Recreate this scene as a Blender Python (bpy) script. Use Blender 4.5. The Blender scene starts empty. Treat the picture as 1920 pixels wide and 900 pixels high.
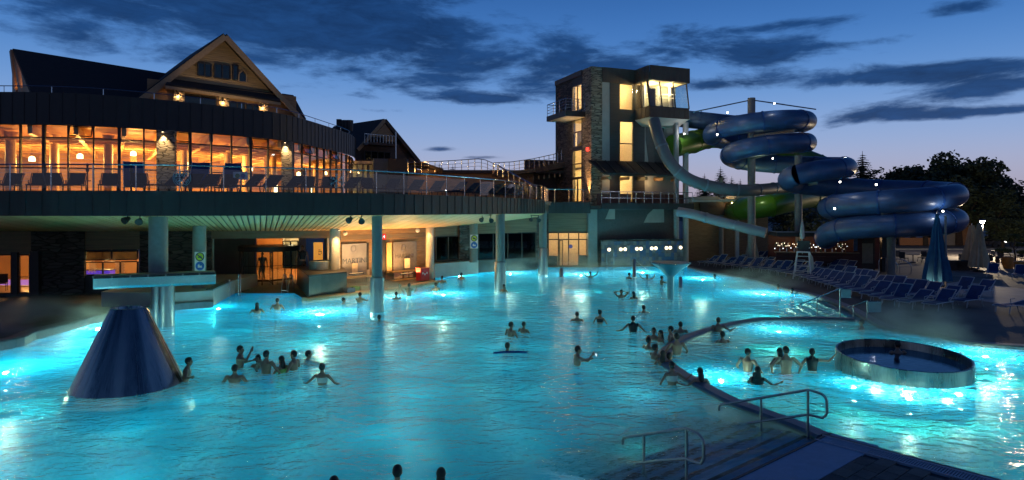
import bpy, bmesh, math, random
from mathutils import Vector, Matrix
random.seed(7)
R = math.radians
SC = bpy.context.scene
COL = SC.collection
# ---------------------------------------------------------------- camera
F, H, HZ = 1200.0, 4.6, 395.0            # focal length in photo pixels, eye height over the water, horizon row
cam_d = bpy.data.cameras.new('camera')
cam = bpy.data.objects.new('camera', cam_d); COL.objects.link(cam)
cam.location = (0, 0, H); cam.rotation_euler = (R(90), 0, 0)
cam_d.sensor_width = 36; cam_d.lens = F / 1920 * 36
cam_d.shift_y = (HZ - 450) / 1920
cam_d.clip_end = 4000; cam_d.clip_start = .1
SC.camera = cam
SC.render.engine = 'CYCLES'
SC.cycles.use_denoising = True
SC.cycles.max_bounces = 8; SC.cycles.diffuse_bounces = 3; SC.cycles.glossy_bounces = 4
SC.cycles.transmission_bounces = 6; SC.cycles.transparent_max_bounces = 16
SC.cycles.sample_clamp_indirect = 4; SC.cycles.caustics_refractive = True; SC.cycles.caustics_reflective = False
SC.cycles.blur_glossy = .5
SC.view_settings.view_transform = 'Standard'; SC.view_settings.look = 'None'
SC.view_settings.exposure = 0; SC.view_settings.gamma = 1
# ---------------------------------------------------------------- dusk sky
world = bpy.data.worlds.new('World'); SC.world = world; world.use_nodes = True
wn, wl = world.node_tree.nodes, world.node_tree.links
wn.clear()
def wmath(op, a, b=None, c=None, clamp=False):
    n = wn.new('ShaderNodeMath'); n.operation = op; n.use_clamp = clamp
    for i, v in enumerate((a, b, c)):
        if v is None: continue
        if isinstance(v, (int, float)): n.inputs[i].default_value = v
        else: wl.new(v, n.inputs[i])
    return n.outputs[0]
SUN_EL, SUN_AZ = -1.6, 2.0               # the sun has just set ahead
sky = wn.new('ShaderNodeTexSky'); sky.sky_type = 'NISHITA'; sky.sun_disc = False
sky.sun_elevation = R(SUN_EL); sky.sun_rotation = R(SUN_AZ)
sky.altitude = 900; sky.air_density = 1.0; sky.dust_density = .6; sky.ozone_density = 3.0
tc = wn.new('ShaderNodeTexCoord')
sep = wn.new('ShaderNodeSeparateXYZ'); wl.new(tc.outputs['Generated'], sep.inputs[0])
az = wmath('ARCTAN2', sep.outputs[0], sep.outputs[1])
el = wmath('ARCSINE', sep.outputs[2])
elp = wmath('MAXIMUM', el, 0.0)
cmb = wn.new('ShaderNodeCombineXYZ'); wl.new(wmath('MULTIPLY', az, 2.6), cmb.inputs[0]); wl.new(wmath('MULTIPLY', el, 9.0), cmb.inputs[1])
def wnoise(scale, detail, rough, dist=0.0, off=(0, 0, 0)):
    m = wn.new('ShaderNodeMapping'); wl.new(cmb.outputs[0], m.inputs[0]); m.inputs['Location'].default_value = off
    n = wn.new('ShaderNodeTexNoise'); wl.new(m.outputs[0], n.inputs['Vector'])
    n.inputs['Scale'].default_value = scale; n.inputs['Detail'].default_value = detail
    n.inputs['Roughness'].default_value = rough; n.inputs['Distortion'].default_value = dist
    return n.outputs[0]
n1 = wnoise(1.7, 12, .62, .35, (3.1, 1.7, 0)); n2 = wnoise(5.5, 10, .66, .4, (8.0, 2.0, 1))
# banks of cloud: azimuth/elevation centres, half widths, weight
BANKS = [(680, 70, 280, 90, .30), (1150, 130, 290, 46, .28), (520, 20, 300, 55, .17), (140, 30, 230, 70, .17), (1480, 45, 120, 10, .16), (1700, 70, 130, 9, .15), (1330, 160, 120, 12, .18), (1280, 62, 80, 30, .22),
         (1630, 212, 120, 22, .33), (1560, 150, 170, 26, .22), (1830, 128, 150, 15, .26), (1870, 160, 90, 20, .26), (905, 185, 80, 10, .22),
         (1840, 210, 120, 9, .24), (825, 278, 40, 8, .28), (915, 295, 60, 6, .28), (720, 208, 60, 7, .20), (1435, 105, 60, 25, .18), (1820, 12, 80, 14, .22)]
tot = None
for (px, py, wx, wy, amp) in BANKS:
    a0 = math.atan2(px - 960, F); e0 = math.atan2(HZ - py, math.hypot(F, px - 960))
    dx = wmath('DIVIDE', wmath('SUBTRACT', az, a0), wx / F); dy = wmath('DIVIDE', wmath('SUBTRACT', el, e0), wy / F)
    r2 = wmath('ADD', wmath('MULTIPLY', dx, dx), wmath('MULTIPLY', dy, dy))
    g = wmath('MULTIPLY', wmath('POWER', 2.71828, wmath('MULTIPLY', r2, -1.0)), amp)
    tot = g if tot is None else wmath('ADD', tot, g)
dens = wmath('ADD', wmath('ADD', wmath('MULTIPLY', n1, .75), wmath('MULTIPLY', n2, .30)), tot)
dens = wmath('ADD', dens, wmath('MULTIPLY', elp, .13))
mr = wn.new('ShaderNodeMapRange'); mr.interpolation_type = 'SMOOTHSTEP'; wl.new(dens, mr.inputs[0])
mr.inputs[1].default_value = .675; mr.inputs[2].default_value = .85; mr.inputs[3].default_value = 0; mr.inputs[4].default_value = .93
# twilight colour by height over the horizon (the same all round)
ramp = wn.new('ShaderNodeValToRGB'); wl.new(wmath('MULTIPLY', elp, 1 / 1.0), ramp.inputs[0])
cr = ramp.color_ramp; cr.interpolation = 'B_SPLINE'
stops = [(0.0, (.32, .28, .37)), (.045, (.41, .39, .52)), (.10, (.30, .41, .66)), (.17, (.14, .31, .64)), (.25, (.052, .19, .52)), (.36, (.018, .092, .31)), (.6, (.006, .035, .15)), (1.0, (.004, .022, .10))]
while len(cr.elements) < len(stops): cr.elements.new(.5)
for e, (p, c) in zip(cr.elements, stops): e.position = p; e.color = (*c, 1)
addn = wn.new('ShaderNodeMixRGB'); addn.blend_type = 'ADD'; addn.inputs[0].default_value = 1.0
skys = wn.new('ShaderNodeMixRGB'); skys.blend_type = 'MULTIPLY'; skys.inputs[0].default_value = 1.0
wl.new(sky.outputs[0], skys.inputs[1]); skys.inputs[2].default_value = (.05, .05, .05, 1)
wl.new(ramp.outputs[0], addn.inputs[1]); wl.new(skys.outputs[0], addn.inputs[2])
ccol = wn.new('ShaderNodeValToRGB'); wl.new(wmath('ADD', wmath('MULTIPLY', n2, .8), wmath('MULTIPLY', n1, .2)), ccol.inputs[0])
ccol.color_ramp.elements[0].position = .3; ccol.color_ramp.elements[0].color = (.004, .019, .072, 1)
ccol.color_ramp.elements[1].position = .75; ccol.color_ramp.elements[1].color = (.014, .070, .235, 1)
mixc = wn.new('ShaderNodeMixRGB'); wl.new(mr.outputs[0], mixc.inputs[0]); wl.new(addn.outputs[0], mixc.inputs[1]); wl.new(ccol.outputs[0], mixc.inputs[2])
# the eastern half of a twilight sky, behind the camera, is darker than the sunset side
east = wmath('MULTIPLY_ADD', wmath('COSINE', wmath('SUBTRACT', az, R(SUN_AZ))), .26, .74)
east = wmath('MINIMUM', wmath('MAXIMUM', wmath('ADD', east, .06), .28), 1.0)
dim = wn.new('ShaderNodeVectorMath'); dim.operation = 'SCALE'; wl.new(mixc.outputs[0], dim.inputs[0]); wl.new(east, dim.inputs['Scale'])
bg = wn.new('ShaderNodeBackground'); wl.new(dim.outputs[0], bg.inputs[0]); bg.inputs[1].default_value = 1.0
wo = wn.new('ShaderNodeOutputWorld'); wl.new(bg.outputs[0], wo.inputs[0])
# ---------------------------------------------------------------- pixel -> place helpers
def P(px, py, D): return Vector(((px - 960) / F * D, D, H - (py - HZ) / F * D))
def G(px, py, z=0.0):
    D = (H - z) * F / (py - HZ); return Vector(((px - 960) / F * D, D, z))
def Z(py, D): return H - (py - HZ) / F * D
def X(px, D): return (px - 960) / F * D
# ---------------------------------------------------------------- materials
MATS = {}
def mat(name, col, rough=.6, metal=0.0, var=.15, scale=6.0, bump=0.0, bscale=30.0, stretch=(1, 1, 1), emit=None, estr=0.0, spec=.5, coords='Position', col2=None, coat=0.0, trans=0.0, aniso=0.0):
    if name in MATS: return MATS[name]
    m = bpy.data.materials.new(name); m.use_nodes = True; MATS[name] = m
    nt = m.node_tree; b = nt.nodes['Principled BSDF']
    b.inputs['Roughness'].default_value = rough; b.inputs['Metallic'].default_value = metal
    b.inputs['Specular IOR Level'].default_value = spec; b.inputs['Coat Weight'].default_value = coat
    b.inputs['Transmission Weight'].default_value = trans
    t = nt.nodes.new('ShaderNodeTexCoord'); mp = nt.nodes.new('ShaderNodeMapping'); mp.inputs['Scale'].default_value = stretch
    if coords == 'Position': nt.links.new(nt.nodes.new('ShaderNodeNewGeometry').outputs['Position'], mp.inputs[0])
    else: nt.links.new(t.outputs[coords], mp.inputs[0])
    n = nt.nodes.new('ShaderNodeTexNoise'); n.inputs['Scale'].default_value = scale; n.inputs['Detail'].default_value = 5; n.inputs['Roughness'].default_value = .6
    nt.links.new(mp.outputs[0], n.inputs['Vector'])
    r = nt.nodes.new('ShaderNodeValToRGB'); nt.links.new(n.outputs[0], r.inputs[0])
    c2 = col2 or tuple(min(1, c * (1 + var)) for c in col); c1 = tuple(c * (1 - var) for c in col)
    r.color_ramp.elements[0].position = .32; r.color_ramp.elements[0].color = (*c1, 1)
    r.color_ramp.elements[1].position = .68; r.color_ramp.elements[1].color = (*c2, 1)
    nt.links.new(r.outputs[0], b.inputs['Base Color'])
    rr = nt.nodes.new('ShaderNodeMapRange'); nt.links.new(n.outputs[0], rr.inputs[0]); rr.inputs[3].default_value = max(0, rough - .08); rr.inputs[4].default_value = min(1, rough + .08)
    nt.links.new(rr.outputs[0], b.inputs['Roughness'])
    if bump:
        n2 = nt.nodes.new('ShaderNodeTexNoise'); n2.inputs['Scale'].default_value = bscale; n2.inputs['Detail'].default_value = 4
        nt.links.new(mp.outputs[0], n2.inputs['Vector'])
        bp = nt.nodes.new('ShaderNodeBump'); bp.inputs['Strength'].default_value = bump; bp.inputs['Distance'].default_value = .03
        nt.links.new(n2.outputs[0], bp.inputs['Height']); nt.links.new(bp.outputs[0], b.inputs['Normal'])
    if aniso:
        b.inputs['Anisotropic'].default_value = aniso; tg = nt.nodes.new('ShaderNodeTangent'); tg.direction_type = 'RADIAL'; tg.axis = 'Z'; nt.links.new(tg.outputs[0], b.inputs['Tangent'])
    if emit:
        b.inputs['Emission Color'].default_value = (*emit, 1); b.inputs['Emission Strength'].default_value = estr
    return m
def glass_mat(name, tint=(.9, .95, .95), refl=.9, rough=.02):
    if name in MATS: return MATS[name]
    m = bpy.data.materials.new(name); m.use_nodes = True; MATS[name] = m
    nt = m.node_tree; nt.nodes.clear()
    o = nt.nodes.new('ShaderNodeOutputMaterial'); mx = nt.nodes.new('ShaderNodeMixShader')
    tr = nt.nodes.new('ShaderNodeBsdfTransparent'); gl = nt.nodes.new('ShaderNodeBsdfGlossy'); ge = nt.nodes.new('ShaderNodeNewGeometry')
    def mth(op, a, b_=None):
        q = nt.nodes.new('ShaderNodeMath'); q.operation = op
        for i_, v_ in enumerate((a, b_)):
            if v_ is None: continue
            if isinstance(v_, (int, float)): q.inputs[i_].default_value = v_
            else: nt.links.new(v_, q.inputs[i_])
        return q.outputs[0]
    vd = nt.nodes.new('ShaderNodeVectorMath'); vd.operation = 'DOT_PRODUCT'; nt.links.new(ge.outputs['Normal'], vd.inputs[0]); nt.links.new(ge.outputs['Incoming'], vd.inputs[1])
    fac = mth('ADD', mth('MULTIPLY', mth('POWER', mth('SUBTRACT', 1.0, mth('ABSOLUTE', vd.outputs['Value'])), 5.0), .9), .045)   # same from both sides of a thin pane
    nz = nt.nodes.new('ShaderNodeTexNoise'); nz.inputs['Scale'].default_value = 1.3
    bp = nt.nodes.new('ShaderNodeBump'); bp.inputs['Strength'].default_value = .04; nt.links.new(nz.outputs[0], bp.inputs['Height'])
    nt.links.new(bp.outputs[0], gl.inputs['Normal'])
    tr.inputs[0].default_value = (*tint, 1); gl.inputs['Color'].default_value = (refl, refl, refl, 1); gl.inputs['Roughness'].default_value = rough
    nt.links.new(fac, mx.inputs[0]); nt.links.new(tr.outputs[0], mx.inputs[1]); nt.links.new(gl.outputs[0], mx.inputs[2]); nt.links.new(mx.outputs[0], o.inputs[0])
    return m
def stone_mat(name, c1, c2, joint, sx=2.2, sz=9.0):
    """stacked ledge stone, too fine to pick apart from here"""
    if name in MATS: return MATS[name]
    m = bpy.data.materials.new(name); m.use_nodes = True; MATS[name] = m
    nt = m.node_tree; b = nt.nodes['Principled BSDF']; b.inputs['Roughness'].default_value = .85
    t = nt.nodes.new('ShaderNodeTexCoord'); mp = nt.nodes.new('ShaderNodeMapping'); mp.inputs['Scale'].default_value = (sx, sx, sz)
    nt.links.new(nt.nodes.new('ShaderNodeNewGeometry').outputs['Position'], mp.inputs[0])
    v = nt.nodes.new('ShaderNodeTexVoronoi'); nt.links.new(mp.outputs[0], v.inputs['Vector']); v.inputs['Scale'].default_value = 1
    v2 = nt.nodes.new('ShaderNodeTexVoronoi'); v2.feature = 'DISTANCE_TO_EDGE'; nt.links.new(mp.outputs[0], v2.inputs['Vector']); v2.inputs['Scale'].default_value = 1
    sp = nt.nodes.new('ShaderNodeSeparateColor'); nt.links.new(v.outputs['Color'], sp.inputs[0])
    r = nt.nodes.new('ShaderNodeValToRGB'); nt.links.new(sp.outputs[0], r.inputs[0])
    r.color_ramp.elements[0].color = (*c1, 1); r.color_ramp.elements[1].color = (*c2, 1)
    e = nt.nodes.new('ShaderNodeMapRange'); nt.links.new(v2.outputs['Distance'], e.inputs[0]); e.inputs[2].default_value = .10
    mx = nt.nodes.new('ShaderNodeMixRGB'); nt.links.new(e.outputs[0], mx.inputs[0]); mx.inputs[1].default_value = (*joint, 1); nt.links.new(r.outputs[0], mx.inputs[2])
    nt.links.new(mx.outputs[0], b.inputs['Base Color'])
    ad = nt.nodes.new('ShaderNodeMath'); ad.operation = 'MULTIPLY_ADD'; nt.links.new(sp.outputs[1], ad.inputs[0]); ad.inputs[1].default_value = .8; nt.links.new(e.outputs[0], ad.inputs[2])
    bp = nt.nodes.new('ShaderNodeBump'); bp.inputs['Strength'].default_value = 1; bp.inputs['Distance'].default_value = .06
    nt.links.new(ad.outputs[0], bp.inputs['Height']); nt.links.new(bp.outputs[0], b.inputs['Normal'])
    return m
def emis(name, col, s):
    if name in MATS: return MATS[name]
    m = bpy.data.materials.new(name); m.use_nodes = True; MATS[name] = m
    nt = m.node_tree; nt.nodes.clear(); o = nt.nodes.new('ShaderNodeOutputMaterial'); e = nt.nodes.new('ShaderNodeEmission')
    e.inputs[0].default_value = (*col, 1); e.inputs[1].default_value = s; nt.links.new(e.outputs[0], o.inputs[0]); return m
# ---------------------------------------------------------------- mesh builder
class MB:
    def __init__(s): s.v, s.f, s.mi = [], [], []
    def add(s, vs, fs, m=0):
        o = len(s.v); s.v += [tuple(v) for v in vs]; s.f += [tuple(i + o for i in f) for f in fs]; s.mi += [m] * len(fs); return s
    def box(s, c, d, rz=0.0, M=None, m=0):
        M = M or (Matrix.Translation(c) @ Matrix.Rotation(rz, 4, 'Z'))
        vs = [M @ Vector((x * d[0] / 2, y * d[1] / 2, z * d[2] / 2)) for x in (-1, 1) for y in (-1, 1) for z in (-1, 1)]
        return s.add(vs, [(0, 1, 3, 2), (4, 6, 7, 5), (0, 4, 5, 1), (2, 3, 7, 6), (0, 2, 6, 4), (1, 5, 7, 3)], m)
    def tube(s, pts, rad, n=10, cap=True, m=0):
        pts = [Vector(p) for p in pts]; k = len(pts)
        rad = [rad] * k if isinstance(rad, (int, float)) else rad
        up = None; rings = []
        for i, p in enumerate(pts):
            t = (pts[min(i + 1, k - 1)] - pts[max(i - 1, 0)]).normalized()
            if up is None: up = t.orthogonal().normalized() if abs(t.z) > .9 else Vector((0, 0, 1))
            a = t.cross(up)
            a = a.normalized() if a.length > 1e-5 else t.orthogonal().normalized()
            b = a.cross(t).normalized(); up = b
            rings.append([p + (a * math.cos(2 * math.pi * j / n) + b * math.sin(2 * math.pi * j / n)) * rad[i] for j in range(n)])
        vs = [v for r in rings for v in r]; fs = []
        for i in range(k - 1):
            for j in range(n): fs.append((i * n + j, i * n + (j + 1) % n, (i + 1) * n + (j + 1) % n, (i + 1) * n + j))
        if cap: fs += [tuple(range(n))[::-1], tuple((k - 1) * n + j for j in range(n))]
        return s.add(vs, fs, m)
    def lathe(s, prof, n=32, c=(0, 0, 0), M=None, m=0):
        vs = []; fs = []
        for (r, z) in prof:
            for j in range(n):
                a = 2 * math.pi * j / n; v = Vector((r * math.cos(a), r * math.sin(a), z)); v = (M @ v) if M else v + Vector(c); vs.append(v)
        for i in range(len(prof) - 1):
            for j in range(n): fs.append((i * n + j, i * n + (j + 1) % n, (i + 1) * n + (j + 1) % n, (i + 1) * n + j))
        return s.add(vs, fs, m)
    def prism(s, poly, z0, z1, m=0):
        n = len(poly); vs = [(p[0], p[1], z0) for p in poly] + [(p[0], p[1], z1) for p in poly]
        fs = [tuple(range(n))[::-1], tuple(range(n, 2 * n))] + [(i, (i + 1) % n, n + (i + 1) % n, n + i) for i in range(n)]
        return s.add(vs, fs, m)
    def extr(s, poly, off, m=0):
        """3-D polygon swept by a vector"""
        n = len(poly); off = Vector(off); vs = [Vector(p) for p in poly] + [Vector(p) + off for p in poly]
        return s.add(vs, [tuple(range(n))[::-1], tuple(range(n, 2 * n))] + [(i, (i + 1) % n, n + (i + 1) % n, n + i) for i in range(n)], m)
    def build(s, name, material, parent=None, smooth=False, bevel=0.0):
        me = bpy.data.meshes.new(name); me.from_pydata(s.v, [], s.f)
        for m in (material if isinstance(material, (list, tuple)) else [material]): me.materials.append(m)
        for p, i in zip(me.polygons, s.mi): p.material_index = i; p.use_smooth = smooth
        bm = bmesh.new(); bm.from_mesh(me); bmesh.ops.recalc_face_normals(bm, faces=bm.faces)
        if bevel:
            bmesh.ops.bevel(bm, geom=[e for e in bm.edges if len(e.link_faces) == 2 and e.calc_face_angle(0) > .6], offset=bevel, segments=1, affect='EDGES')
        bm.to_mesh(me); bm.free()
        if smooth:
            try: me.set_sharp_from_angle(angle=R(40))
            except Exception: pass
        o = bpy.data.objects.new(name, me); COL.objects.link(o)
        if parent: attach(o, parent)
        return o
WM = {}
def attach(o, parent):
    o.parent = parent
    o.matrix_parent_inverse = WM.get(parent.name, Matrix.Identity(4)).inverted() if parent.name in WM else Matrix.Identity(4)
def tag(o, label, cat, group=None, kind=None):
    if label: o['label'] = label
    if cat: o['category'] = cat
    if group: o['group'] = group
    if kind: o['kind'] = kind
    return o
def struct(o): o['kind'] = 'structure'; return o
def thing(name, label, cat, loc=(0, 0, 0), rz=0.0, group=None):
    """Empty at the base; parts are built in its own coordinates unless WM holds its matrix"""
    o = bpy.data.objects.new(name, None); COL.objects.link(o); o.empty_display_size = .2
    o.location = loc; o.rotation_euler = (0, 0, rz)
    return tag(o, label, cat, group)
def thingw(name, label, cat, loc=(0, 0, 0), group=None):
    """like thing(), but its parts are given in world coordinates"""
    o = thing(name, label, cat, loc, 0, group); WM[o.name] = Matrix.Translation(loc); return o
CUBE = {}
def cube_mesh(m):
    if m.name not in CUBE:
        b = MB().box((0, 0, 0), (1, 1, 1)); me = bpy.data.meshes.new('block_' + m.name); me.from_pydata(b.v, [], b.f); me.materials.append(m)
        bm = bmesh.new(); bm.from_mesh(me); bmesh.ops.recalc_face_normals(bm, faces=bm.faces); bm.to_mesh(me); bm.free(); CUBE[m.name] = me
    return CUBE[m.name]
def block(name, m, parent, c, d, rz=0.0, M=None):
    """one box-shaped piece; alike pieces share the mesh"""
    o = bpy.data.objects.new(name, cube_mesh(m)); COL.objects.link(o)
    o.parent = parent
    base = M or (Matrix.Translation(c) @ Matrix.Rotation(rz, 4, 'Z'))
    L = base @ Matrix.Diagonal((*d, 1))
    if parent is not None and parent.name in WM: L = WM[parent.name].inverted() @ L
    o.matrix_local = L
    return o
def copy_tree(o, parent=None):
    c = o.copy(); COL.objects.link(c); c.parent = parent
    for ch in list(o.children): copy_tree(ch, c)
    return c
def bar(name, m, parent, a, b, r, n=8):
    return MB().tube([a, b], r, n).build(name, m, parent, True)
def beam_matrix(a, b):
    a, b = Vector(a), Vector(b); d = b - a
    y = d.normalized(); x = y.cross(Vector((0, 0, 1)))
    x = x.normalized() if x.length > 1e-4 else Vector((1, 0, 0)); z = x.cross(y)
    M = Matrix((x, y, z)).transposed().to_4x4(); M.translation = (a + b) / 2
    return M, d.length
def beam(name, m, parent, a, b, w, h):
    M, L = beam_matrix(a, b); return block(name, m, parent, None, (w, L, h), M=M)
def lamp(kind, loc, col, e, size=.1, target=None, cone=90, blend=.5, parent=None, name='light'):
    l = bpy.data.lights.new(name, kind); l.color = col; l.energy = e
    if kind == 'SPOT': l.spot_size = R(cone); l.spot_blend = blend; l.shadow_soft_size = size
    elif kind == 'POINT': l.shadow_soft_size = size
    elif kind == 'AREA': l.size = size
    o = bpy.data.objects.new(name, l); COL.objects.link(o); o.location = loc
    if target is not None: o.rotation_euler = (Vector(target) - Vector(loc)).to_track_quat('-Z', 'Y').to_euler()
    if parent: attach(o, parent)
    return o
def spline(pts, n=8, closed=False):
    pts = [Vector(p) for p in pts]; k = len(pts); out = []
    for i in range(k if closed else k - 1):
        if closed: a, b, c, d = pts[(i - 1) % k], pts[i], pts[(i + 1) % k], pts[(i + 2) % k]
        else: a, b, c, d = pts[max(i - 1, 0)], pts[i], pts[i + 1], pts[min(i + 2, k - 1)]
        for j in range(n):
            t = j / n
            out.append(.5 * ((2 * b) + (c - a) * t + (2 * a - 5 * b + 4 * c - d) * t * t + (3 * b - a - 3 * c + d) * t ** 3))
    if not closed: out.append(pts[-1])
    return out
def resample(pts, step):
    pts = [Vector(p) for p in pts]; L = [0]
    for a, b in zip(pts, pts[1:]): L.append(L[-1] + (b - a).length)
    n = max(2, round(L[-1] / step) + 1); out = []; j = 0
    for i in range(n):
        s = L[-1] * i / (n - 1)
        while j < len(L) - 2 and L[j + 1] < s: j += 1
        t = (s - L[j]) / max(1e-9, L[j + 1] - L[j]); out.append(pts[j].lerp(pts[j + 1], t))
    return out
def text_obj(name, s, size, m, parent, M, depth=.01):
    c = bpy.data.curves.new(name, 'FONT'); c.body = s; c.size = size; c.align_x = 'CENTER'; c.align_y = 'CENTER'; c.extrude = depth
    o = bpy.data.objects.new(name, c); COL.objects.link(o)
    bpy.context.view_layer.update()
    me = bpy.data.meshes.new_from_object(o.evaluated_get(bpy.context.evaluated_depsgraph_get())); me.name = name; me.materials.clear(); me.materials.append(m)
    bpy.data.objects.remove(o); q = bpy.data.objects.new(name, me); COL.objects.link(q); q.parent = parent
    q.matrix_local = (WM[parent.name].inverted() @ M) if parent and parent.name in WM else M
    return q
def face_matrix(o, right, up):
    """matrix whose x is right and y is up on a wall"""
    r, u = Vector(right).normalized(), Vector(up).normalized(); n = r.cross(u)
    M = Matrix((r, u, n)).transposed().to_4x4(); M.translation = o; return M
ORD = ['first', 'second', 'third', 'fourth', 'fifth', 'sixth', 'seventh', 'eighth', 'ninth', 'tenth', 'eleventh', 'twelfth', 'thirteenth', 'fourteenth', 'fifteenth', 'sixteenth', 'seventeenth', 'eighteenth', 'nineteenth', 'twentieth', 'twenty-first', 'twenty-second', 'twenty-third', 'twenty-fourth', 'twenty-fifth', 'twenty-sixth', 'twenty-seventh', 'twenty-eighth', 'twenty-ninth', 'thirtieth']
UP = Vector((0, 0, 1))
# ---------------------------------------------------------------- common materials
m_paver = mat('paver', (.13, .105, .09), .8, var=.35, scale=2.0, bump=.5, bscale=14)
m_deck = mat('deck_stone', (.075, .068, .062), .75, var=.3, scale=.8, bump=.3, bscale=8)
m_coping = mat('coping', (.17, .18, .19), .55, var=.2, scale=3)
m_steel = mat('brushed_steel', (.34, .37, .39), .3, 1.0, var=.10, scale=5, stretch=(9, 9, .3), aniso=.7)
m_steel_d = mat('dark_steel', (.30, .31, .33), .33, 1.0, var=.15, scale=6, stretch=(9, 9, 1))
m_rail = mat('rail_steel', (.55, .56, .58), .25, 1.0, var=.1)
m_clad = mat('dark_cladding', (.028, .026, .026), .55, var=.25, scale=2.5, stretch=(1, 1, .2))
m_clad2 = mat('brown_cladding', (.085, .055, .04), .6, var=.25, scale=2.5, stretch=(1, 1, .2))
m_wood = mat('soffit_wood', (.56, .38, .17), .5, var=.22, scale=3, stretch=(5, .4, 5), bump=.1, bscale=20, coords='Object')
m_wood2 = mat('soffit_wood_b', (.48, .31, .13), .5, var=.22, scale=3, stretch=(5, .4, 5), bump=.1, bscale=20, coords='Object')
m_timber = mat('timber', (.33, .19, .09), .6, var=.25, scale=2, stretch=(1, 1, 6))
m_dwood = mat('dark_wood', (.07, .042, .028), .6, var=.3, scale=2, stretch=(1, 1, 5))
m_conc = mat('painted_concrete', (.42, .42, .40), .7, var=.1, scale=1.5)
m_concd = mat('dark_plaster', (.07, .07, .072), .8, var=.2, scale=1.2)
m_pale = mat('pale_plaster', (.40, .38, .34), .75, var=.1, scale=1.2)
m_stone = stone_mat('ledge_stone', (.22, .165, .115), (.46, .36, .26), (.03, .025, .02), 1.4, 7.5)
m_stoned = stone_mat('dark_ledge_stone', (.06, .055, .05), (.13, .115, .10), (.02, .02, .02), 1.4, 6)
m_glass = glass_mat('window_glass'); m_glassd = glass_mat('tinted_glass', (.35, .42, .45))
m_frame = mat('window_frame', (.025, .022, .022), .5, var=.2)
m_white = mat('white_paint', (.75, .75, .73), .5, var=.06)
m_dark = mat('black_plastic', (.02, .02, .022), .5, var=.2)
m_blue = mat('blue_fabric', (.012, .045, .15), .8, var=.25, scale=3, bump=.2, bscale=80)
m_tile = mat('pool_tile', (.018, .42, .66), .5, var=.10, scale=.35)
m_tile2 = mat('inner_pool_tile', (.05, .60, .68), .5, var=.10, scale=.35)
m_stepm = mat('step_tile', (.26, .46, .66), .5, var=.15, scale=.8)
m_rim = mat('pool_rim', (.10, .14, .17), .4, var=.2, scale=2)
m_shingle = mat('roof_shingle', (.030, .026, .025), .85, var=.35, scale=4, stretch=(1, 1, 5), bump=.5, bscale=12)
# ---------------------------------------------------------------- pool outline (world metres from photo rows)
def g2(px, py): p = G(px, py); return Vector((p.x, p.y, 0))
LEFT = [Vector((-9, 5, 0)), Vector((-16, 9, 0)), Vector((-19.2, 14, 0)), Vector((-19.0, 18.5, 0)), g2(0, 655), g2(54, 637), g2(120, 620), g2(192, 601), g2(321, 581), g2(400, 575)]
left = spline(LEFT, 6)
INLET = [g2(441, 552), g2(553, 552), g2(571, 564)]
BAR = [g2(636, 556), g2(694, 549), g2(741, 544), g2(780, 537), g2(816, 530)]
NICHE = [g2(816, 512), g2(899, 511), Vector((-2.3, 51.2, 0))]
FAR = [Vector((6.5, 51.2, 0)), Vector((10, 51.8, 0)), Vector((14.2, 52.0, 0))]
RIGHT = spline([Vector((14.2, 52.0, 0)), g2(1338, 513), g2(1421, 527), g2(1485, 546), g2(1535, 558), g2(1590, 578), g2(1640, 605), g2(1676, 620), g2(1762, 631), g2(1820, 646), g2(1920, 654), Vector((21.5, 20, 0)), Vector((22.5, 15, 0)), Vector((20, 10, 0)), Vector((14, 8.8, 0)), g2(1850, 905)], 5)[1:]
NEAR = [g2(1760, 880), g2(1650, 852), g2(1546, 824)]
RIM = spline([g2(1600, 601), g2(1540, 599), g2(1480, 600), g2(1420, 602), g2(1351, 615), g2(1290, 634), g2(1251, 658), g2(1247, 678), g2(1270, 698), g2(1309, 722), g2(1376, 757), g2(1430, 777), g2(1500, 803), g2(1546, 824)], 6)
st_t = (g2(1395, 900) - g2(1546, 826)).normalized(); st_d = Vector((st_t.y, -st_t.x, 0))
if st_d.y < 0: st_d = -st_d
S0 = g2(1546, 826)                                       # top step edge runs from S0 along st_t
S1 = S0 + st_t * 4.6
outline = left + INLET + BAR + NICHE + FAR + RIGHT + NEAR + [S1, Vector((1.0, 5, 0))]
def fill(name, loops, z, m, parent=None):
    bm = bmesh.new(); es = []
    for lp in loops:
        vs = [bm.verts.new((p[0], p[1], z)) for p in lp]
        es += [bm.edges.new((vs[i], vs[(i + 1) % len(vs)])) for i in range(len(vs))]
    bmesh.ops.triangle_fill(bm, use_beauty=True, use_dissolve=False, edges=es)
    bmesh.ops.recalc_face_normals(bm, faces=bm.faces)
    for f in bm.faces:
        if f.normal.z < 0: f.normal_flip()
    me = bpy.data.meshes.new(name); bm.to_mesh(me); bm.free(); me.materials.append(m)
    o = bpy.data.objects.new(name, me); COL.objects.link(o)
    if parent: attach(o, parent)
    return o
DK = .07                                                 # deck level over the water
big = [(-600, -60), (600, -60), (600, 1500), (-600, 1500)]
struct(fill('ground', [big, outline], DK, m_deck))
PZ = -1.35
basin = struct(fill('pool_floor', [outline], PZ, m_tile))
w = MB(); n = len(outline)
for i in range(n):
    a, b = outline[i], outline[(i + 1) % n]; w.add([(a.x, a.y, PZ), (b.x, b.y, PZ), (b.x, b.y, DK), (a.x, a.y, DK)], [(0, 1, 2, 3)])
struct(w.build('pool_wall', m_tile))
inner = RIM + list(reversed(RIGHT[[i for i, p in enumerate(RIGHT) if (p - g2(1640, 605)).length < 1.2][0]:] + NEAR[:-1]))
struct(fill('inner_pool_floor', [inner], -.85, m_tile2))
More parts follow.
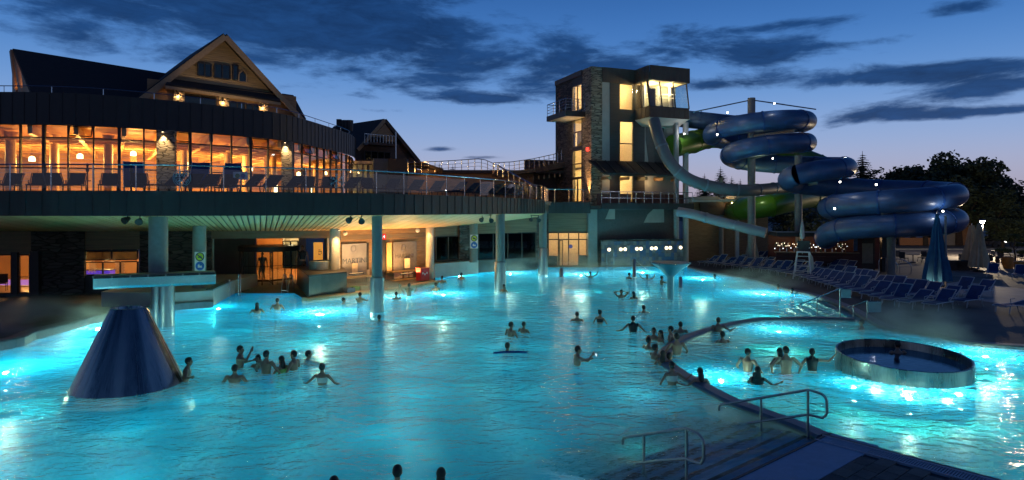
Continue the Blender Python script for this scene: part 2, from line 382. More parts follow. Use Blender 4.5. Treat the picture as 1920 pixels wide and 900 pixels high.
# the curved rim between the pools
def ribbon(path, wd, z0, z1, m, name, parent=None, rnd=True):
    b = MB(); k = len(path); prof = [(-wd / 2, z0), (-wd / 2, z1 - .05), (-wd / 2 + .06, z1), (wd / 2 - .06, z1), (wd / 2, z1 - .05), (wd / 2, z0)]
    rows = []
    for i, p in enumerate(path):
        t = (path[min(i + 1, k - 1)] - path[max(i - 1, 0)]); t = Vector((t.x, t.y, 0)).normalized(); nn = Vector((t.y, -t.x, 0))
        rows.append([p + nn * o + UP * (z) for (o, z) in prof])
    vs = [v for r_ in rows for v in r_]; q = len(prof)
    b.add(vs, [(i * q + j, i * q + j + 1, (i + 1) * q + j + 1, (i + 1) * q + j) for i in range(k - 1) for j in range(q - 1)] + [tuple(range(q)), tuple((k - 1) * q + j for j in range(q))])
    return b.build(name, m, parent)
struct(ribbon(RIM, .42, PZ, .10, m_rim, 'pool_divider_wall'))
cop = struct(ribbon([p for p in RIGHT if p.y > 20], .45, -.2, DK + .06, m_coping, 'pool_coping'))
struct(ribbon(left, .5, -.2, DK + .25, m_coping, 'left_pool_coping'))
# ---------------------------------------------------------------- water
def water_mat(name, tint, amp, turb):
    m = bpy.data.materials.new(name); m.use_nodes = True; nt = m.node_tree; nt.nodes.clear(); N = nt.nodes.new; Lk = nt.links.new
    o = N('ShaderNodeOutputMaterial'); tc = N('ShaderNodeTexCoord')
    def nz(scale, det, st, rot=0, dist=0):
        mp = N('ShaderNodeMapping'); Lk(tc.outputs['Object'], mp.inputs[0]); mp.inputs['Scale'].default_value = st; mp.inputs['Rotation'].default_value = (0, 0, rot)
        n = N('ShaderNodeTexNoise'); n.inputs['Scale'].default_value = scale; n.inputs['Detail'].default_value = det; n.inputs['Distortion'].default_value = dist; Lk(mp.outputs[0], n.inputs['Vector']); return n.outputs[0]
    a = nz(.9, 3, (1, 1.5, 1), .5, .8); b = nz(3.6, 3, (1, 1.7, 1), -.4, .5); c = nz(.22, 1, (1, 1, 1))
    m1 = N('ShaderNodeMath'); m1.operation = 'MULTIPLY_ADD'; Lk(b, m1.inputs[0]); m1.inputs[1].default_value = .30; Lk(a, m1.inputs[2])
    bp = N('ShaderNodeBump'); bp.inputs['Distance'].default_value = amp; bp.inputs['Strength'].default_value = 1.0; Lk(m1.outputs[0], bp.inputs['Height'])
    rf = N('ShaderNodeBsdfRefraction'); rf.inputs['IOR'].default_value = 1.333; rf.inputs['Roughness'].default_value = .06; rf.inputs['Color'].default_value = (*tint, 1)
    tr = N('ShaderNodeBsdfTransparent'); tr.inputs[0].default_value = (.62, .95, .66, 1)
    gl = N('ShaderNodeBsdfGlossy'); gl.inputs['Roughness'].default_value = .11; gl.inputs['Color'].default_value = (1, 1, 1, 1)
    for s in (rf, gl): Lk(bp.outputs[0], s.inputs['Normal'])
    fr = N('ShaderNodeFresnel'); fr.inputs[0].default_value = 1.165; Lk(bp.outputs[0], fr.inputs['Normal'])
    tl = N('ShaderNodeBsdfTranslucent'); tl.inputs[0].default_value = (*turb, 1); Lk(bp.outputs[0], tl.inputs['Normal'])     # cloudy thermal water
    # the cloudier the deeper: over the steps the water is shallow and clear
    ge = N('ShaderNodeNewGeometry')
    def along(v_):
        s1 = N('ShaderNodeVectorMath'); s1.operation = 'SUBTRACT'; Lk(ge.outputs['Position'], s1.inputs[0]); s1.inputs[1].default_value = S0
        s2 = N('ShaderNodeVectorMath'); s2.operation = 'DOT_PRODUCT'; Lk(s1.outputs[0], s2.inputs[0]); s2.inputs[1].default_value = v_; return s2.outputs['Value']
    def rng(x_, a_, b_):
        q = N('ShaderNodeMapRange'); q.interpolation_type = 'SMOOTHSTEP'; Lk(x_, q.inputs[0]); q.inputs[1].default_value = a_; q.inputs[2].default_value = b_; return q.outputs[0]
    mxm = N('ShaderNodeMath'); mxm.operation = 'MAXIMUM'; Lk(rng(along(st_d), .9, 3.4), mxm.inputs[0]); Lk(rng(along(st_t), -.2, -.5), mxm.inputs[1])
    tf = N('ShaderNodeMath'); tf.operation = 'MULTIPLY_ADD'; Lk(mxm.outputs[0], tf.inputs[0]); tf.inputs[1].default_value = .60; tf.inputs[2].default_value = .04
    m0 = N('ShaderNodeMixShader'); Lk(tf.outputs[0], m0.inputs[0]); Lk(rf.outputs[0], m0.inputs[1]); Lk(tl.outputs[0], m0.inputs[2])
    mx = N('ShaderNodeMixShader'); mx.inputs[0].default_value = .22; Lk(m0.outputs[0], mx.inputs[1]); Lk(tr.outputs[0], mx.inputs[2])
    m2 = N('ShaderNodeMixShader'); Lk(fr.outputs[0], m2.inputs[0]); Lk(mx.outputs[0], m2.inputs[1]); Lk(gl.outputs[0], m2.inputs[2]); Lk(m2.outputs[0], o.inputs[0])
    return m
m_water = water_mat('pool_water', (.82, .97, 1.0), .11, (.004, .50, .74))
struct(fill('water', [outline], 0.0, m_water))
# ---------------------------------------------------------------- entry steps, drain grating, patio tiles
stairs = struct(thingw('pool_stairs', None, None, S0)); 
for i in range(9):
    z1 = -.03 - .14 * i; off = .40 * i
    c = S0 + st_t * 2.2 + st_d * (off + .2); c.z = (z1 + PZ) / 2
    block('step', m_stepm, stairs, c, (4.7, .40, z1 - PZ), math.atan2(st_t.y, st_t.x))
    c2 = S0 + st_t * 2.2 + st_d * (off + .375); c2.z = z1 + .004
    block('step_nosing', m_dark, stairs, c2, (4.7, .09, .012), math.atan2(st_t.y, st_t.x))
rzs = math.atan2(st_t.y, st_t.x)
slab = struct(thingw('entry_slab', None, None, S0))
c = S0 + st_t * 2.2 - st_d * .46; c.z = DK + .002; block('slab', mat('pale_slab', (.36, .42, .52), .6, var=.1), slab, c, (4.9, .90, .05), rzs)
c = S0 + st_t * 2.2 - st_d * .015; c.z = DK - .01; block('edge_strip', m_dark, slab, c, (4.9, .05, .1), rzs)
gr = thingw('drain_grating', 'pale slotted drain grating along the near edge of the lit pool', 'grating', S0)
ga, gb = g2(1546, 824), g2(1850, 905); gd = (gb - ga).normalized(); gn = Vector((gd.y, -gd.x, 0)); gn = gn if gn.y < 0 else -gn
m_grate = mat('grating_plastic', (.34, .38, .46), .5, var=.1)
L_ = (gb - ga).length + 2
for i in range(int(L_ / .045)):
    c = ga + gd * (.25 + i * .045) + gn * .26; c.z = DK + .02
    if i < 140: block('grating_bar', m_grate, gr, c, (.024, .30, .03), math.atan2(gd.y, gd.x))
for o_ in (.09, .43):
    c = ga + gd * (L_ / 2) + gn * o_; c.z = DK + .02; block('grating_rail', m_grate, gr, c, (L_, .04, .05), math.atan2(gd.y, gd.x))
c = ga + gd * (L_ / 2) + gn * .02; c.z = DK - .02; block('dark_lip', m_dark, gr, c, (L_ + .1, .10, .12), math.atan2(gd.y, gd.x))
patio = struct(thingw('patio', None, None, S0))
corner = S0 + gn * .47 + gd * .35 - st_d * .55; 
pm = [m_paver, mat('paver_b', (.09, .075, .068), .8, var=.35, scale=2.0, bump=.5, bscale=14), mat('paver_c', (.17, .14, .115), .8, var=.3, scale=2.0, bump=.5, bscale=14)]
ax = st_t; ay = -st_d
cnt = 0
for j in range(14):
    for i in range(-14, 14):
        p = S0 - st_d * (.93 + .135 + j * .27) + st_t * ((i + .5 * (j % 2)) * .40)
        if (p - ga).dot(gn) < .62 or p.y < 9.2: continue
        if cnt > 280: break
        cnt += 1; p.z = DK + .02 + random.uniform(-.004, .004)
        block('paving_tile', random.choice(pm), patio, p, (.385, .255, .05), rzs + random.uniform(-.008, .008))
# ---------------------------------------------------------------- underwater lamps (bright patches in the photo)
m_lens = emis('pool_lamp_lens', (.8, 1, 1), 6)
UW = [(600, 585, 1.2, 'under the steam in front of the bar counter'), (832, 550, .9, 'beside the last bar column'), (958, 512, 1.2, 'behind the tall steel column'), (1090, 514, 1.3, 'before the lit glass door'), (1206, 510, 1.1, 'behind the thin post by the shower wall'),
      (1316, 522, 1.3, 'at the far right pool edge'), (1432, 550, 1.3, 'by the lifeguard chair'), (1585, 572, .5, 'beside the far entry rails'),
      (185, 612, .9, 'just behind the steel cone'), (12, 690, .8, 'at the left edge of the photo'), (735, 556, .6, 'in front of the bar shelf'), (860, 516, .5, 'in the niche behind the bar'), (410, 575, .3, 'at the corner of the entrance channel')]
UWI = [(1462, 618, 1.6, 'at the rim of the round bright pool'), (1850, 664, 2.2, 'right of the tilted steel bowl'), (1600, 718, .5, 'at the left foot of the steel bowl'), (1705, 740, .8, 'at the front foot of the steel bowl'), (1800, 732, .6, 'at the right foot of the steel bowl'), (1350, 706, .9, 'inside the divider wall below the bathers')]
EW = 700
for k, (px, py, s_, where) in enumerate(UW + UWI):
    z = -.70 if k < len(UW) else -.50
    p = G(px, py, 0); p.z = z
    lp = thing('pool_lamp', 'bright underwater pool lamp ' + where, 'lamp', p, group='underwater pool lamps')
    b = MB(); b.lathe([(0, .03), (.055, .03), (.065, 0), (.065, -.03), (0, -.03)], 16, M=Matrix.Rotation(R(-20), 4, 'X')); hs_ = b.build('housing', m_white, lp)
    b = MB(); b.lathe([(0, .045), (.05, .04), (.054, .031)], 16, M=Matrix.Rotation(R(-20), 4, 'X')); b.build('lens', m_lens, hs_)
    lamp('POINT', p + Vector((0, 0, .10)), (.85, .98, 1.0), EW * s_ * (1 if k < len(UW) else .34), .05, name='underwater_light')
m_glow_foam = bpy.data.materials.new('foam'); m_glow_foam.use_nodes = True; nt_ = m_glow_foam.node_tree; nt_.nodes.clear()  # white material for the flecks added over the pool lamps
o_ = nt_.nodes.new('ShaderNodeOutputMaterial'); a_ = nt_.nodes.new('ShaderNodeBsdfTranslucent'); b_ = nt_.nodes.new('ShaderNodeBsdfDiffuse'); c_ = nt_.nodes.new('ShaderNodeMixShader'); n_ = nt_.nodes.new('ShaderNodeTexNoise'); n_.inputs['Scale'].default_value = 30
a_.inputs[0].default_value = (.85, .9, .88, 1); b_.inputs[0].default_value = (.8, .85, .85, 1); nt_.links.new(n_.outputs[0], c_.inputs[0]); nt_.links.new(a_.outputs[0], c_.inputs[1]); nt_.links.new(b_.outputs[0], c_.inputs[2]); nt_.links.new(c_.outputs[0], o_.inputs[0])
rf_ = random.Random(21)
def foam(c, n, sx, sy, name='foam'):  # flecks added on the surface so the lamp glow reads white
    b = MB()
    for i in range(n):
        r = .45 + abs(rf_.gauss(0, .9)); a = rf_.uniform(0, 6.283); p = Vector((c.x + math.cos(a) * r * sx, c.y + math.sin(a) * r * sy, .006 + rf_.random() * .01))
        s_ = rf_.uniform(.015, .06) * max(.4, 1.2 - r * .35); k = 6; st_ = rf_.uniform(1.0, 2.6); ro = rf_.uniform(-.4, .4)
        b.add([(p.x + math.cos(ro) * math.cos(2 * math.pi * j / k) * s_ * st_ - math.sin(ro) * math.sin(2 * math.pi * j / k) * s_, p.y + math.sin(ro) * math.cos(2 * math.pi * j / k) * s_ * st_ + math.cos(ro) * math.sin(2 * math.pi * j / k) * s_, p.z) for j in range(k)], [tuple(range(k))])
    o = b.build(name, m_glow_foam); o['kind'] = 'stuff'; return o
for (px, py, s_, w_) in UW + UWI:
    if s_ >= .5 and px not in (12, 200, 1585): c = G(px, py); foam(c, int(200 * s_), .55 * s_ + .25, .5 * s_ + .25)
def inside(p, poly):
    c = False; n = len(poly)
    for i in range(n):
        a, b = poly[i], poly[i - 1]
        if (a.y > p.y) != (b.y > p.y) and p.x < (b.x - a.x) * (p.y - a.y) / (b.y - a.y) + a.x: c = not c
    return c
rg = random.Random(3); EF = 29
yy = 6.0
while yy < 51.5:
    xx = -22 + (rg.random() * 1.5)
    st = 2.3 + yy * .022
    while xx < 24:
        p = Vector((xx + rg.uniform(-.4, .4), yy + rg.uniform(-.4, .4), -1.22)); inn = inside(p, inner)
        if inside(p, outline) and (inn or (p - S0).dot(st_d) > 3.2 or (p - S0).dot(st_t) > 5):
            w_ = (st / 2.3) ** 2 * rg.uniform(.35, 1.7)
            px = 960 + F * p.x / p.y
            if not inn: w_ *= (1.45 if p.y < 22 else 1.1)
            if inn: p.z = -.75; w_ *= .62
            l = lamp('POINT', p, (.70, 1.0, .95), EF * w_, .8, name='pool_fill_light'); l.data.cycles.use_multiple_importance_sampling = False  # added fill grid for an even glow, without fixtures
        xx += st
    yy += st
# ---------------------------------------------------------------- terrace over the pool
ZB, ZT = 4.40, 5.36
def eD(px, D): return Vector((X(px, D), D, 0))
EDGE = spline([Vector((-36, 27.5, 0)), Vector((-27, 25.0, 0)), eD(0, 24.2), eD(297, 24.5), eD(500, 26.0), eD(707, 28.3), eD(850, 32.5), eD(938, 36.8), eD(985, 40.8), eD(1020, 45.2)], 10)
terr = thingw('terrace', 'long curved roof terrace with dark seamed fascia and slatted wooden soffit over the pool', 'terrace', (-10, 30, ZB))
BACKL = [(-44, 30.5, 3.55), (-26.4, 33, 3.55), (-17.3, 36.5, 3.44), (-10.2, 37.5, 3.44), (-5.1, 42.5, 3.50), (-2.4, 45.6, 3.66), (2.6, 46.6, 4.25)]
def back_hit(p, d):
    best = None
    for (a, b) in zip(BACKL, BACKL[1:]):
        ax_, ay_, bx_, by_ = a[0], a[1], b[0], b[1]
        den = d.x * (by_ - ay_) - d.y * (bx_ - ax_)
        if abs(den) < 1e-9: continue
        t = ((ax_ - p.x) * (by_ - ay_) - (ay_ - p.y) * (bx_ - ax_)) / den
        u = ((ax_ - p.x) * d.y - (ay_ - p.y) * d.x) / den
        if t > .05 and -1e-6 <= u <= 1 + 1e-6 and (best is None or t < best[0]): best = (t, a[2] + (b[2] - a[2]) * u)
    return best
fp = resample(EDGE, .62)
for i, (a, b) in enumerate(zip(fp, fp[1:])):                      # fascia: one seamed sheet after another
    d = (b - a); mid = (a + b) / 2; mid.z = (ZB + ZT) / 2
    rz = math.atan2(d.y, d.x); nn = Vector((d.y, -d.x, 0)).normalized()
    block('fascia_panel', m_clad, terr, mid + nn * random.uniform(-.003, .003), (d.length - .012, .05, ZT - ZB), rz)
    s_ = a.copy(); s_.z = (ZB + ZT) / 2
    block('seam', m_clad, terr, s_ + nn * .03, (.022, .04, ZT - ZB - .02), rz)
# soffit planks, falling gently to the back wall
pd = Vector((-.365, .931, 0)); pw = .205
perp = Vector((pd.y, -pd.x, 0))
e2 = resample(EDGE, .05); last = None; k = 0
for p in e2:
    s_ = p.dot(perp)
    if last is not None and s_ < last + pw: continue
    last = s_
    hit = back_hit(p, pd)
    if not hit or hit[0] < .3: continue
    a = p + pd * .03; a.z = ZB + .03; b = p + pd * hit[0]; b.z = hit[1]
    beam('soffit_plank', (m_wood, m_wood2)[k % 3 == 0], terr, a, b, pw - .018, .03); k += 1
# slab above the soffit
slab_poly = [tuple(p) for p in resample(EDGE, 1.0)] 
slab_poly = [(p[0] + .02, p[1] + .06) for p in slab_poly] + [(3.2, 51.7), (6.4, 51.9), (4.6, 58.2), (-10, 62), (-44, 62), (-44, 30)]
bm_ = MB(); bm_.prism(slab_poly, ZT - .35, ZT - .06); bm_.build('floor_slab', mat('terrace_floor', (.09, .08, .075), .7), terr)
bm_ = MB()
lo = []
for p in e2[::12]:
    hit = back_hit(p, pd)
    if hit and hit[0] > .3: lo.append((p + pd * .03 + UP * (ZB + .09), Vector((p.x + pd.x * hit[0], p.y + pd.y * hit[0], hit[1] + .06))))
for (a, b), (c, d) in zip(lo, lo[1:]): bm_.add([a, b, d, c], [(0, 1, 2, 3)])
bm_.build('soffit_backing', m_dark, terr)
# glass balustrade
ep = resample(EDGE, 1.55)
off = lambda p, q: Vector(((q - p).y, -(q - p).x, 0)).normalized() * -.14
posts = []
for i, p in enumerate(ep):
    q = ep[i + 1] if i + 1 < len(ep) else p + (p - ep[i - 1]); o_ = off(p, q); b = p + o_; posts.append(b)
    bar('rail_post', m_rail, terr, (b.x, b.y, ZT - .06), (b.x, b.y, ZT + .98), .022, 6)
for a, b in zip(posts, posts[1:]):
    beam('glass_panel', m_glass, terr, (a.x, a.y, ZT + .48), (b.x, b.y, ZT + .48), .012, .78)
tp = [Vector((p.x, p.y, ZT + 1.0)) for p in posts]
MB().tube(tp, .028, 8).build('handrail', m_rail, terr, True)
# second, straight edge towards the tower
e3 = thingw('terrace_link', 'straight dark fascia with thin railing joining terrace and slide tower', 'terrace', (4, 49, ZB))
lk = resample([eD(1021, 45.6), Vector((2.9, 50.9, 0)), Vector((6.3, 51.35, 0))], .6)
for a, b in zip(lk, lk[1:]):
    d = b - a; mid = (a + b) / 2; mid.z = ZB + .42
    block('fascia_panel', m_clad, e3, mid, (d.length - .01, .05, .86), math.atan2(d.y, d.x))
for p in lk[::2]: bar('rail_post', m_rail, e3, (p.x, p.y + .1, ZB + .8), (p.x, p.y + .1, ZT + .95), .02, 6)
MB().tube([Vector((p.x, p.y + .1, ZT + .95)) for p in lk], .025, 6).build('handrail', m_rail, e3)
# round emblems on the glass: a lacy rosette and snow stars
def rosette(px, D, r, star, label):
    c = P(px, 0, D); c.z = ZT + .50; th = thing('glass_emblem', label, 'emblem', c, math.atan2(-c.x, c.y) if False else 0.0)
    m = mat('emblem_film', (.25, .42, .52), .5, var=.1)
    b = MB()
    def seg(p, q, w_): 
        M, L = beam_matrix((p[0], 0, p[1]), (q[0], 0, q[1])); b.box(None, (w_, L, .01), M=M)
    if not star:
        for rr in (r, r * .82):
            for i in range(28):
                a0, a1 = 2 * math.pi * i / 28, 2 * math.pi * (i + 1) / 28
                seg((rr * math.cos(a0), rr * math.sin(a0)), (rr * math.cos(a1), rr * math.sin(a1)), .035)
        for i in range(6):
            a0 = math.pi / 3 * i + .5
            for s_ in (-.32, .32): seg((r * .18 * math.cos(a0), r * .18 * math.sin(a0)), (r * .7 * math.cos(a0 + s_), r * .7 * math.sin(a0 + s_)), .05)
            seg((r * .7 * math.cos(a0 - .32), r * .7 * math.sin(a0 - .32)), (r * .7 * math.cos(a0 + .32), r * .7 * math.sin(a0 + .32)), .05)
    else:
        for i in range(6):
            a0 = math.pi / 3 * i + .52
            seg((0, 0), (r * math.cos(a0), r * math.sin(a0)), .05)
            for t_ in (.45, .75):
                for s_ in (-.8, .8): seg((r * t_ * math.cos(a0), r * t_ * math.sin(a0)), (r * (t_ * math.cos(a0) + .28 * math.cos(a0 + s_)), r * (t_ * math.sin(a0) + .28 * math.sin(a0 + s_))), .04)
    b.build('film', m, th)
rosette(341, 24.58, .34, False, 'round lacy blue emblem on the terrace glass left of the stone pier')
rosette(631, 27.05, .30, True, 'blue snow star emblem on the terrace glass near the end of the hall')
rosette(972, 39.7, .34, True, 'pale snow star emblem on the terrace glass near the stairs')
# ---------------------------------------------------------------- columns standing in the pool
m_colf = mat('column_paint', (.19, .23, .22), .45, var=.08)
def column(px, D, r, sleeve_top, ztop, label, z0=PZ, round_=True, m=None, grp=None):
    c = eD(px, D); c.z = z0; t = thing('column', label, 'column', c, group=grp)
    b = MB(); b.lathe([(r, 0), (r, ztop - z0)], 28); b.build('shaft', m or m_colf, t, True)
    if sleeve_top:
        b = MB(); rr = r * 1.28; b.lathe([(rr, 0), (rr, sleeve_top - z0 - .02), (rr - .02, sleeve_top - z0), (r, sleeve_top - z0)], 28); sl_ = b.build('steel_sleeve', m_steel, t, True)
        for k in range(6):
            a = k * math.pi / 3 + .3; bar('seam', m_steel_d, sl_, (rr * math.cos(a), rr * math.sin(a), .1), (rr * math.cos(a), rr * math.sin(a), sleeve_top - z0 - .03), .012, 5)
    return t
def floods(px, D, label, flip=1):
    c = P(px, 409, D); t = thing('floodlight', label, 'floodlight', c, group='unlit floodlights under the fascia')
    for s_ in (-1, 1):
        b = MB(); b.lathe([(.0, -.13), (.06, -.12), (.13, .10), (.14, .16), (.12, .17), (0, .15)], 14, M=Matrix.Translation((s_ * .24, 0, -.05 - .04 * (s_ == flip))) @ Matrix.Rotation(R(115), 4, 'X') @ Matrix.Rotation(R(18 * s_), 4, 'Y')); b.build('lamp_head', m_dark, t, True)
        bar('bracket', m_dark, t, (s_ * .24, 0, .02), (s_ * .24, .1, .18), .02, 6)
    bar('mount', m_dark, t, (-.3, .1, .18), (.3, .1, .18), .025, 6)
column(297, 25.3, .345, None, 4.6, 'pale green painted column rising from the steel waterfall bench', z0=2.05)
column(707, 29.2, .235, 1.47 + .1, 4.6, 'green column with steel sleeve standing in the pool before the bar')
column(938, 37.6, .27, 1.6, 4.6, 'green column with steel sleeve right of the dark niche windows')
column(1018, 46.2, .27, 1.9, 4.6, 'green column with flared steel sleeve beside the lit glass door')
floods(250, 24.6, 'pair of black floodlights under the fascia above the steel waterfall bench')
floods(667, 28.0, 'pair of black floodlights under the fascia above the bar')
floods(912, 36.2, 'pair of black floodlights under the fascia beside the tall sleeved column')
floods(1003, 43.8, 'pair of black floodlights at the far end of the curved fascia')
# ---------------------------------------------------------------- ground floor behind the pool
m_warmwall = mat('warm_wall', (.62, .40, .20), .7, var=.12, scale=.7)
m_lintel = mat('lintel_wood', (.20, .14, .085), .6, var=.25, scale=1.5, stretch=(.3, .3, 7))
WARM = (1.0, .56, .20); WARM2 = (1.0, .74, .42)
gf = thingw('ground_floor_wall', 'dark ground floor wall with wooden lintels set back beneath the terrace', 'wall', (-18, 37, 0))
def wallseg(a, b, z0, z1, m, name='wall_panel', th=.3, parent=gf):
    a, b = Vector(a), Vector(b); d = b - a; mid = (a + b) / 2; nn = Vector((-d.y, d.x, 0)).normalized() * th / 2
    if nn.y < 0: nn = -nn
    c = Vector((mid.x, mid.y, 0)) + nn; c.z = (z0 + z1) / 2
    return block(name, m, parent, c, (d.length, th, z1 - z0), math.atan2(d.y, d.x))
A0, A1, A2, A3 = Vector((-40, 31.2, 0)), Vector((X(0, 33.5) + -1.5, 33.2, 0)), eD(58, 34.0), eD(155, 34.6)
wallseg(A0, eD(0, 33.4), 0, 1.0 - .9, m_concd)
# left lit room (two tall panes) -------------------------------------------------
W1a, W1b = eD(-40, 33.4), eD(58, 34.0)
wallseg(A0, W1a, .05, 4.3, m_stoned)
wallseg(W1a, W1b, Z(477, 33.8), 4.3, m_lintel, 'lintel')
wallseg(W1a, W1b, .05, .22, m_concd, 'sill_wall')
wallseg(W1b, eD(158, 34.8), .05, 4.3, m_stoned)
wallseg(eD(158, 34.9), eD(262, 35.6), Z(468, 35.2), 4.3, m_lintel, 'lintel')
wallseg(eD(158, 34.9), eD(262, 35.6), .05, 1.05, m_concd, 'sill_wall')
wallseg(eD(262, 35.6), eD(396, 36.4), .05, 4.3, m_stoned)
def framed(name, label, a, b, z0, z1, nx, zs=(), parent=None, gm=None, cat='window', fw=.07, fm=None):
    """a window as a thing: frame bars and one pane per field"""
    a, b = Vector(a), Vector(b); d = (b - a); rz = math.atan2(d.y, d.x); L = d.length; u = d.normalized(); fm = fm or m_frame
    t = parent or thingw(name, label, cat, ((a.x + b.x) / 2, (a.y + b.y) / 2, z0))
    zz = [z0] + list(zs) + [z1]
    if parent is not None:                                            # a window as a part of its building: frame, with the panes as its pieces
        b = MB()
        for i in range(nx + 1): p = a + u * (L * i / nx); b.box((p.x, p.y, (z0 + z1) / 2), (fw, fw * 1.3, z1 - z0), rz)
        for i in range(nx):
            for z in zz: p = a + u * (L * (i + .5) / nx); b.box((p.x, p.y, z), (L / nx - fw - .004, fw * 1.2, fw), rz)
        fr_ = b.build(name, fm, t)
        for i in range(nx):
            for za, zb in zip(zz, zz[1:]): p = a + u * (L * (i + .5) / nx); block('pane', gm or m_glass, fr_, (p.x, p.y, (za + zb) / 2), (L / nx - fw - .002, .012, zb - za - fw - .002), rz)
        return t
    for i in range(nx + 1): p = a + u * (L * i / nx); block('mullion', fm, t, (p.x, p.y, (z0 + z1) / 2), (fw, fw * 1.3, z1 - z0), rz)
    for i in range(nx):
        for z in zz: p = a + u * (L * (i + .5) / nx); block('transom', fm, t, (p.x, p.y, z), (L / nx - fw - .004, fw * 1.2, fw), rz)
        for za, zb in zip(zz, zz[1:]):
            p = a + u * (L * (i + .5) / nx); block('pane', gm or m_glass, t, (p.x, p.y, (za + zb) / 2), (L / nx - fw - .002, .012, zb - za - fw - .002), rz)
    return t
def room(name, label, poly, z0, z1, mwall, mfloor, lamps, parent=None, skip=(), e=60, col=WARM):
    """open-fronted interior: floor, ceiling, walls on every edge not skipped, lamps"""
    t = parent or thingw(name, label, 'room', (poly[0][0], poly[0][1], z0))
    b = MB(); n = len(poly); b.add([(p[0], p[1], z0) for p in poly], [tuple(range(n))]); b.build('room_floor', mfloor, t)
    b = MB(); b.add([(p[0], p[1], z1) for p in poly], [tuple(range(n))]); b.build('room_ceiling', mwall, t)
    for i in range(n):
        if i in skip: continue
        p, q = poly[i], poly[(i + 1) % n]; b = MB(); b.add([(p[0], p[1], z0), (q[0], q[1], z0), (q[0], q[1], z1), (p[0], p[1], z1)], [(0, 1, 2, 3)]); b.build('room_wall', mwall, t)
    for (lx, ly, lz, s_) in lamps: lamp('POINT', (lx, ly, lz), col, e * s_, .15, name='room_light')
    return t
m_rfloor = mat('room_floor', (.30, .20, .14), .3, var=.2)
w1 = framed('terrace_window', 'tall orange lit pool hall window at the left edge of the photo', eD(-40, 33.45), eD(22, 33.75), .25, Z(478, 33.6), 1)
framed('terrace_window', 'narrow orange lit window right of the leftmost one', eD(35, 33.85), eD(56, 34.0), .25, Z(478, 33.9), 1)
block('pier', m_frame, gf, (X(28, 33.8), 33.85, 1.3), (.33, .25, 2.2))
block('pier', m_frame, gf, (X(66, 34.0), 34.05, 1.3), (.45, .25, 2.3))
room('pool_hall_room', 'warm orange indoor pool hall seen through the left windows', [(-29.5, 34.1), (-25.0, 34.6), (-26, 44), (-36, 44)], .1, 2.9, m_warmwall, m_rfloor, [(-28.5, 38, 2.5, 1), (-31, 41, 2.5, 1)], skip=(0,), e=260, col=(1, .50, .17))
ipool = thing('indoor_pool', 'violet lit indoor pool glimpsed through the left windows', 'pool', (-30.2, 39.5, .12))
MB().box((0, 0, .02), (5.5, 3.2, .06)).build('pool_kerb', m_white, ipool); MB().box((0, 0, .055), (5.2, 2.9, .02)).build('pool_water', mat('violet_water', (.25, .18, .7), .15, var=.2, emit=(.25, .15, .9), estr=.5), ipool)
ch = thing('pool_chair', 'dark chair behind the leftmost window', 'chair', (X(4, 36), 36, .1), .5)
b = MB(); b.box((0, 0, .42), (.45, .45, .05)); b.build('seat', m_dark, ch); b = MB(); b.box((0, .22, .68), (.45, .05, .5)); b.build('backrest', m_dark, ch)
for sx in (-1, 1):
    for sy in (-1, 1): bar('leg', m_dark, ch, (sx * .2, sy * .2, 0), (sx * .2, sy * .2, .42), .015, 6)
# small lit windows ---------------------------------------------------------------
framed('terrace_window', 'dark transom window above the small patterned windows', eD(160, 35.0), eD(258, 35.6), Z(487, 35.3), Z(469, 35.3), 2, gm=m_glassd)
framed('terrace_window', 'low window with glowing lace pattern behind the steel waterfall bench', eD(160, 35.0), eD(258, 35.6), 1.08, Z(491, 35.3), 3)
room('lounge_room', 'warm lounge behind the low patterned windows', [(X(160, 35.3), 35.3), (X(258, 35.8), 35.9), (X(258, 40), 40), (X(160, 40), 40)], .1, 2.3, m_warmwall, m_rfloor, [(-23.6, 37.4, 2.0, .6), (-22.6, 36.2, 2.0, .2)], skip=(0,), e=220)
lace = thingw('lace_screen', 'cream lace patterned screen glowing in the low windows', 'screen', (X(235, 36.2), 36.2, 1))
for (pa, pb) in ((166, 180), (216, 234)):
    for i in range(5):
        for j in range(4):
            cx = X(pa + (pb - pa) * (i + .5) / 5, 36.2); cz = 1.15 + j * .16 + .08 * (i % 2); b = MB()
            M = Matrix.Translation((cx, 36.2, cz)) @ Matrix.Rotation(R(90), 4, 'X'); b.lathe([(.035, 0), (.06, 0), (.06, .02), (.035, .02), (.035, 0)], 8, M=M); b.build('lace_ring', m_white, lace)
sofa = thing('violet_counter', 'violet lit counter in the low window', 'counter', (X(188, 36.6), 36.6, .1)); MB().box((0, 0, .55), (1.4, .5, 1.1)).build('counter_body', mat('violet_glow', (.2, .1, .7), .4, emit=(.15, .08, 1), estr=.5), sofa); MB().box((0, 0, 1.125), (1.5, .6, .05)).build('counter_top', m_dark, sofa)
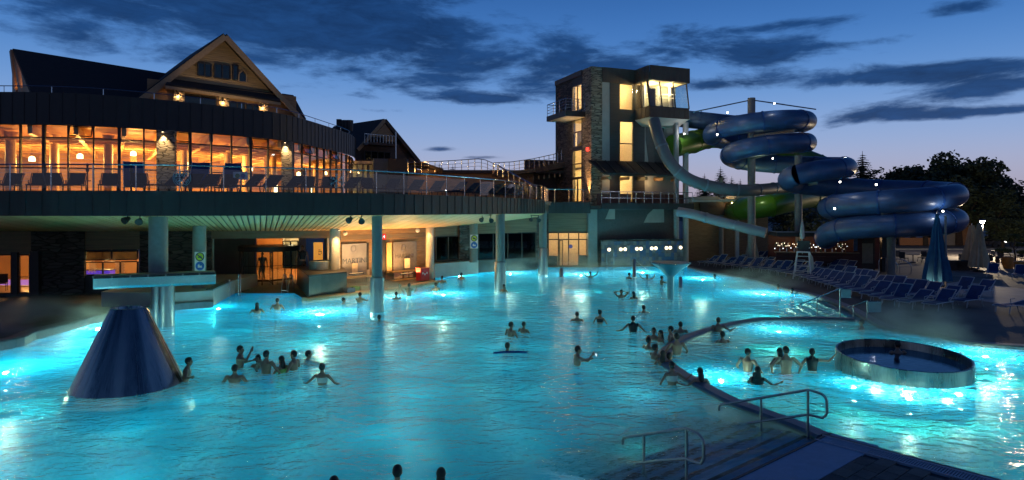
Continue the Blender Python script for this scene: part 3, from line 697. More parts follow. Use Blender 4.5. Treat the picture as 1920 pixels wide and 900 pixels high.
# ledge on the left of the entrance channel -------------------------------------
led = struct(thingw('channel_ledge', None, None, (-17, 33, 0)))
LP = [Vector((*p[:2], 0)) for p in (g2(321, 581), g2(400, 575), g2(441, 552))]
poly = [LP[0] + Vector((-3.5, .4, 0)), LP[0] + Vector((0, .05, 0)), LP[1], LP[2], Vector((LP[2].x - .1, 38.5, 0)), Vector((-21, 38.0, 0))]
MB().prism([(p.x, p.y) for p in poly], DK, .78).build('ledge', m_conc, led)
MB().prism([(p.x, p.y) for p in [LP[1] + Vector((.02, -.05, 0)), LP[2] + Vector((.03, 0, 0)), LP[2] + Vector((-.4, 0, 0)), LP[1] + Vector((-.4, .1, 0))]], .78, .84).build('ledge_coping', m_coping, led)
column(374, 31.6, .31, None, 3.9, 'pale square-shouldered column carrying a blue and yellow notice', z0=.78)
def notice(px, py, D, h, label):
    c = P(px, py, D); t = thing('notice_sign', label, 'sign', c)
    M0 = Matrix.Rotation(R(90), 4, 'X'); wd = h * .56
    MB().box((0, 0, 0), (wd, .02, h)).build('board', m_white, t)
    for s_, m1, m2 in ((1, mat('sign_yellow', (.55, .62, .05), .5), mat('sign_navy', (.01, .03, .12), .5)), (-1, mat('sign_blue', (.02, .16, .55), .5), m_white)):
        b = MB(); b.lathe([(0, .0), (wd * .42, 0), (wd * .42, .008), (0, .008)], 24, M=Matrix.Translation((0, -.011, s_ * h * .245)) @ M0); b.build('disc', m2 if s_ > 0 else m1, t)
        b = MB(); b.lathe([(0, .0), (wd * .34, 0), (wd * .34, .008), (0, .008)], 24, M=Matrix.Translation((0, -.018, s_ * h * .245)) @ M0); b.build('disc_face', m1, t)
        if s_ > 0:
            b = MB(); b.box(None, (wd * .74, .006, wd * .08), M=Matrix.Translation((0, -.030, s_ * h * .245)) @ Matrix.Rotation(R(40), 4, 'Y')); b.build('bar', m2, t)
            b = MB(); b.extr([(-wd * .2, -.028, h * .245 - .02), (wd * .05, -.028, h * .245 + .03), (wd * .22, -.028, h * .245 - .01), (wd * .16, -.028, h * .245 - .05), (-wd * .14, -.028, h * .245 - .05)], (0, .002, 0)); b.build('swimmer_pictogram', m2, t)
        else:
            b = MB(); b.extr([(-wd * .18, -.028, -h * .245 - .08), (wd * .2, -.028, -h * .245 - .08), (wd * .2, -.028, -h * .245 + .02), (.0, -.028, -h * .245 + .01), (-wd * .05, -.028, -h * .245 + .09), (-wd * .18, -.028, -h * .245 + .05)], (0, .002, 0)); b.build('shower_pictogram', m2, t)
notice(375, 490, 31.2, .92, 'tall white notice with yellow and blue discs on the left column')
notice(889, 453, 44.4, .95, 'white notice with yellow and blue discs on the column by the dark windows')
for k, (px, py) in enumerate(((429, 525), (449, 514))):
    b_ = G(px, 558 if k == 0 else 553); t = thing('grab_rail', ('stubby steel shower post at the left of the entrance channel', 'thin looped steel grab rail at the mouth of the entrance channel')[k], 'rail', (b_.x, b_.y, 0))
    hh = Z(py, b_.y); MB().tube([(-.05, 0, -.4), (-.05, 0, hh - .1), (-.03, 0, hh - .02), (.03, 0, hh - .02), (.05, 0, hh - .1), (.05, 0, -.4)], .022, 8).build('rail_tube', m_rail, t, True)
    if k == 0: MB().lathe([(0, 0), (.12, 0), (.12, .05), (0, .05)], 12, (0, 0, hh - .05)).build('rail_cap', m_rail, t)
# recess with revolving door ------------------------------------------------------
wallseg(eD(392, 36.4), eD(640, 37.4), Z(447, 37), 3.7, m_lintel, 'lintel')
rc = [(X(396, 36.6), 36.7), (X(396, 44), 43.5), (X(612, 44), 43.5), (X(612, 37.5), 37.7)]
recess = thingw('entrance_lobby', 'dim entrance lobby recess behind the channel', 'lobby', (-15, 40, 0))
for (p, q) in ((rc[0], rc[1]), (rc[2], rc[3])): wallseg((*p, 0), (*q, 0), .05, 3.5, m_conc, 'side_wall', .1, recess)
wallseg((*rc[1], 0), (X(478, 43.4), 43.4, 0), .05, 3.5, m_conc, 'back_wall', .1, recess)
b = MB(); b.add([(*p, 3.38) for p in rc], [(0, 1, 2, 3)]); b.build('lobby_ceiling', m_concd, recess)
dr = P(505, 0, 40.3); dr.z = .1
rdoor = thing('revolving_door', 'round glazed revolving door glowing orange at the end of the channel', 'door', dr)
rr = 1.75; zt_ = Z(470, 40.0) - .1
b = MB(); b.lathe([(rr + .05, zt_), (rr + .08, zt_ + .02), (rr + .08, zt_ + .30), (0, zt_ + .32)], 36); b.build('canopy_drum', m_dark, rdoor)
for k in range(12):
    a = math.pi * (1.05 + .9 * k / 11) - math.pi * .0
    bar('door_post', m_frame, rdoor, (rr * math.cos(a), rr * math.sin(a), 0), (rr * math.cos(a), rr * math.sin(a), zt_), .035 if k % 3 == 0 else .012, 6)
for k in range(3):
    a = 2 * math.pi * k / 3 + 1.0; M = Matrix.Rotation(a, 4, 'Z') @ Matrix.Translation((rr / 2, 0, zt_ / 2))
    block('door_leaf', m_glass, rdoor, None, (rr - .1, .012, zt_ - .1), M=M)
    for z in (.08, zt_ - .06, 1.0): block('leaf_bar', m_frame, rdoor, None, (rr - .05, .05, .10 if z != 1.0 else .03), M=Matrix.Rotation(a, 4, 'Z') @ Matrix.Translation((rr / 2, 0, z)))
    bar('leaf_edge', m_frame, rdoor, (rr * .96 * math.cos(a), rr * .96 * math.sin(a), 0), (rr * .96 * math.cos(a), rr * .96 * math.sin(a), zt_), .03, 6)
room('foyer_room', 'bright orange foyer beyond the revolving door', [(X(478, 41.6), 41.9), (X(556, 41.6), 41.9), (X(566, 49), 50), (X(470, 49), 50)], .08, 3.3, m_warmwall, mat('foyer_tile', (.5, .33, .2), .25, var=.2), [(-14.8, 44.5, 2.9, 1.0), (-16.5, 47.5, 2.9, 1)], skip=(0,), e=190)
framed('lobby_window', 'bright cream window beside the revolving door', eD(531, 40.6), eD(559, 40.6), Z(498, 40.6), Z(452, 40.6), 2, (Z(461, 40.6),))
room('office_room', 'bright cream office behind the lobby window', [(X(530, 40.9), 40.9), (X(560, 40.9), 40.9), (X(562, 41.8), 41.85), (X(534, 41.8), 41.85)], .9, 2.9, mat('cream_wall', (.7, .58, .4), .7), m_rfloor, [(X(546, 41.4), 41.35, 2.5, 1)], skip=(0,), e=14, col=(1, .78, .45))
# ladder rails right of the door
b_ = G(532, 552); t = thing('pool_ladder', 'dark double rail ladder where the channel meets the bar counter', 'ladder', (b_.x, b_.y, 0))
for s_ in (-.18, .18): MB().tube([(s_, 0, -.8), (s_, .2, .4), (s_, .5, 1.05), (s_, .9, .95), (s_, 1.0, .1)], .028, 8).build('ladder_rail', m_steel_d, t, True)
for z in (-.4, -.1, .2): block('rung', m_steel_d, t, (0, .12, z), (.36, .08, .03))
# ---------------------------------------------------------------- swim-up bar
bar_t = thingw('swim_up_bar', 'swim-up bar with dark rounded counter and wooden back wall under the terrace', 'bar', (-9, 36, 0))
bar_poly = [g2(571, 564), g2(636, 556), g2(694, 549), g2(741, 544), g2(780, 537), g2(816, 530)]
ribbon(spline(bar_poly, 4), .5, -.6, .16, mat('bar_ledge_wood', (.42, .30, .18), .45, var=.2, scale=3), 'pool_ledge', bar_t)
cf = [g2(553, 536) + Vector((.12, 0, 0)), g2(571, 564) + Vector((.15, .25, 0)), g2(600, 560) + Vector((0, .2, 0)), g2(646, 555) + Vector((0, .5, 0)), eD(646, 37.5), eD(560, 39.5)]
MB().prism([(p.x, p.y) for p in cf], .05, 1.20).build('counter_body', mat('counter_dark', (.06, .075, .075), .35, var=.2, scale=2), bar_t)
MB().prism([(p.x * 1.0 + (p.x - cf[3].x) * .01, p.y - .03) for p in cf], 1.20, 1.27).build('counter_top', m_dark, bar_t)
b = MB(); b.lathe([(.55, 1.27), (.6, 1.3), (.6, 1.75), (.55, 1.78)], 24, (X(600, 36.2), 36.2, 0)); b.build('round_cabinet', mat('cabinet_metal', (.25, .27, .26), .35, .6, var=.15), bar_t)
block('lit_poster', mat('poster_orange', (.75, .32, .05), .5, var=.15, emit=(1, .38, .05), estr=.55), bar_t, (X(596, 36.9), 36.95, 1.27 + .95), (.52, .03, 1.1))
for i in range(3):
    for j in range(4):
        if (i * j + i) % 3 != 2: block('poster_print', m_dark, bar_t, (X(600, 36.9) + (i - 1) * .07, 36.92, 2.2 + (j - 1.5) * .09), (.05, .01, .06))
bw0, bw1 = eD(640, 39.0), eD(800, 44.0)
bu = (bw1 - bw0).normalized(); bn = Vector((bu.y, -bu.x, 0))
if bn.y > 0: bn = -bn
brz = math.atan2(bu.y, bu.x); BL = (bw1 - bw0).length
def onbar(t, z, out=0.0): p = bw0 + bu * (t * BL) + bn * out; p.z = z; return p
nb = 11
for k in range(nb):                                               # back wall boards
    z0 = .1 + k * 3.3 / nb; block('wall_board', (m_timber, m_lintel)[k % 2 if k > 7 else 0], bar_t, onbar(.5, z0 + .15, -.1), (BL, .08 + .01 * (k % 2), 3.3 / nb - .012), brz)
def barpx(px):                                                    # photo column -> position on the back wall
    best = min(range(201), key=lambda i: abs(960 + F * onbar(i / 200, 0).x / onbar(i / 200, 0).y - px)); return best / 200
def barbox(px0, px1, py0, py1, th, m, name, out=.05):
    t0, t1 = barpx(px0), barpx(px1); c = onbar((t0 + t1) / 2, 0); D = c.y; z1, z0 = Z(py0, D), Z(py1, D)
    c = onbar((t0 + t1) / 2, (z0 + z1) / 2, out); return block(name, m, bar_t, c, ((t1 - t0) * BL, th, z1 - z0), brz)
m_bsign = mat('frosted_sign', (.30, .31, .36), .5, var=.15, scale=1.2)
barbox(640, 686, 457, 517, .06, m_bsign, 'sign_panel'); barbox(736, 780, 453, 506, .06, mat('slate_sign', (.16, .15, .16), .5, var=.15), 'sign_panel')
for (px, py, sz, m) in ((664, 489, .46, mat('sign_letter', (.10, .14, .22), .5)), (757, 480, .40, mat('sign_letter_b', (.09, .085, .09), .5))):
    t0 = barpx(px); D = onbar(t0, 0).y; M = face_matrix(onbar(t0, Z(py, D), .095), -bu if bu.cross(UP).dot(bn) < 0 else bu, UP); text_obj('lettering', 'MARTINI', sz, m, bar_t, M, .006)
for (px, py) in ((661, 466), (755, 465)):
    t0 = barpx(px); D = onbar(t0, 0).y; c = onbar(t0, Z(py, D), .09); b = MB(); b.lathe([(.16, 0), (.20, 0), (.20, .01), (.16, .01), (.16, 0)], 20, M=Matrix.Translation(c) @ Matrix.Rotation(brz, 4, 'Z') @ Matrix.Rotation(R(90), 4, 'X')); b.build('sign_ring', m_steel_d, bar_t)
m_paper = mat('paper_menu', (.66, .55, .42), .8, var=.08)
for (a, b_, c_, d_) in ((654, 665, 493, 512), (753, 763, 484, 502), (733, 748, 510, 522), (752, 760, 509, 520), (762, 769, 508, 519), (682, 687, 505, 515)): barbox(a, b_, c_, d_, .02, m_paper, 'menu_sheet', .32)
barbox(640, 690, 517, 520, .5, m_wood, 'shelf', .28); barbox(728, 790, 506, 508.5, .4, m_wood, 'shelf', .25); barbox(640, 690, 533, 537, .6, m_wood, 'shelf', .5); barbox(728, 780, 522, 526, .6, m_wood, 'shelf', .4)
barbox(686, 690, 455, 540, .1, m_dark, 'door_jamb', .06); barbox(714, 722, 450, 545, .06, m_dark, 'door_opening', .05)
barbox(723, 733, 455, 512, .08, m_wood, 'slatted_panel', .06)
t0 = barpx(718); D = onbar(t0, 0).y - .8
ex = thing('exit_sign', 'small red lit sign reading 24 above the bar doorway', 'sign', P(718, 444, D), 0)
MB().box((0, 0, 0), (.38, .06, .38)).build('sign_box', emis('sign_red', (1, .03, .02), .9), ex)
text_obj('lettering', '24', .30, emis('sign_white', (1, .9, .85), 2.0), ex, face_matrix((0, -.035, 0), (1, 0, 0), (0, 0, 1)), .004)
cl = thing('drinks_cooler', 'red drinks cooler with white lettering at the end of the bar', 'cooler', (X(791, 40.8), 41.2, .1), brz)
MB().box((0, 0, .40), (.75, .5, .78)).build('cooler_body', mat('cooler_red', (.55, .02, .03), .35, var=.1), cl, bevel=.03); MB().box((0, 0, .81), (.78, .53, .05)).build('lid', mat('cooler_lid', (.6, .08, .06), .35), cl)
for i in range(3): block('printed_wave', m_white, cl, (-.2 + i * .17, -.256, .5 - .07 * (i % 2)), (.1, .01, .12))
for (px, py, c_) in ((661, 546, (.15, .35, .05)), (676, 545, (.5, .35, .2)), (650, 549, (.10, .12, .2))):
    p = G(px, py, .2); p.y += .6; p.z = .16; t = thing('fruit_crate', {661: 'green crate on the bar ledge', 676: 'cream crate on the bar ledge', 650: 'dark blue crate on the bar ledge'}[px], 'crate', p, brz)
    mm = mat('crate_%d' % px, c_, .6); MB().box((0, 0, .02), (.5, .35, .04)).build('crate_base', mm, t)
    for s_ in (-1, 1): MB().box((0, s_ * .17, .14), (.5, .02, .2)).build('crate_side', mm, t); MB().box((s_ * .24, 0, .14), (.02, .35, .2)).build('crate_end', mm, t)
m_colw = mat('warm_column', (.45, .40, .33), .6, var=.08)
column(628, 36.2, .29, None, 3.9, 'round column lit warm at the left end of the bar', z0=.06, m=m_colw)
column(806, 42.2, .27, None, 3.9, 'round column lit warm at the right end of the bar', z0=.06, m=m_colw)
m_dl = emis('downlight_lens', (1, .75, .4), 14)
def downlight(p, e, col=WARM, cone=110, label=''):
    t = thing('downlight', label, 'lamp', p, group='small warm downlights'); MB().lathe([(0, 0), (.07, 0), (.09, .02), (.09, .06), (0, .06)], 14).build('trim', m_rail, t); MB().lathe([(0, -.006), (.055, -.004)], 14).build('lens', m_dl, t)
    lamp('SPOT', p + Vector((0, 0, -.03)), col, e, .05, target=p + Vector((0, 0, -3)), cone=cone, blend=.7, name='downlight_beam')
for k, (px, py, D, e) in enumerate(((658, 427, 37.6, 130), (757, 425, 40.3, 150), (803, 423, 41.5, 700), (636, 430, 35.6, 600), (700, 428, 37.6, 130))):
    p = P(px, py, D); p.z = Z(py, D) - .06
    downlight(p, e, label='small warm downlight ' + ['in the soffit left of the bar signs', 'in the soffit above the right bar sign', 'in the soffit at the right bar column', 'in the soffit beside the left bar column', 'in the soffit behind the sleeved column'][k])
for (px, py, lb) in ((647, 437, 'left'), (783, 432, 'right')):
    p = P(px, py, 38.5 if px < 700 else 42.6); t = thing('speaker', 'small white speaker on the bar wall at the %s' % lb, 'speaker', p); MB().lathe([(0, -.16), (.10, -.15), (.15, 0), (.10, .1), (0, .12)], 14, M=Matrix.Rotation(R(80), 4, 'X')).build('cone', m_white, t, True); bar('bracket', m_rail, t, (0, .05, 0), (0, .3, .05), .02)
# warm light from the bar onto the soffit: two added strip lamps facing up
for px, D in ((668, 37.8), (762, 41.0)):
    p = P(px, 519, D); p.z = Z(517, D) + .12; t = thing('added_shelf_strip', 'added strip lamp on the bar shelf %s' % ('below the left sign' if px < 700 else 'below the right sign'), 'lamp', p, brz)
    MB().box((0, 0, 0), (1.0, .08, .06)).build('housing', m_dark, t); MB().box((0, 0, .035), (.9, .05, .01)).build('diffuser', emis('strip_warm', (1, .6, .25), 2), t); lamp('AREA', p + Vector((0, -.25, .1)), (1, .50, .15), 300, 1.2, target=p + Vector((0, -.25, 3)), name='strip_light')
# ---------------------------------------------------------------- niche and far wall
fw = thingw('far_wall', 'shaded green tinted wall with dark windows at the back of the pool', 'wall', (0, 51, 0))
wallseg(eD(815, 43.2), eD(897, 46.4), .05, 1.0, m_conc, 'plinth', .8, fw)
wallseg(eD(815, 44.2), eD(862, 46.2), Z(443, 45), 4.4, m_lintel, 'lintel', .3, fw)
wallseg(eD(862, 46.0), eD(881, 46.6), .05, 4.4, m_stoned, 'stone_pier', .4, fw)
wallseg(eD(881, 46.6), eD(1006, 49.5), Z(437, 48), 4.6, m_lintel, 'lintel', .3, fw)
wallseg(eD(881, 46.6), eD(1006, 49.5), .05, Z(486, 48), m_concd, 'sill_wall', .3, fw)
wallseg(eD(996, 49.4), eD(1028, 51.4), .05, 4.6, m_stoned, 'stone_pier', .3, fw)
wallseg(eD(1027, 51.5), eD(1112, 51.7), Z(436, 51.5), 4.6, m_lintel, 'lintel', .3, fw)
wallseg(eD(1103, 51.4), eD(1120, 51.6), .05, 4.7, m_colf, 'corner_pier', .5, fw)
column(888, 44.7, .28, None, 4.3, 'pale green column carrying a notice above the niche plinth', z0=1.0)
framed('dark_window', 'wide dark window in the niche left of the notice column', eD(817, 44.3), eD(862, 46.2), Z(488, 45), Z(443, 45), 2, gm=m_glassd)
framed('dark_window', 'long dark window row between the two sleeved columns', eD(897, 47.2), eD(1004, 49.4), Z(486, 48), Z(437, 48), 4, gm=m_glassd)
room('fitness_room', 'dim room behind the long dark window row', [(X(815, 45), 45.0), (X(897, 47.6), 47.6), (X(1004, 49.7), 49.7), (X(1004, 54), 54), (X(815, 54), 54)], .1, 4.2, m_concd, m_concd, [(-3.5, 51, 3.6, 1)], skip=(0, 1), e=2.2, col=(.5, .8, 1))
for k in range(4): block('bench', m_steel_d, MATS and fw, (X(905 + 24 * k, 50.5), 50.6, 1.9), (.9, .4, .5))
dw = framed('glass_door', 'brightly lit glass entrance door and side panes at the back of the pool', eD(1028, 51.55), eD(1104, 51.65), .15, Z(436, 51.6), 4, (Z(449, 51.6),), cat='door', fw=.09)
wallseg(eD(1028, 51.6), eD(1045, 51.6), .1, .95, m_concd, 'sill_wall', .2, dw); wallseg(eD(1085, 51.6), eD(1104, 51.6), .1, 1.0, m_concd, 'sill_wall', .2, dw)
c = P(1070, 462, 51.5); b = MB(); b.lathe([(0, 0), (.16, 0), (.16, .01), (0, .01)], 20, M=Matrix.Translation(c) @ Matrix.Rotation(R(90), 4, 'X')); b.build('round_sticker', mat('sticker_blue', (.10, .12, .45), .5), dw)
M = Matrix.Translation((X(1052, 51.2), 51.1, 1.2)) @ Matrix.Rotation(R(70), 4, 'Z'); block('open_leaf', m_glass, dw, None, (.9, .02, 2.1), M=M); 
for dz in (-1.05, 1.05): block('leaf_rail', m_frame, dw, None, (.95, .05, .09), M=M @ Matrix.Translation((0, 0, dz)))
for dx in (-.45, .45): block('leaf_stile', m_frame, dw, None, (.08, .05, 2.15), M=M @ Matrix.Translation((dx, 0, 0)))
room('hallway_room', 'bright warm hallway behind the glass entrance door', [(X(1027, 51.9), 51.95), (X(1105, 51.9), 51.95), (X(1105, 55), 55.5), (X(1030, 55), 55.5)], .1, 3.0, mat('hall_wall', (.75, .6, .42), .6), m_rfloor, [(4.2, 53.2, 2.7, 1), (5.6, 53.4, 2.7, 1)], skip=(0,), e=95, col=(1, .70, .36))
# shower wall with round lamps
sw = thingw('shower_wall', 'dark mosaic shower wall with a row of round lamps at the pool end', 'wall', (10, 50.5, 0))
s0, s1 = eD(1127, 51.3), eD(1281, 52.6)
wallseg(s0, s1, .1, Z(449, 51.8), m_stoned, 'wall_body', .5, sw)
m_mos = [mat('mosaic_a', (.10, .10, .12), .4), mat('mosaic_b', (.05, .09, .17), .35), mat('mosaic_c', (.17, .16, .16), .5)]
su = (s1 - s0).normalized(); SL = (s1 - s0).length; rgm = random.Random(5)
for i in range(26):
    for j in range(6):
        c = s0 + su * ((i + .5) * SL / 26) + Vector((su.y, -su.x, 0)) * .012; c.z = .2 + (j + .5) * (Z(451, 51.8) - .25) / 6
        block('wall_tile', rgm.choice(m_mos), sw, c, (SL / 26 - .02, .03, (Z(451, 51.8) - .25) / 6 - .02), math.atan2(su.y, su.x))
m_rl = emis('round_lamp', (1, .85, .55), 3.0)
for k, (px, py) in enumerate(((1142, 468), (1164, 467.5), (1172, 467.2), (1194, 466.5), (1201.5, 466.3), (1222, 465.6), (1229.5, 465.3), (1249.5, 464.8), (1256.5, 464.5), (1276, 464))):
    D = 51.2 + (px - 1127) / 154 * 1.3; p = P(px, py, D - .06); t = thing('round_wall_lamp', '%s small round lamp from the left on the shower wall' % ORD[k], 'lamp', p, group='round lamps on the shower wall')
    M = Matrix.Rotation(R(90), 4, 'X'); MB().lathe([(0, 0), (.135, 0), (.135, .05), (0, .06)], 16, M=M).build('lamp_disc', m_rl, t); MB().lathe([(.135, -.03), (.16, -.03), (.16, .04), (.135, .04)], 16, M=M).build('lamp_ring', m_steel_d, t)
for k, px in enumerate((1138, 1151)):
    p = eD(px, 50.6); t = thing('shower_post', 'thin steel post %s in front of the shower wall' % ('at the left' if k == 0 else 'second from the left'), 'post', (p.x, p.y, .05)); MB().tube([(0, 0, -.3), (0, 0, 1.2), (0, -.05, 1.26), (0, -.3, 1.26)], .035, 8).build('post_tube', m_rail, t, True); MB().lathe([(.09, 0), (.09, .03), (.04, .05)], 12, (0, 0, .03)).build('base_flange', m_rail, t)
# ---------------------------------------------------------------- glazed hall on the terrace
HB, HT = 9.27, 11.05
hpx = [(0, 35.0), (153, 35.5), (300, 37.4), (453, 40.6), (530, 43.1), (600, 48.3), (655, 55.0)]
HC = spline([Vector((-40, 37, 0)), Vector((-34, 35.3, 0))] + [eD(a, d) for a, d in hpx] + [Vector((-15.2, 61, 0))], 10)
hall = thingw('glazed_hall', 'curved glazed restaurant hall glowing orange under a tall dark seamed roof band', 'building', (-22, 40, ZT - .06))
hp = resample(HC, .62)
for a, b in zip(hp, hp[1:]):                                       # roof band, standing-seam sheets
    d = b - a; mid = (a + b) / 2; nn = Vector((d.y, -d.x, 0)).normalized(); mid = mid + nn * .25; mid.z = (HB + HT) / 2
    block('band_sheet', m_clad, hall, mid, (d.length * 1.03 - .012, .06, HT - HB), math.atan2(d.y, d.x))
    s_ = a + nn * .285; s_.z = (HB + HT) / 2; block('seam', m_clad, hall, s_, (.025, .045, HT - HB - .03), math.atan2(d.y, d.x))
MB().tube([Vector((p.x, p.y, HT + .38)) for p in hp], .025, 6).build('roof_rail', m_rail, hall)
for p in hp[::4]: bar('roof_rail_post', m_rail, hall, (p.x, p.y, HT - .05), (p.x, p.y, HT + .38), .02, 5)
roofp = [(p.x, p.y) for p in hp] + [(-25, 62), (-42, 62), (-42, 40)]
MB().prism(roofp, HT - .5, HT - .35).build('flat_roof', m_concd, hall)
# interior
inn = [(p.x + .0, p.y + .15) for p in hp[::3]] 
m_hallwood = mat('hall_wood', (.55, .30, .11), .55, var=.25, scale=1.0, stretch=(.25, .25, 5)); m_hallceil = mat('hall_ceiling', (.50, .27, .10), .55, var=.2, scale=.8)
b = MB(); fl = inn + [(-14.6, 66), (-23, 66), (-29, 56), (-42, 47)]
b.add([(x, y, ZT - .04) for x, y in fl], [tuple(range(len(fl)))]); b.build('hall_floor', mat('hall_floor', (.35, .22, .12), .3, var=.2), hall)
b = MB(); b.add([(x, y, HB + .05) for x, y in fl], [tuple(range(len(fl)))]); b.build('hall_ceiling', m_hallceil, hall)
bk = [(-44, 45.5), (-34, 46), (-28.5, 51), (-24.5, 58), (-22.5, 65), (-14.2, 66), (-14.6, 60)]
for (p, q) in zip(bk, bk[1:]):
    p, q = Vector((*p, 0)), Vector((*q, 0)); nb_ = 14
    for k in range(nb_): 
        h_ = (HB - ZT) / nb_; c = (p + q) / 2; c.z = ZT + (k + .5) * h_; block('wall_board', (m_hallwood, m_hallceil)[k % 4 == 0], hall, c, ((q - p).length, .1 + .03 * (k % 2), h_ - .015), math.atan2((q - p).y, (q - p).x))
# ceiling beams fanning out from the glass to the back
m_beam = mat('glulam_beam', (.60, .36, .15), .5, var=.15, scale=1.5)
hb = resample(HC, 2.35)
for i, p in enumerate(hb[1:-2]):
    q0 = hb[i + 2]; d = (q0 - p).normalized(); nn = Vector((-d.y, d.x, 0)); nn = nn if nn.y > 0 or nn.x < 0 else -nn
    t_ = min(9.5, 9.5); q = p + (nn * .6 + Vector((-.5, .85, 0)) * .6).normalized() * t_
    beam('ceiling_beam', m_beam, hall, (p.x, p.y, HB - .2), (q.x, q.y, HB - .32 - .5), .22, .5)
for k in range(6):
    off_ = 1.6 + 1.4 * k; pts = [p + Vector((-.35, .9, 0)) * off_ for p in resample(HC, 3.0)][1:-3]
    MB().tube([Vector((p.x, p.y, HB - .55 - .04 * k)) for p in pts], .09, 6).build('ceiling_batten', m_beam, hall)
# inner columns
m_icol = mat('hall_column', (.50, .33, .17), .5, var=.12)
for k, (px, D, r) in enumerate(((102, 38.5, .24), (203, 38.8, .24), (345, 42.5, .22), (428, 44.5, .26), (462, 46.8, .30), (500, 47.5, .2), (513, 47.0, .2), (592, 54, .2), (20, 37, .26), (250, 43, .2))):
    c = eD(px, D); b = MB(); b.lathe([(r, ZT - .05), (r, HB - .4), (r * 1.5, HB - .1)], 18, (c.x, c.y, 0)); b.build('inner_column', m_icol, hall, True)
# glazing: mullions, transoms, panes, some vents tilted open
gp = resample(HC, 1.22)
ZTR = Z(258, 35.2)
ZR = 6.95
stone_px = (315, 540)
cnt = 0
for i, (a, b) in enumerate(zip(gp, gp[1:])):
    d = b - a; rz = math.atan2(d.y, d.x); mid = (a + b) / 2; px = 960 + F * mid.x / mid.y
    if mid.x < -31.5: continue
    if any(abs(px - s_) < (18 if s_ == 315 else 13) for s_ in stone_px): continue
    nn = Vector((d.y, -d.x, 0)).normalized()
    thick = .16 if i % 3 == 0 else .075
    block('mullion', m_frame, hall, (a.x, a.y, (ZT + HB) / 2), (thick, .14, HB - ZT + .1), rz)
    for z in (ZTR, ZR): block('transom', m_frame, hall, (mid.x, mid.y, z), (d.length - thick, .08, .07), rz)
    for z0, z1 in ((ZT, ZR), (ZR, ZTR), (ZTR, HB)):
        if z0 == ZTR and i % 4 == 1:                                # open vent
            h_ = z1 - z0 - .05; M = Matrix.Translation((mid.x, mid.y, z1)) @ Matrix.Rotation(rz, 4, 'Z') @ Matrix.Rotation(R(-22), 4, 'X')
            v = block('open_vent', m_glass, hall, None, (d.length - .12, .02, h_), M=M @ Matrix.Translation((0, 0, -h_ / 2)))
            for dz in (-h_, -.02): block('vent_bar', m_frame, hall, None, (d.length - .08, .05, .05), M=M @ Matrix.Translation((0, 0, dz)))
            for dx in (-1, 1): block('vent_stile', m_frame, hall, None, (.05, .05, h_), M=M @ Matrix.Translation((dx * (d.length / 2 - .06), 0, -h_ / 2)))
        else: block('pane', m_glass, hall, (mid.x, mid.y, (z0 + z1) / 2), (d.length - .02, .012, z1 - z0 - .06), rz)
# ledge-stone piers with downlights
m_pier = stone_mat('pier_stone', (.30, .24, .17), (.52, .44, .33), (.05, .04, .03), 2.2, 8.0)
for px, D, wd in ((315, 37.5, .95), (540, 43.4, .68)):
    c = eD(px, D); c.y -= .15
    block('stone_pier', m_pier, hall, (c.x, c.y, (ZT + HB) / 2), (wd, .5, HB - ZT), math.atan2(-c.x, c.y) * .5)
    p = Vector((c.x, c.y - .42, HB - .12)); t = thing('pier_downlight', 'warm downlight washing the %s stone pier of the hall' % ('wide left' if px == 315 else 'narrow right'), 'lamp', p)
    MB().lathe([(0, 0), (.06, 0), (.07, .03), (.07, .12), (0, .12)], 12).build('housing', m_dark, t); MB().lathe([(0, -.005), (.05, -.004)], 12).build('lens', m_dl, t)
    lamp('SPOT', p + Vector((0, -.02, -.03)), (1, .68, .32), 300, .03, target=p + Vector((0, .22, -2)), cone=75, blend=.8, name='pier_beam')
# hall lamps: pendants
HL = [(60, 38.5), (150, 39.5), (250, 40.5), (350, 43), (430, 46), (500, 50), (560, 54), (610, 57.5), (-60, 38.5), (300, 45), (470, 52)]
m_pend = emis('pendant_glow', (1, .66, .30), 9)
for k, (px, D) in enumerate(HL):
    c = eD(px, D); c.z = 7.7 + .25 * (k % 3)
    t = thing('pendant_lamp', '%s warm pendant lamp inside the glazed hall' % ORD[k], 'lamp', c, group='pendant lamps in the hall')
    MB().lathe([(.05, .18), (.16, .1), (.17, -.12), (.0, -.14)], 14).build('shade', m_pend, t); bar('cord', m_dark, t, (0, 0, .18), (0, 0, HB - c.z - .1), .008, 5)
    lamp('POINT', c + Vector((0, 0, -.3)), (1, .46, .10), 680, .25, name='pendant_light')
# glowing floor lamp cylinders
for k, px in enumerate((517, 582)):
    D = 46 if px == 517 else 51; c = eD(px, D); c.z = ZT - .04; t = thing('floor_lamp', 'bright cylindrical floor lamp in the %s of the hall' % ('middle' if px == 517 else 'right part'), 'lamp', c)
    MB().lathe([(0, 1.25), (.12, 1.25), (.12, .1), (0, .1)], 14).build('lamp_shade', emis('cylinder_glow', (1, .75, .4), 5), t); MB().lathe([(0, 0), (.16, 0), (.16, .1), (0, .1)], 14).build('foot', m_dark, t)
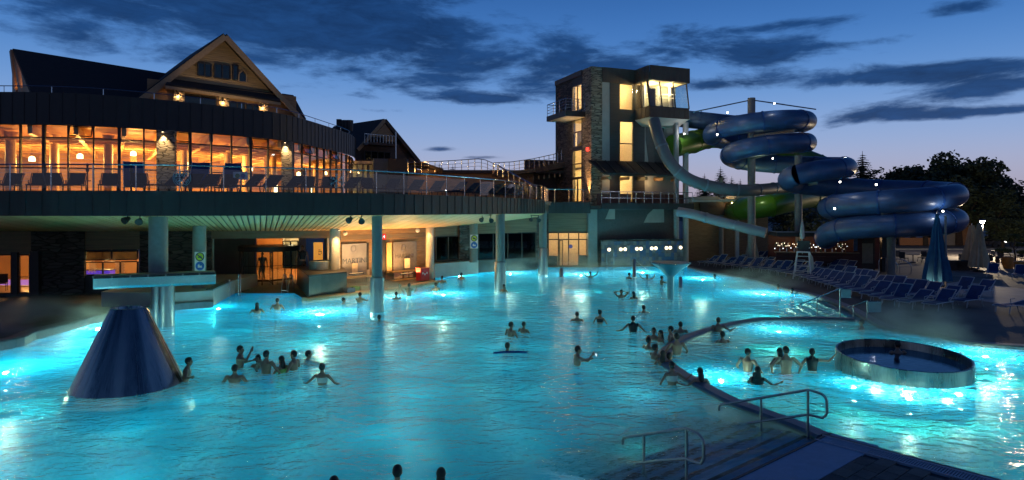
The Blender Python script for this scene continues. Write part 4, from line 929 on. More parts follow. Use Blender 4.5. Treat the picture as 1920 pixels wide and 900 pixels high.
# ---------------------------------------------------------------- gabled roof behind the hall
gh = thingw('gabled_lodge', 'large timber lodge with steep dark shingle roof and lit gable above the hall', 'building', (-24, 50, 9))
m_gable = mat('gable_boards', (.36, .25, .14), .65, var=.2, scale=1.2, stretch=(.4, .4, 8)); m_fasc = mat('barge_board', (.34, .23, .13), .6, var=.15)
GL, GA, GR = P(262, 186, 46.0), P(422, 66, 50.0), P(567, 224, 54.0)
gu = (Vector((GR.x, GR.y, 0)) - Vector((GL.x, GL.y, 0))).normalized(); gn2 = Vector((-gu.y, gu.x, 0))      # gn2 points back
RD = 9.0
gl0, gr0 = GL.copy(), GR.copy()
def quad(name, pts, m, th=.18, parent=gh):
    b = MB(); nrm = (Vector(pts[1]) - Vector(pts[0])).cross(Vector(pts[2]) - Vector(pts[0])).normalized(); 
    if nrm.z < 0: nrm = -nrm
    b.extr(pts, nrm * th); return b.build(name, m, parent)
back = gn2 * RD
quad('roof_slope', [GL, GA, GA + back, GL + back], m_shingle); quad('roof_slope', [GR, GA, GA + back, GR + back], m_shingle)
beam('barge_board', m_fasc, gh, GL - UP * .12 - gn2 * .06, GA - UP * .12 - gn2 * .06, .12, .42); beam('barge_board', m_fasc, gh, GR - UP * .12 - gn2 * .06, GA - UP * .12 - gn2 * .06, .12, .42)
# recessed gable wall of boards
wb = gn2 * 1.1
nbd = 22; zlo = Z(163, 50.5); zhi = GA.z - .3
for k in range(nbd):
    z0 = zlo + (zhi - zlo) * k / nbd; z1 = zlo + (zhi - zlo) * (k + 1) / nbd - .015
    fl_ = (z0 - GL.z) / (GA.z - GL.z); fr_ = (z0 - GR.z) / (GA.z - GR.z); a = GL.lerp(GA, fl_) + wb; b2 = GR.lerp(GA, fr_) + wb; a.z = b2.z = (z0 + z1) / 2
    beam('gable_board', m_gable, gh, a, b2, .08 + .015 * (k % 2), z1 - z0)
# pent roof across the gable
def gpt(px, py, o=0.0):                                            # photo point on the gable plane, pushed out by o
    lo_, hi_ = 0.0, 1.0
    for _ in range(40):
        m_ = (lo_ + hi_) / 2; q = Vector((GL.x, GL.y, 0)).lerp(Vector((GR.x, GR.y, 0)), m_) + gn2 * o
        if 960 + F * q.x / q.y < px: lo_ = m_
        else: hi_ = m_
    q.z = Z(py, q.y); return q
quad('pent_roof', [gpt(318, 150, .9), gpt(520, 178, .9), gpt(526, 192, -.55), gpt(310, 160, -.55)], m_shingle, .12)
beam('pent_fascia', m_fasc, gh, gpt(310, 163, -.5), gpt(526, 195, -.5), .1, .22)
# windows in the gable
for (a, b_, y0, y1, y0b, y1b) in ((371, 396, 117, 141, 116, 144), (402, 431, 119, 145, 121, 149), (437, 446, 121, 149, 123, 152)):
    p, q = gpt(a, 0, .98), gpt(b_, 0, .98); framed('gable_window', None, (p.x, p.y, 0), (q.x, q.y, 0), Z(y1, p.y), Z(y0, p.y), 2 if b_ - a > 12 else 1, parent=gh, gm=m_glassd, fw=.09)
wq = gpt(455, 142, .98)
wr_ = [gpt(447, 153, .96), gpt(463, 155, .96), gpt(463, 140, .96), gpt(456, 131, .96), gpt(448, 138, .96)]
MB().extr(wr_, gn2 * .03).build('arched_pane', m_glassd, gh)
for a, b_ in zip(wr_, wr_[1:] + wr_[:1]): beam('arched_frame', m_fasc, gh, a, b_, .1, .09)
p = gpt(443, 148, 1.25); t = thing('gable_lamp', 'small warm lamp inside the gable window', 'lamp', p); MB().lathe([(0, -.1), (.12, -.08), (.08, .12), (0, .14)], 12).build('shade', emis('gable_glow', (1, .6, .2), 7), t); bar('stem', m_dark, t, (0, 0, -.1), (0, 0, -.5), .02)
# lower storey wall, windows, brackets with lamps
nlb = 8
for k in range(nlb):
    z1, z0 = Z(163, 50) - k * .38, Z(163, 50) - (k + 1) * .38 + .015; a, b2 = gpt(276, 0, .55), gpt(555, 0, .55); a.z = b2.z = (z0 + z1) / 2; beam('wall_board', m_timber, gh, a, b2, .1 + .015 * (k % 2), z1 - z0)
for (a, b_, y0, y1) in ((345, 405, 176, 196), (430, 459, 190, 206), (462, 486, 195, 211)):
    p, q = gpt(a, 0, .47), gpt(b_, 0, .47); framed('lodge_window', None, (p.x, p.y, 0), (q.x, q.y, 0), Z(y1 + 14, p.y), Z(y0, p.y), 2, parent=gh, gm=m_glassd)
for k, (px, py) in enumerate(((335, 178), (419, 190), (493, 200))):
    p = gpt(px, py, .25); block('stone_pier', m_pier, gh, gpt(px, py + 14, .50), (.75, .3, 2.0), math.atan2(gu.y, gu.x)); beam('bracket', m_fasc, gh, gpt(px + 3, py - 8, -.4), gpt(px + 3, py - 4, .5), .16, .3)
    t = thing('lodge_wall_lamp', ['left', 'middle', 'right'][k] + ' warm spot lamp under the pent roof of the lodge', 'lamp', p); MB().lathe([(0, .16), (.07, .15), (.10, -.02), (.09, -.03)], 12).build('shade', m_dark, t); MB().lathe([(0, -.02), (.085, -.01)], 12).build('bulb', emis('lodge_bulb', (1, .7, .3), 25), t)
    lamp('POINT', p + Vector((0, 0, -.12)), (1, .55, .2), 22, .05, name='lodge_light')
beam('balcony_rail', m_rail, gh, gpt(262, 184, -.2), gpt(570, 226, -.2), .05, .05)
for k, (px, lb) in enumerate(((372, 'left'), (470, 'right'))):          # roof floodlights behind the band, aimed at the gable
    p = gpt(px, 0, -4.5); p.z = HT + .1; t = thing('roof_floodlight', lb + ' small roof floodlight aimed at the lodge gable', 'floodlight', p); MB().box((0, 0, .12), (.3, .15, .2)).build('housing', m_dark, t); MB().box((0, .08, .13), (.26, .01, .16)).build('lens', m_dl, t); bar('bracket', m_dark, t, (0, 0, -.45), (0, 0, .05), .03)
    lamp('SPOT', p + Vector((0, .12, .15)), (1, .72, .38), 260, .05, target=gpt(430, 115, .9), cone=80, blend=.9, name='gable_flood')
# main ridge to the left and its gable end, and the piece right of the gable
A, B = P(23, 95, 45.0), P(318, 142, 53.0)
eL, eR = A + Vector((4.6, -3.6, -5.2)), B + Vector((4.6, -3.6, -5.2))
quad('roof_slope', [A, B, eR, eL], m_shingle); quad('roof_slope', [A, B, B + Vector((-2.75, 3.6, -5.2)), A + Vector((-2.75, 3.6, -5.2))], m_shingle)
eL2 = P(34, 176, 43.4)
MB().extr([A, eL, A + Vector((-2.75, 3.6, -5.2))], Vector((.1, .1, 0))).build('gable_end', m_gable, gh)
beam('barge_board', m_fasc, gh, A + Vector((-.05, -.05, 0)), P(31, 178, 44.2), .14, .3)
lamp('SPOT', P(28, 172, 43.6), (1, .4, .12), 60, .1, target=P(24, 110, 44.7), cone=80, name='eave_light')
Cc, Dd = P(527, 178, 56), P(548, 181, 57.5)
quad('roof_slope', [Cc, Dd, P(572, 226, 55.5), P(520, 224, 54.2)], m_shingle)
# ---------------------------------------------------------------- smaller house behind
sh = thingw('gabled_house', 'smaller dark gabled house with balcony behind the end of the hall', 'building', (-15, 70, 9))
q0, q1, q2 = P(671, 281, 66), P(722, 225, 68), P(786, 303, 70)
bk_ = Vector((-7.0, 6, 0))
quad('roof_slope', [q0, q1, q1 + bk_ * 1.0, q0 + bk_], m_shingle, parent=sh); quad('roof_slope', [q2, q1, q1 + bk_, q2 + bk_], m_shingle, parent=sh)
beam('barge_board', m_fasc, sh, q0, q1, .14, .36); beam('barge_board', m_dwood, sh, q2, q1, .14, .36)
wv = Vector((-.45, .4, 0))
MB().extr([q0 + wv + UP * -.1, q1 + wv - UP * .3, q2 + wv - UP * .1, P(786, 330, 70.4), P(671, 330, 66.4)], Vector((-.1, .1, 0))).build('gable_wall', m_dwood, sh)
MB().extr([P(697, 258, 67.05), P(722, 232, 68.0), P(745, 262, 68.6), P(742, 266, 68.6), P(696, 264, 67.0)], Vector((-.06, .04, 0))).build('gable_lining', m_timber, sh)
def shp(px, py): 
    t_ = (px - 671) / (786 - 671); return P(px, py, 66 + 4 * t_)
for (a, b_, y0, y1) in ((697, 703, 257, 268), (705, 711, 257, 268), (713, 720, 258, 269)):
    p, q = shp(a, 0), shp(b_, 0); framed('window', None, (p.x, p.y - .05, 0), (q.x, q.y - .05, 0), Z(y1, p.y), Z(y0, p.y), 1, parent=sh, gm=glass_mat('dim_glass', (.35, .4, .6)))
c0, c1 = shp(690, 271), shp(746, 275); c0.y -= .9; c1.y -= .9
beam('balcony_floor', m_dwood, sh, c0, c1, 1.4, .25)
beam('balcony_rail', m_rail, sh, c0 + UP * .95 + Vector((0, -.6, 0)), c1 + UP * .95 + Vector((0, -.6, 0)), .06, .06)
for k in range(11): p = c0.lerp(c1, k / 10) + Vector((0, -.6, 0)); bar('baluster', m_rail, sh, p, p + UP * .95, .018, 5)
p, q = shp(684, 0), shp(732, 0); framed('window', None, (p.x, p.y - .05, 0), (q.x, q.y - .05, 0), Z(300, p.y), Z(283, p.y), 4, parent=sh, gm=m_glassd)
block('chimney', m_dark, sh, P(636, 237, 64), (.45, .45, 1.4)); 
for px in (648, 655): b = MB(); b.lathe([(0, -.5), (.35, -.5), (.4, 0), (.4, .6), (0, .65)], 12, P(px, 237, 64)); b.build('roof_vent', m_dark, sh)
bar('flagpole', m_rail, sh, P(742, 300, 62), P(742, 247, 62), .05)
# ground storey link: dark wall with warm windows between the hall and the stairs
ln = thingw('link_building', 'low dark link building with dim warm windows between hall and stairs', 'building', (-8, 58, ZT))
wallseg(eD(655, 58), eD(700, 58), ZT, Z(302, 58), m_pale, 'wall_panel', .2, ln)
framed('window', None, eD(660, 57.9), eD(698, 57.9), ZT + .1, Z(308, 57.9), 4, (Z(320, 57.9),), parent=ln)
room('', '', [(X(659, 58.3), 58.3), (X(699, 58.3), 58.3), (X(699, 60), 60), (X(659, 60), 60)], ZT, 8.5, m_warmwall, m_rfloor, [(X(680, 59), 59.2, 7.6, 1)], parent=ln, skip=(0,), e=12)
wallseg(eD(700, 56), eD(766, 57), ZT, Z(297, 56), mat('blue_grey_panel', (.07, .10, .13), .6), 'wall_panel', .3, ln)
block('dark_opening', m_dark, ln, P(745, 322, 55.9), (1.6, .2, 2.3))
quad('flat_roof', [P(766, 300, 57), P(830, 322, 55), P(822, 326, 62), P(766, 312, 62)], m_shingle, .25, ln)
wallseg(eD(764, 56.5), eD(1000, 57), ZT, Z(326, 57), m_timber, 'timber_wall', .3, ln)
wallseg(eD(764, 56), eD(1056, 56.6), Z(325, 56.5), Z(319, 56.5), m_dwood, 'roof_edge', 1.2, ln)
lamp('POINT', P(800, 318, 55.4), (1, .45, .12), 22, .1, name='eave_light'); lamp('POINT', P(655, 300, 56.5), (1, .6, .25), 25, .1, name='wall_light')
lamp('POINT', P(665, 322, 57.2), (1, .6, .25), 15, .1, name='wall_light')
wallseg(eD(985, 57), eD(1056, 58), ZT, Z(300, 57.5), m_dwood, 'timber_wall', .3, ln)
for k in range(7): beam('rafter_end', m_fasc, ln, P(990 + k * 10, 333 - k * 1.2, 56.8), P(990 + k * 10, 336 - k * 1.2, 56.0), .12, .25)
# rising walkway and stair rails
wk = thingw('rooftop_walkway', 'thin steel railings of a rooftop walkway rising to the slide tower', 'railing', (0, 57, 8))
def railrun(pts, hh, nposts, parent, lower=2):
    MB().tube([p + UP * hh for p in pts], .035, 6).build('handrail', m_rail, parent)
    for k in range(lower): MB().tube([p + UP * hh * (k + 1) / (lower + 1) for p in pts], .016, 5).build('mid_rail', m_rail, parent)
    for p in resample(pts, max(.3, sum((b - a).length for a, b in zip(pts, pts[1:])) / nposts)): bar('rail_post', m_rail, parent, p, p + UP * hh, .03, 5)
railrun([P(765, 325, 55.5), P(822, 323, 56), P(897, 318, 56.5), P(910, 320, 56.5), P(935, 331, 56)], .95, 14, wk)
railrun([P(926, 326, 55), P(960, 324, 55.5), P(1000, 318, 56), P(1040, 309, 56.5), P(1053, 300, 56.8)], .95, 14, wk)
beam('walkway_deck', m_dwood, wk, P(926, 328, 55.6), P(1000, 320, 56.4), 1.6, .3); beam('walkway_deck', m_dwood, wk, P(1000, 320, 56.5), P(1056, 309, 57), 1.6, .5)
st = thingw('roof_stair', 'steel flight of stairs descending from the walkway to the terrace', 'stairs', (0, 54, ZT))
a, b_ = P(926, 330, 54.8), P(1000, 372, 52)
for s_ in (0, 1.2): 
    o_ = Vector((.3, s_, 0)); railrun([a + o_, b_ + o_], .95, 7, st, 1); beam('stringer', m_dwood, st, a + o_, b_ + o_, .06, .28)
for k in range(13): p = a.lerp(b_, (k + .5) / 13) + Vector((.3, .6, .05)); block('tread', m_dwood, st, p, (.3, 1.2, .05))
# ---------------------------------------------------------------- slide tower
tw = thingw('slide_tower', 'tall lit slide tower with stone corner, balcony and projecting glass cabin', 'tower', (9, 54, 0))
TC = Vector((6.39, 51.8, 0)); TU = Vector((.928, .371, 0)).normalized(); TV = Vector((-TU.y, TU.x, 0)); trz = math.atan2(TU.y, TU.x)
def T(s, r, z): return TC + TU * s + TV * r + UP * z
def tbox(name, m, s0, s1, r0, r1, z0, z1): return block(name, m, tw, T((s0 + s1) / 2, (r0 + r1) / 2, (z0 + z1) / 2), (s1 - s0, r1 - r0, z1 - z0), trz)
TW, TD, TZ = 8.2, 6.6, 16.3
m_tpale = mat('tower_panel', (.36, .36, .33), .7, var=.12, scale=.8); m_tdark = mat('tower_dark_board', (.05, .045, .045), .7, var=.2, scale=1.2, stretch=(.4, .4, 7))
m_tgrey = mat('tower_grey', (.08, .08, .08), .7, var=.15)
# right face: strips from the corner; gaps left for the window column
z_w = [(5.3, 7.5), (8.67, 12.0), (12.95, 15.15)]
tbox('stone_corner', m_stone, 0, 1.0, -.06, 1.45, 4.9, TZ - .02)
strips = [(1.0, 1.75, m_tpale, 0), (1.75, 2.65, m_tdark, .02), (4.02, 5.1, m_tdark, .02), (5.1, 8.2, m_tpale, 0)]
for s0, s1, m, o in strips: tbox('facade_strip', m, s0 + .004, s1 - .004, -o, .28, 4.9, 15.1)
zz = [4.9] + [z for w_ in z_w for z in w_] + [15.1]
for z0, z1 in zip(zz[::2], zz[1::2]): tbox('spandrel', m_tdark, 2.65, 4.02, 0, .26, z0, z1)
for k in range(12): tbox('roof_band_sheet', m_clad2, 1.02 + k * .6, 1.61 + k * .6, -.10, .3, 15.1, TZ)
tbox('lower_wall', m_tgrey, .0, 8.2, -.02, .3, .1, 4.88)
MB().extr([T(1.3, -.06, 3.9), T(2.2, -.06, 3.9), T(2.2, -.06, 4.85), T(1.75, -.06, 4.85)], TV * .05).build('pale_shape', m_tpale, tw)
MB().extr([T(5.0, -.06, 3.6), T(7.0, -.06, 3.6), T(7.0, -.06, 4.85), T(6.1, -.06, 4.85), T(5.4, -.06, 4.3)], TV * .05).build('pale_shape', m_tpale, tw)
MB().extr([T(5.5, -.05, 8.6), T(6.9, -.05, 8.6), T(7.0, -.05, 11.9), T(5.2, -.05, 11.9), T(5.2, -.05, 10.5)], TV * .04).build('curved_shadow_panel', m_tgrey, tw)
# left face
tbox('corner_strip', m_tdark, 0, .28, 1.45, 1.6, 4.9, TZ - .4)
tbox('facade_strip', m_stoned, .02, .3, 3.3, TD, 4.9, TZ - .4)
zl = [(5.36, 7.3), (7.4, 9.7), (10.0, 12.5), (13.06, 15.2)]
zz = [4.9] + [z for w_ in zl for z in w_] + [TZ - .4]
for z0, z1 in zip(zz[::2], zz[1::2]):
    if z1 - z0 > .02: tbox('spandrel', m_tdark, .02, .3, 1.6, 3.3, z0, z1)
for k in range(10): tbox('roof_band_sheet', m_clad2, -.08, .3, 1.5 + k * .51, 2.0 + k * .51, TZ - .42, TZ)
tbox('back_wall', m_tdark, 0, TW, TD - .2, TD, 4.9, TZ - .3); tbox('side_wall', m_tdark, TW - .2, TW, .3, TD - .2, 4.9, TZ - .3)
tbox('roof', m_dark, .1, TW - .1, .2, TD - .1, TZ - .25, TZ - .1)
# windows
def twin(side, a, b, z0, z1, zs=(), nx=1):
    if side == 'R': p, q = T(a, .06, 0), T(b, .06, 0)
    else: p, q = T(.06, b, 0), T(.06, a, 0)
    framed('window', None, p, q, z0, z1, nx, zs, parent=tw, fw=.08, fm=mat('bronze_frame', (.10, .065, .04), .5))
for (z0, z1), zs in zip(z_w, ((), (10.15,), ())): twin('R', 2.68, 4.0, z0, z1, zs)
for (z0, z1), nx in zip(zl, (2, 1, 1, 2)): twin('L', 1.62, 3.28, z0, z1, ((z0 + z1) / 2,) if nx == 1 else (), nx)
# lit interior: floors, walls, stair
m_tin = mat('tower_interior', (.70, .55, .36), .6, var=.08)
tbox('inner_wall', m_tin, 4.1, 4.2, .4, TD - .4, 4.95, 15.6); tbox('inner_wall', m_tin, .5, 4.1, 4.6, 4.7, 4.95, 15.6)
for z in (5.0, 8.1, 12.3, 15.5): tbox('inner_floor', m_tin, .4, 8.0, .4, TD - .3, z, z + .18)
for k in range(9): tbox('stair_tread', m_dark, 1.8 + k * .24, 2.04 + k * .24, 2.2, 3.4, 8.4 + k * .36, 8.46 + k * .36)
for z0 in (8.9, 9.4): beam('stair_rail', m_dark, tw, T(1.6, 2.2, z0), T(4.0, 2.2, z0 + 3.2), .05, .05)
tbox('wall_picture', mat('poster_yellow', (.6, .35, .06), .5, var=.4, scale=8), .42, .46, 1.7, 3.2, 9.9, 11.3)
tbox('notice_board', m_dark, 3.2, 3.9, 3.5, 3.55, 6.6, 7.2)
for (s_, r_, z_, e_) in ((2.6, 2.4, 7.6, 75), (2.4, 1.6, 11.9, 95), (2.6, 2.2, 15.0, 80), (1.0, 2.5, 9.5, 40), (1.0, 2.5, 6.9, 40), (1.0, 2.5, 14.9, 45)):
    lamp('POINT', T(s_, r_, z_), (1, .68, .30), e_ * 4.2, .12, name='tower_light')
# balcony on the left face
tbox('balcony_slab', m_pale, -1.75, .0, 1.0, 4.6, 12.30, 12.42); tbox('balcony_fascia', m_clad, -1.8, -1.72, .95, 4.65, 12.32, 12.75); tbox('balcony_fascia', m_clad, -1.72, 0, .95, 1.03, 12.32, 12.75); tbox('balcony_floor', m_dark, -1.72, 0, 1.03, 4.6, 12.43, 12.6)
rl = [T(-.02, 1.0, 12.75), T(-1.75, 1.0, 12.75), T(-1.75, 4.6, 12.75), T(-.02, 4.6, 12.75)]
for h_ in (1.0, .75, .5, .25): MB().tube([p + UP * h_ for p in rl], .03 if h_ == 1.0 else .016, 6).build('balcony_rail', m_rail, tw)
for a, b_ in zip(rl, rl[1:]):
    for k in range(4): p = a.lerp(b_, k / 3); bar('balcony_post', m_rail, tw, p, p + UP, .022, 5)
lamp('POINT', T(-.9, 2.6, 11.4), (1, .62, .28), 25, .08, name='balcony_light')
# red emergency lamp on the stone corner and a warm up-light
p = T(-.12, .35, 9.6); t = thing('red_lamp', 'small red lamp on the stone corner of the tower', 'lamp', p); MB().lathe([(0, -.16), (.12, -.14), (.14, .1), (0, .16)], 12).build('lens', emis('red_glow', (1, .05, .03), 3), t); MB().box((.1, 0, 0), (.1, .2, .1)).build('mount', m_dark, t)
p = T(-.22, .25, 5.45); t = thing('tower_uplight', 'warm up-light at the foot of the tower stone corner', 'lamp', p); MB().lathe([(0, 0), (.08, 0), (.1, .15), (.08, .16)], 12).build('housing', m_dark, t); MB().lathe([(0, .15), (.07, .155)], 12).build('lens', m_dl, t)
lamp('SPOT', p + UP * .2, (1, .5, .16), 1600, .04, target=T(-.02, .3, 9.0), cone=46, blend=.9, name='uplight_beam')
# projecting glass cabin
c0, c1, w_ = 4.13, 7.95, 2.19
zc = [12.12, 12.98, 15.1, 16.27]
ns = 4; nf = 8
for k in range(nf):
    a, b_ = c0 + (c1 - c0) * k / nf, c0 + (c1 - c0) * (k + 1) / nf
    tbox('parapet_sheet', m_clad2, a + .01, b_ - .01, -w_ - .02, -w_ + .06, zc[0], zc[1]); tbox('roof_sheet', m_clad2, a + .006, b_ - .006, -w_ - .12, -w_ + .0, zc[2], zc[3])
for k in range(ns):
    a, b_ = -w_ + w_ * k / ns + .06, -w_ + w_ * (k + 1) / ns
    tbox('parapet_sheet', m_clad2, c0 - .02, c0 + .06, a, b_ - .02, zc[0], zc[1]); tbox('roof_sheet', m_clad2, c0 - .1, c0, a - .04, b_ - .05, zc[2], zc[3]); tbox('roof_sheet', m_clad2, c1, c1 + .1, a - .04, b_ - .05, zc[2], zc[3]); tbox('parapet_sheet', m_clad2, c1 - .06, c1 + .02, a, b_ - .02, zc[0], zc[1])
MB().extr([T(c0, -w_, zc[0]), T(c1 + .1, -w_, zc[0]), T(c1 + .1, .1, zc[0]), T(c0, .1, zc[0])], UP * .05).build('cabin_floor', m_pale, tw)
b = MB(); b.add([T(c0, -w_, zc[0]), T(c1, -w_, zc[0]), T(c1, 0, zc[0]), T(c0, 0, zc[0]), T(c0 + .7, -w_ + .9, zc[0] - .5), T(c1 - .3, -w_ + .9, zc[0] - .5), T(c1 - .3, 0, zc[0] - .5), T(c0 + .7, 0, zc[0] - .5)], [(0, 1, 5, 4), (1, 2, 6, 5), (3, 0, 4, 7), (4, 5, 6, 7)]); b.build('cabin_underside', m_pale, tw)
tbox('cabin_ceiling', m_tin, c0 + .05, c1 - .05, -w_ + .1, .3, zc[2] - .02, zc[2] + .05)
lean = .22
def cabin_pane(p0, p1, q0, q1):                                    # bottom p0-p1, top q0-q1
    n_ = (p1 - p0).cross(q0 - p0).normalized() * .02; MB().extr([p0, p1, q1, q0], n_).build('pane', m_glass, tw)
    for a, b_ in ((p0, q0), (p1, q1), (q0, q1), (p0, p1)): beam('cabin_frame', m_frame, tw, a, b_, .08, .08)
fx = [c0, c0 + 1.2, c0 + 2.5, c1]
for a, b_ in zip(fx, fx[1:]): cabin_pane(T(a, -w_, zc[1]), T(b_, -w_, zc[1]), T(a - .12, -w_ + lean, zc[2]), T(b_ - .12, -w_ + lean, zc[2]))
for a, b_ in ((-w_, -w_ * .45), (-w_ * .45, 0)): cabin_pane(T(c0, a, zc[1]), T(c0, b_, zc[1]), T(c0 - .02, a + (lean if a == -w_ else 0), zc[2]), T(c0 - .02, b_, zc[2]))
cabin_pane(T(c1, -w_, zc[1]), T(c1, 0, zc[1]), T(c1 - .1, -w_ + lean, zc[2]), T(c1 - .1, 0, zc[2]))
# cabin interior: back wall opening, tubes, posts
tbox('inner_wall', m_tin, 5.0, 5.3, .3, .5, 12.2, 15.1); tbox('inner_wall', m_tin, 4.2, 8.0, 3.0, 3.1, 12.2, 15.6)
for s_ in (4.8, 6.2, 7.3): bar('inner_post', m_white, tw, T(s_, -.4, 12.2), T(s_, -.4, 15.1), .10, 10)
for z in (13.9, 14.2): beam('slide_entry_rail', m_white, tw, T(c0 + .2, -1.0, z), T(c1 - .2, -.6, z + .2), .06, .06)
tbox('leaning_panel', m_tgrey, c0 + .5, c0 + 1.1, -1.4, -1.3, 12.98, 14.6)
for (s_, r_, e_) in ((5.2, -1.0, 70), (6.9, -1.0, 70), (6.0, 1.6, 60)): lamp('POINT', T(s_, r_, 14.7), (1, .70, .32), e_ * 3.0, .1, name='cabin_light')
# lean-to roof and canopy lights
b = MB(); b.extr([T(-.25, -.02, 8.55), T(8.3, -.02, 8.55), T(8.5, -1.5, 7.45), T(.35, -1.5, 7.45)], UP * .14); b.build('canopy_roof', m_shingle, tw)
for k in range(9): beam('canopy_rib', m_clad, tw, T(.3 + k * .97, -.1, 8.70), T(.55 + k * .97, -1.48, 7.66), .06, .06)
for k in range(5): tbox('canopy_beam', m_timber, .9 + k * 1.7, 1.1 + k * 1.7, -1.35, 0, 7.1, 7.35)
for s_, e_ in ((1.6, 10), (5.3, 22)): lamp('POINT', T(s_, -.6, 7.0), (1, .62, .28), e_, .08, name='canopy_light')
# base terrace edge with railing and red-brown screen
tbox('base_fascia', m_clad, -.2, 8.6, -2.0, -1.95, 4.75, 5.2); tbox('base_slab', m_concd, -.2, 8.6, -1.95, 0, 4.72, 5.0)
rr_ = [T(-.1, -1.9, 5.1), T(8.5, -1.9, 5.1)]
for h_ in (1.0, .5): beam('base_rail', m_rail, tw, rr_[0] + UP * h_, rr_[1] + UP * h_, .05, .05)
for k in range(12): p = rr_[0].lerp(rr_[1], k / 11); bar('base_post', m_rail, tw, p, p + UP, .03, 5)
for k in range(8): 
    if k not in (3,): tbox('screen_panel', mat('red_brown_board', (.12, .04, .03), .6, var=.2), -.1 + k * 1.06, .9 + k * 1.06, -1.2, -1.15, 5.05, 5.95)
bar('tower_post', m_conc, tw, T(8.35, -1.2, 0), T(8.35, -1.2, 12.0), .24, 14)
# ---------------------------------------------------------------- slides
def tube_slide(name, label, path, r, m, seg, mring, ringw=1.07, lampfix=None):
    t = thingw(name, label, 'water slide', path[0]); pts = resample(path, seg / 7)
    for i in range(0, len(pts) - 1, 7):
        sec = MB().tube(pts[i:i + 8], r * random.uniform(.99, 1.01), 22, cap=(i == 0 or i + 8 >= len(pts))).build('tube_section', m, t, True)
        if i and (i + 1 >= len(pts) or (pts[i + 1] - pts[i]).angle(pts[i] - pts[i - 1]) < .2): 
            d = (pts[min(i + 1, len(pts) - 1)] - pts[i - 1]).normalized(); MB().tube([pts[i] - d * .06, pts[i] + d * .06], r * ringw, 22).build('flange', mring, sec, True)
    return t
m_sblue = mat('slide_blue', (.028, .072, .185), .42, var=.25, scale=.9, coat=.08); m_sblue2 = mat('slide_flange', (.012, .05, .19), .35, var=.1)
turns = [((20.0, 52.0), 3.85), ((20.0, 52.0), 3.85), ((21.7, 49.3), 3.85), ((25.7, 43.6), 3.95), ((25.7, 43.6), 3.95)]
zf = [12.7, 11.45, 9.65, 7.45, 5.3, 3.75, 2.6]
path = [T(8.0, .9, 12.85), T(9.5, 1.5, 12.75)]
ctr = []
for k, (c_, r_) in enumerate(turns):
    for j in range(24):
        u_ = j / 24; ang = math.pi - 2 * math.pi * u_              # left -> back -> right -> front
        nxt = turns[min(k + 1, 4)]; w2 = min(1, max(0, (u_ - .75) * 4)) * .5; prv = turns[max(k - 1, 0)]; w1 = min(1, max(0, (.5 - u_) * 2)) * .5
        if nxt != turns[k]: cx = c_[0] + (nxt[0][0] - c_[0]) * w2; cy = c_[1] + (nxt[0][1] - c_[1]) * w2
        else: cx, cy = c_
        if prv != turns[k]: cx = cx + (prv[0][0] - cx) * w1; cy = cy + (prv[0][1] - cy) * w1
        fz = k + u_ + .25; i0 = int(fz); z = zf[i0] + (zf[min(i0 + 1, 6)] - zf[i0]) * (fz - i0)
        if k == 0 and u_ < .10: continue
        path.append(Vector((cx + r_ * math.cos(ang), cy + r_ * math.sin(ang), z)))
path += [Vector((21.4, 44.2, 2.9)), Vector((22.6, 46.0, 2.6))]
path = resample(spline(path, 2), .5)
for _ in range(16): path = path[:2] + [(a + b_ * 2 + c_) / 4 for a, b_, c_ in zip(path[1:], path[2:], path[3:])] + path[-1:]
tube_slide('blue_tube_slide', 'big dark blue spiral tube slide winding down from the tower in five loops', path, .75, m_sblue, 3.2, m_sblue2, 1.06)
m_sgrey = mat('slide_grey', (.11, .12, .13), .5, var=.12, scale=.8, coat=.2)
tube_slide('grey_tube_slide', 'grey tube slide curving down from under the glass cabin', spline([P(1226, 226, 51.0), P(1236, 262, 50.2), P(1255, 303, 49.8), P(1290, 335, 49.6), P(1340, 351, 49.6), P(1400, 357, 50), P(1480, 350, 54)], 8), .46, m_sgrey, 2.4, mat('slide_grey_ring', (.15, .19, .22), .4), 1.1)
tube_slide('narrow_tube_slide', 'narrow grey tube slide with beige light in its colour sloping down towards the sun loungers', spline([P(1272, 397, 50.5), P(1300, 402, 49.8), P(1355, 417, 48.5), P(1436, 437, 47)], 8), .38, mat('slide_beige_lit', (.40, .36, .32), .45, var=.25, scale=.25, col2=(.16, .20, .26)), 2.2, m_steel_d, 1.1)  # beige light on the grey tube is put into the base colour
m_sgreen = mat('slide_green', (.065, .15, .012), .36, var=.15, scale=.6, coat=.4)
tube_slide('green_tube_slide', 'lime green tube slide passing behind the blue spiral', spline([P(1262, 274, 53.5), P(1300, 266, 55), P(1345, 258, 58), P(1440, 275, 63), P(1560, 320, 63), P(1560, 360, 59), P(1500, 372, 56), P(1440, 386, 54.5), P(1392, 392, 56), P(1372, 396, 60)], 7), .95, m_sgreen, 2.6, mat('slide_green_ring', (.06, .15, .01), .4), 1.05)
# support posts with arms and cables
m_post = mat('post_grey', (.22, .22, .22), .6, var=.12)
def spost(px, D, ztop, r, label, arms=()):
    c = eD(px, D); t = thingw('slide_post', label, 'post', (c.x, c.y, .05)); MB().lathe([(r, .05), (r, ztop), (0, ztop + .02)], 18, (c.x, c.y, 0)).build('post_shaft', m_post, t, True); MB().lathe([(r * 1.8, .06), (r * 1.8, .12), (r, .13)], 18, (c.x, c.y, 0)).build('base_plate', m_steel_d, t)
    for q in arms: beam('support_arm', m_post, t, (c.x, c.y, q.z - .85), (q.x, q.y, q.z - .85), .12, .2)
    return t, c
t, c = spost(1409, 52.0, 13.75, .30, 'tall thick round post in the middle of the upper slide spiral', [Vector((20.0 + 3.8 * math.cos(a), 52 + 3.8 * math.sin(a), z)) for a, z in ((-1.2, 11.5), (2.5, 11.9), (-1.8, 9.7), (.4, 10.3))])
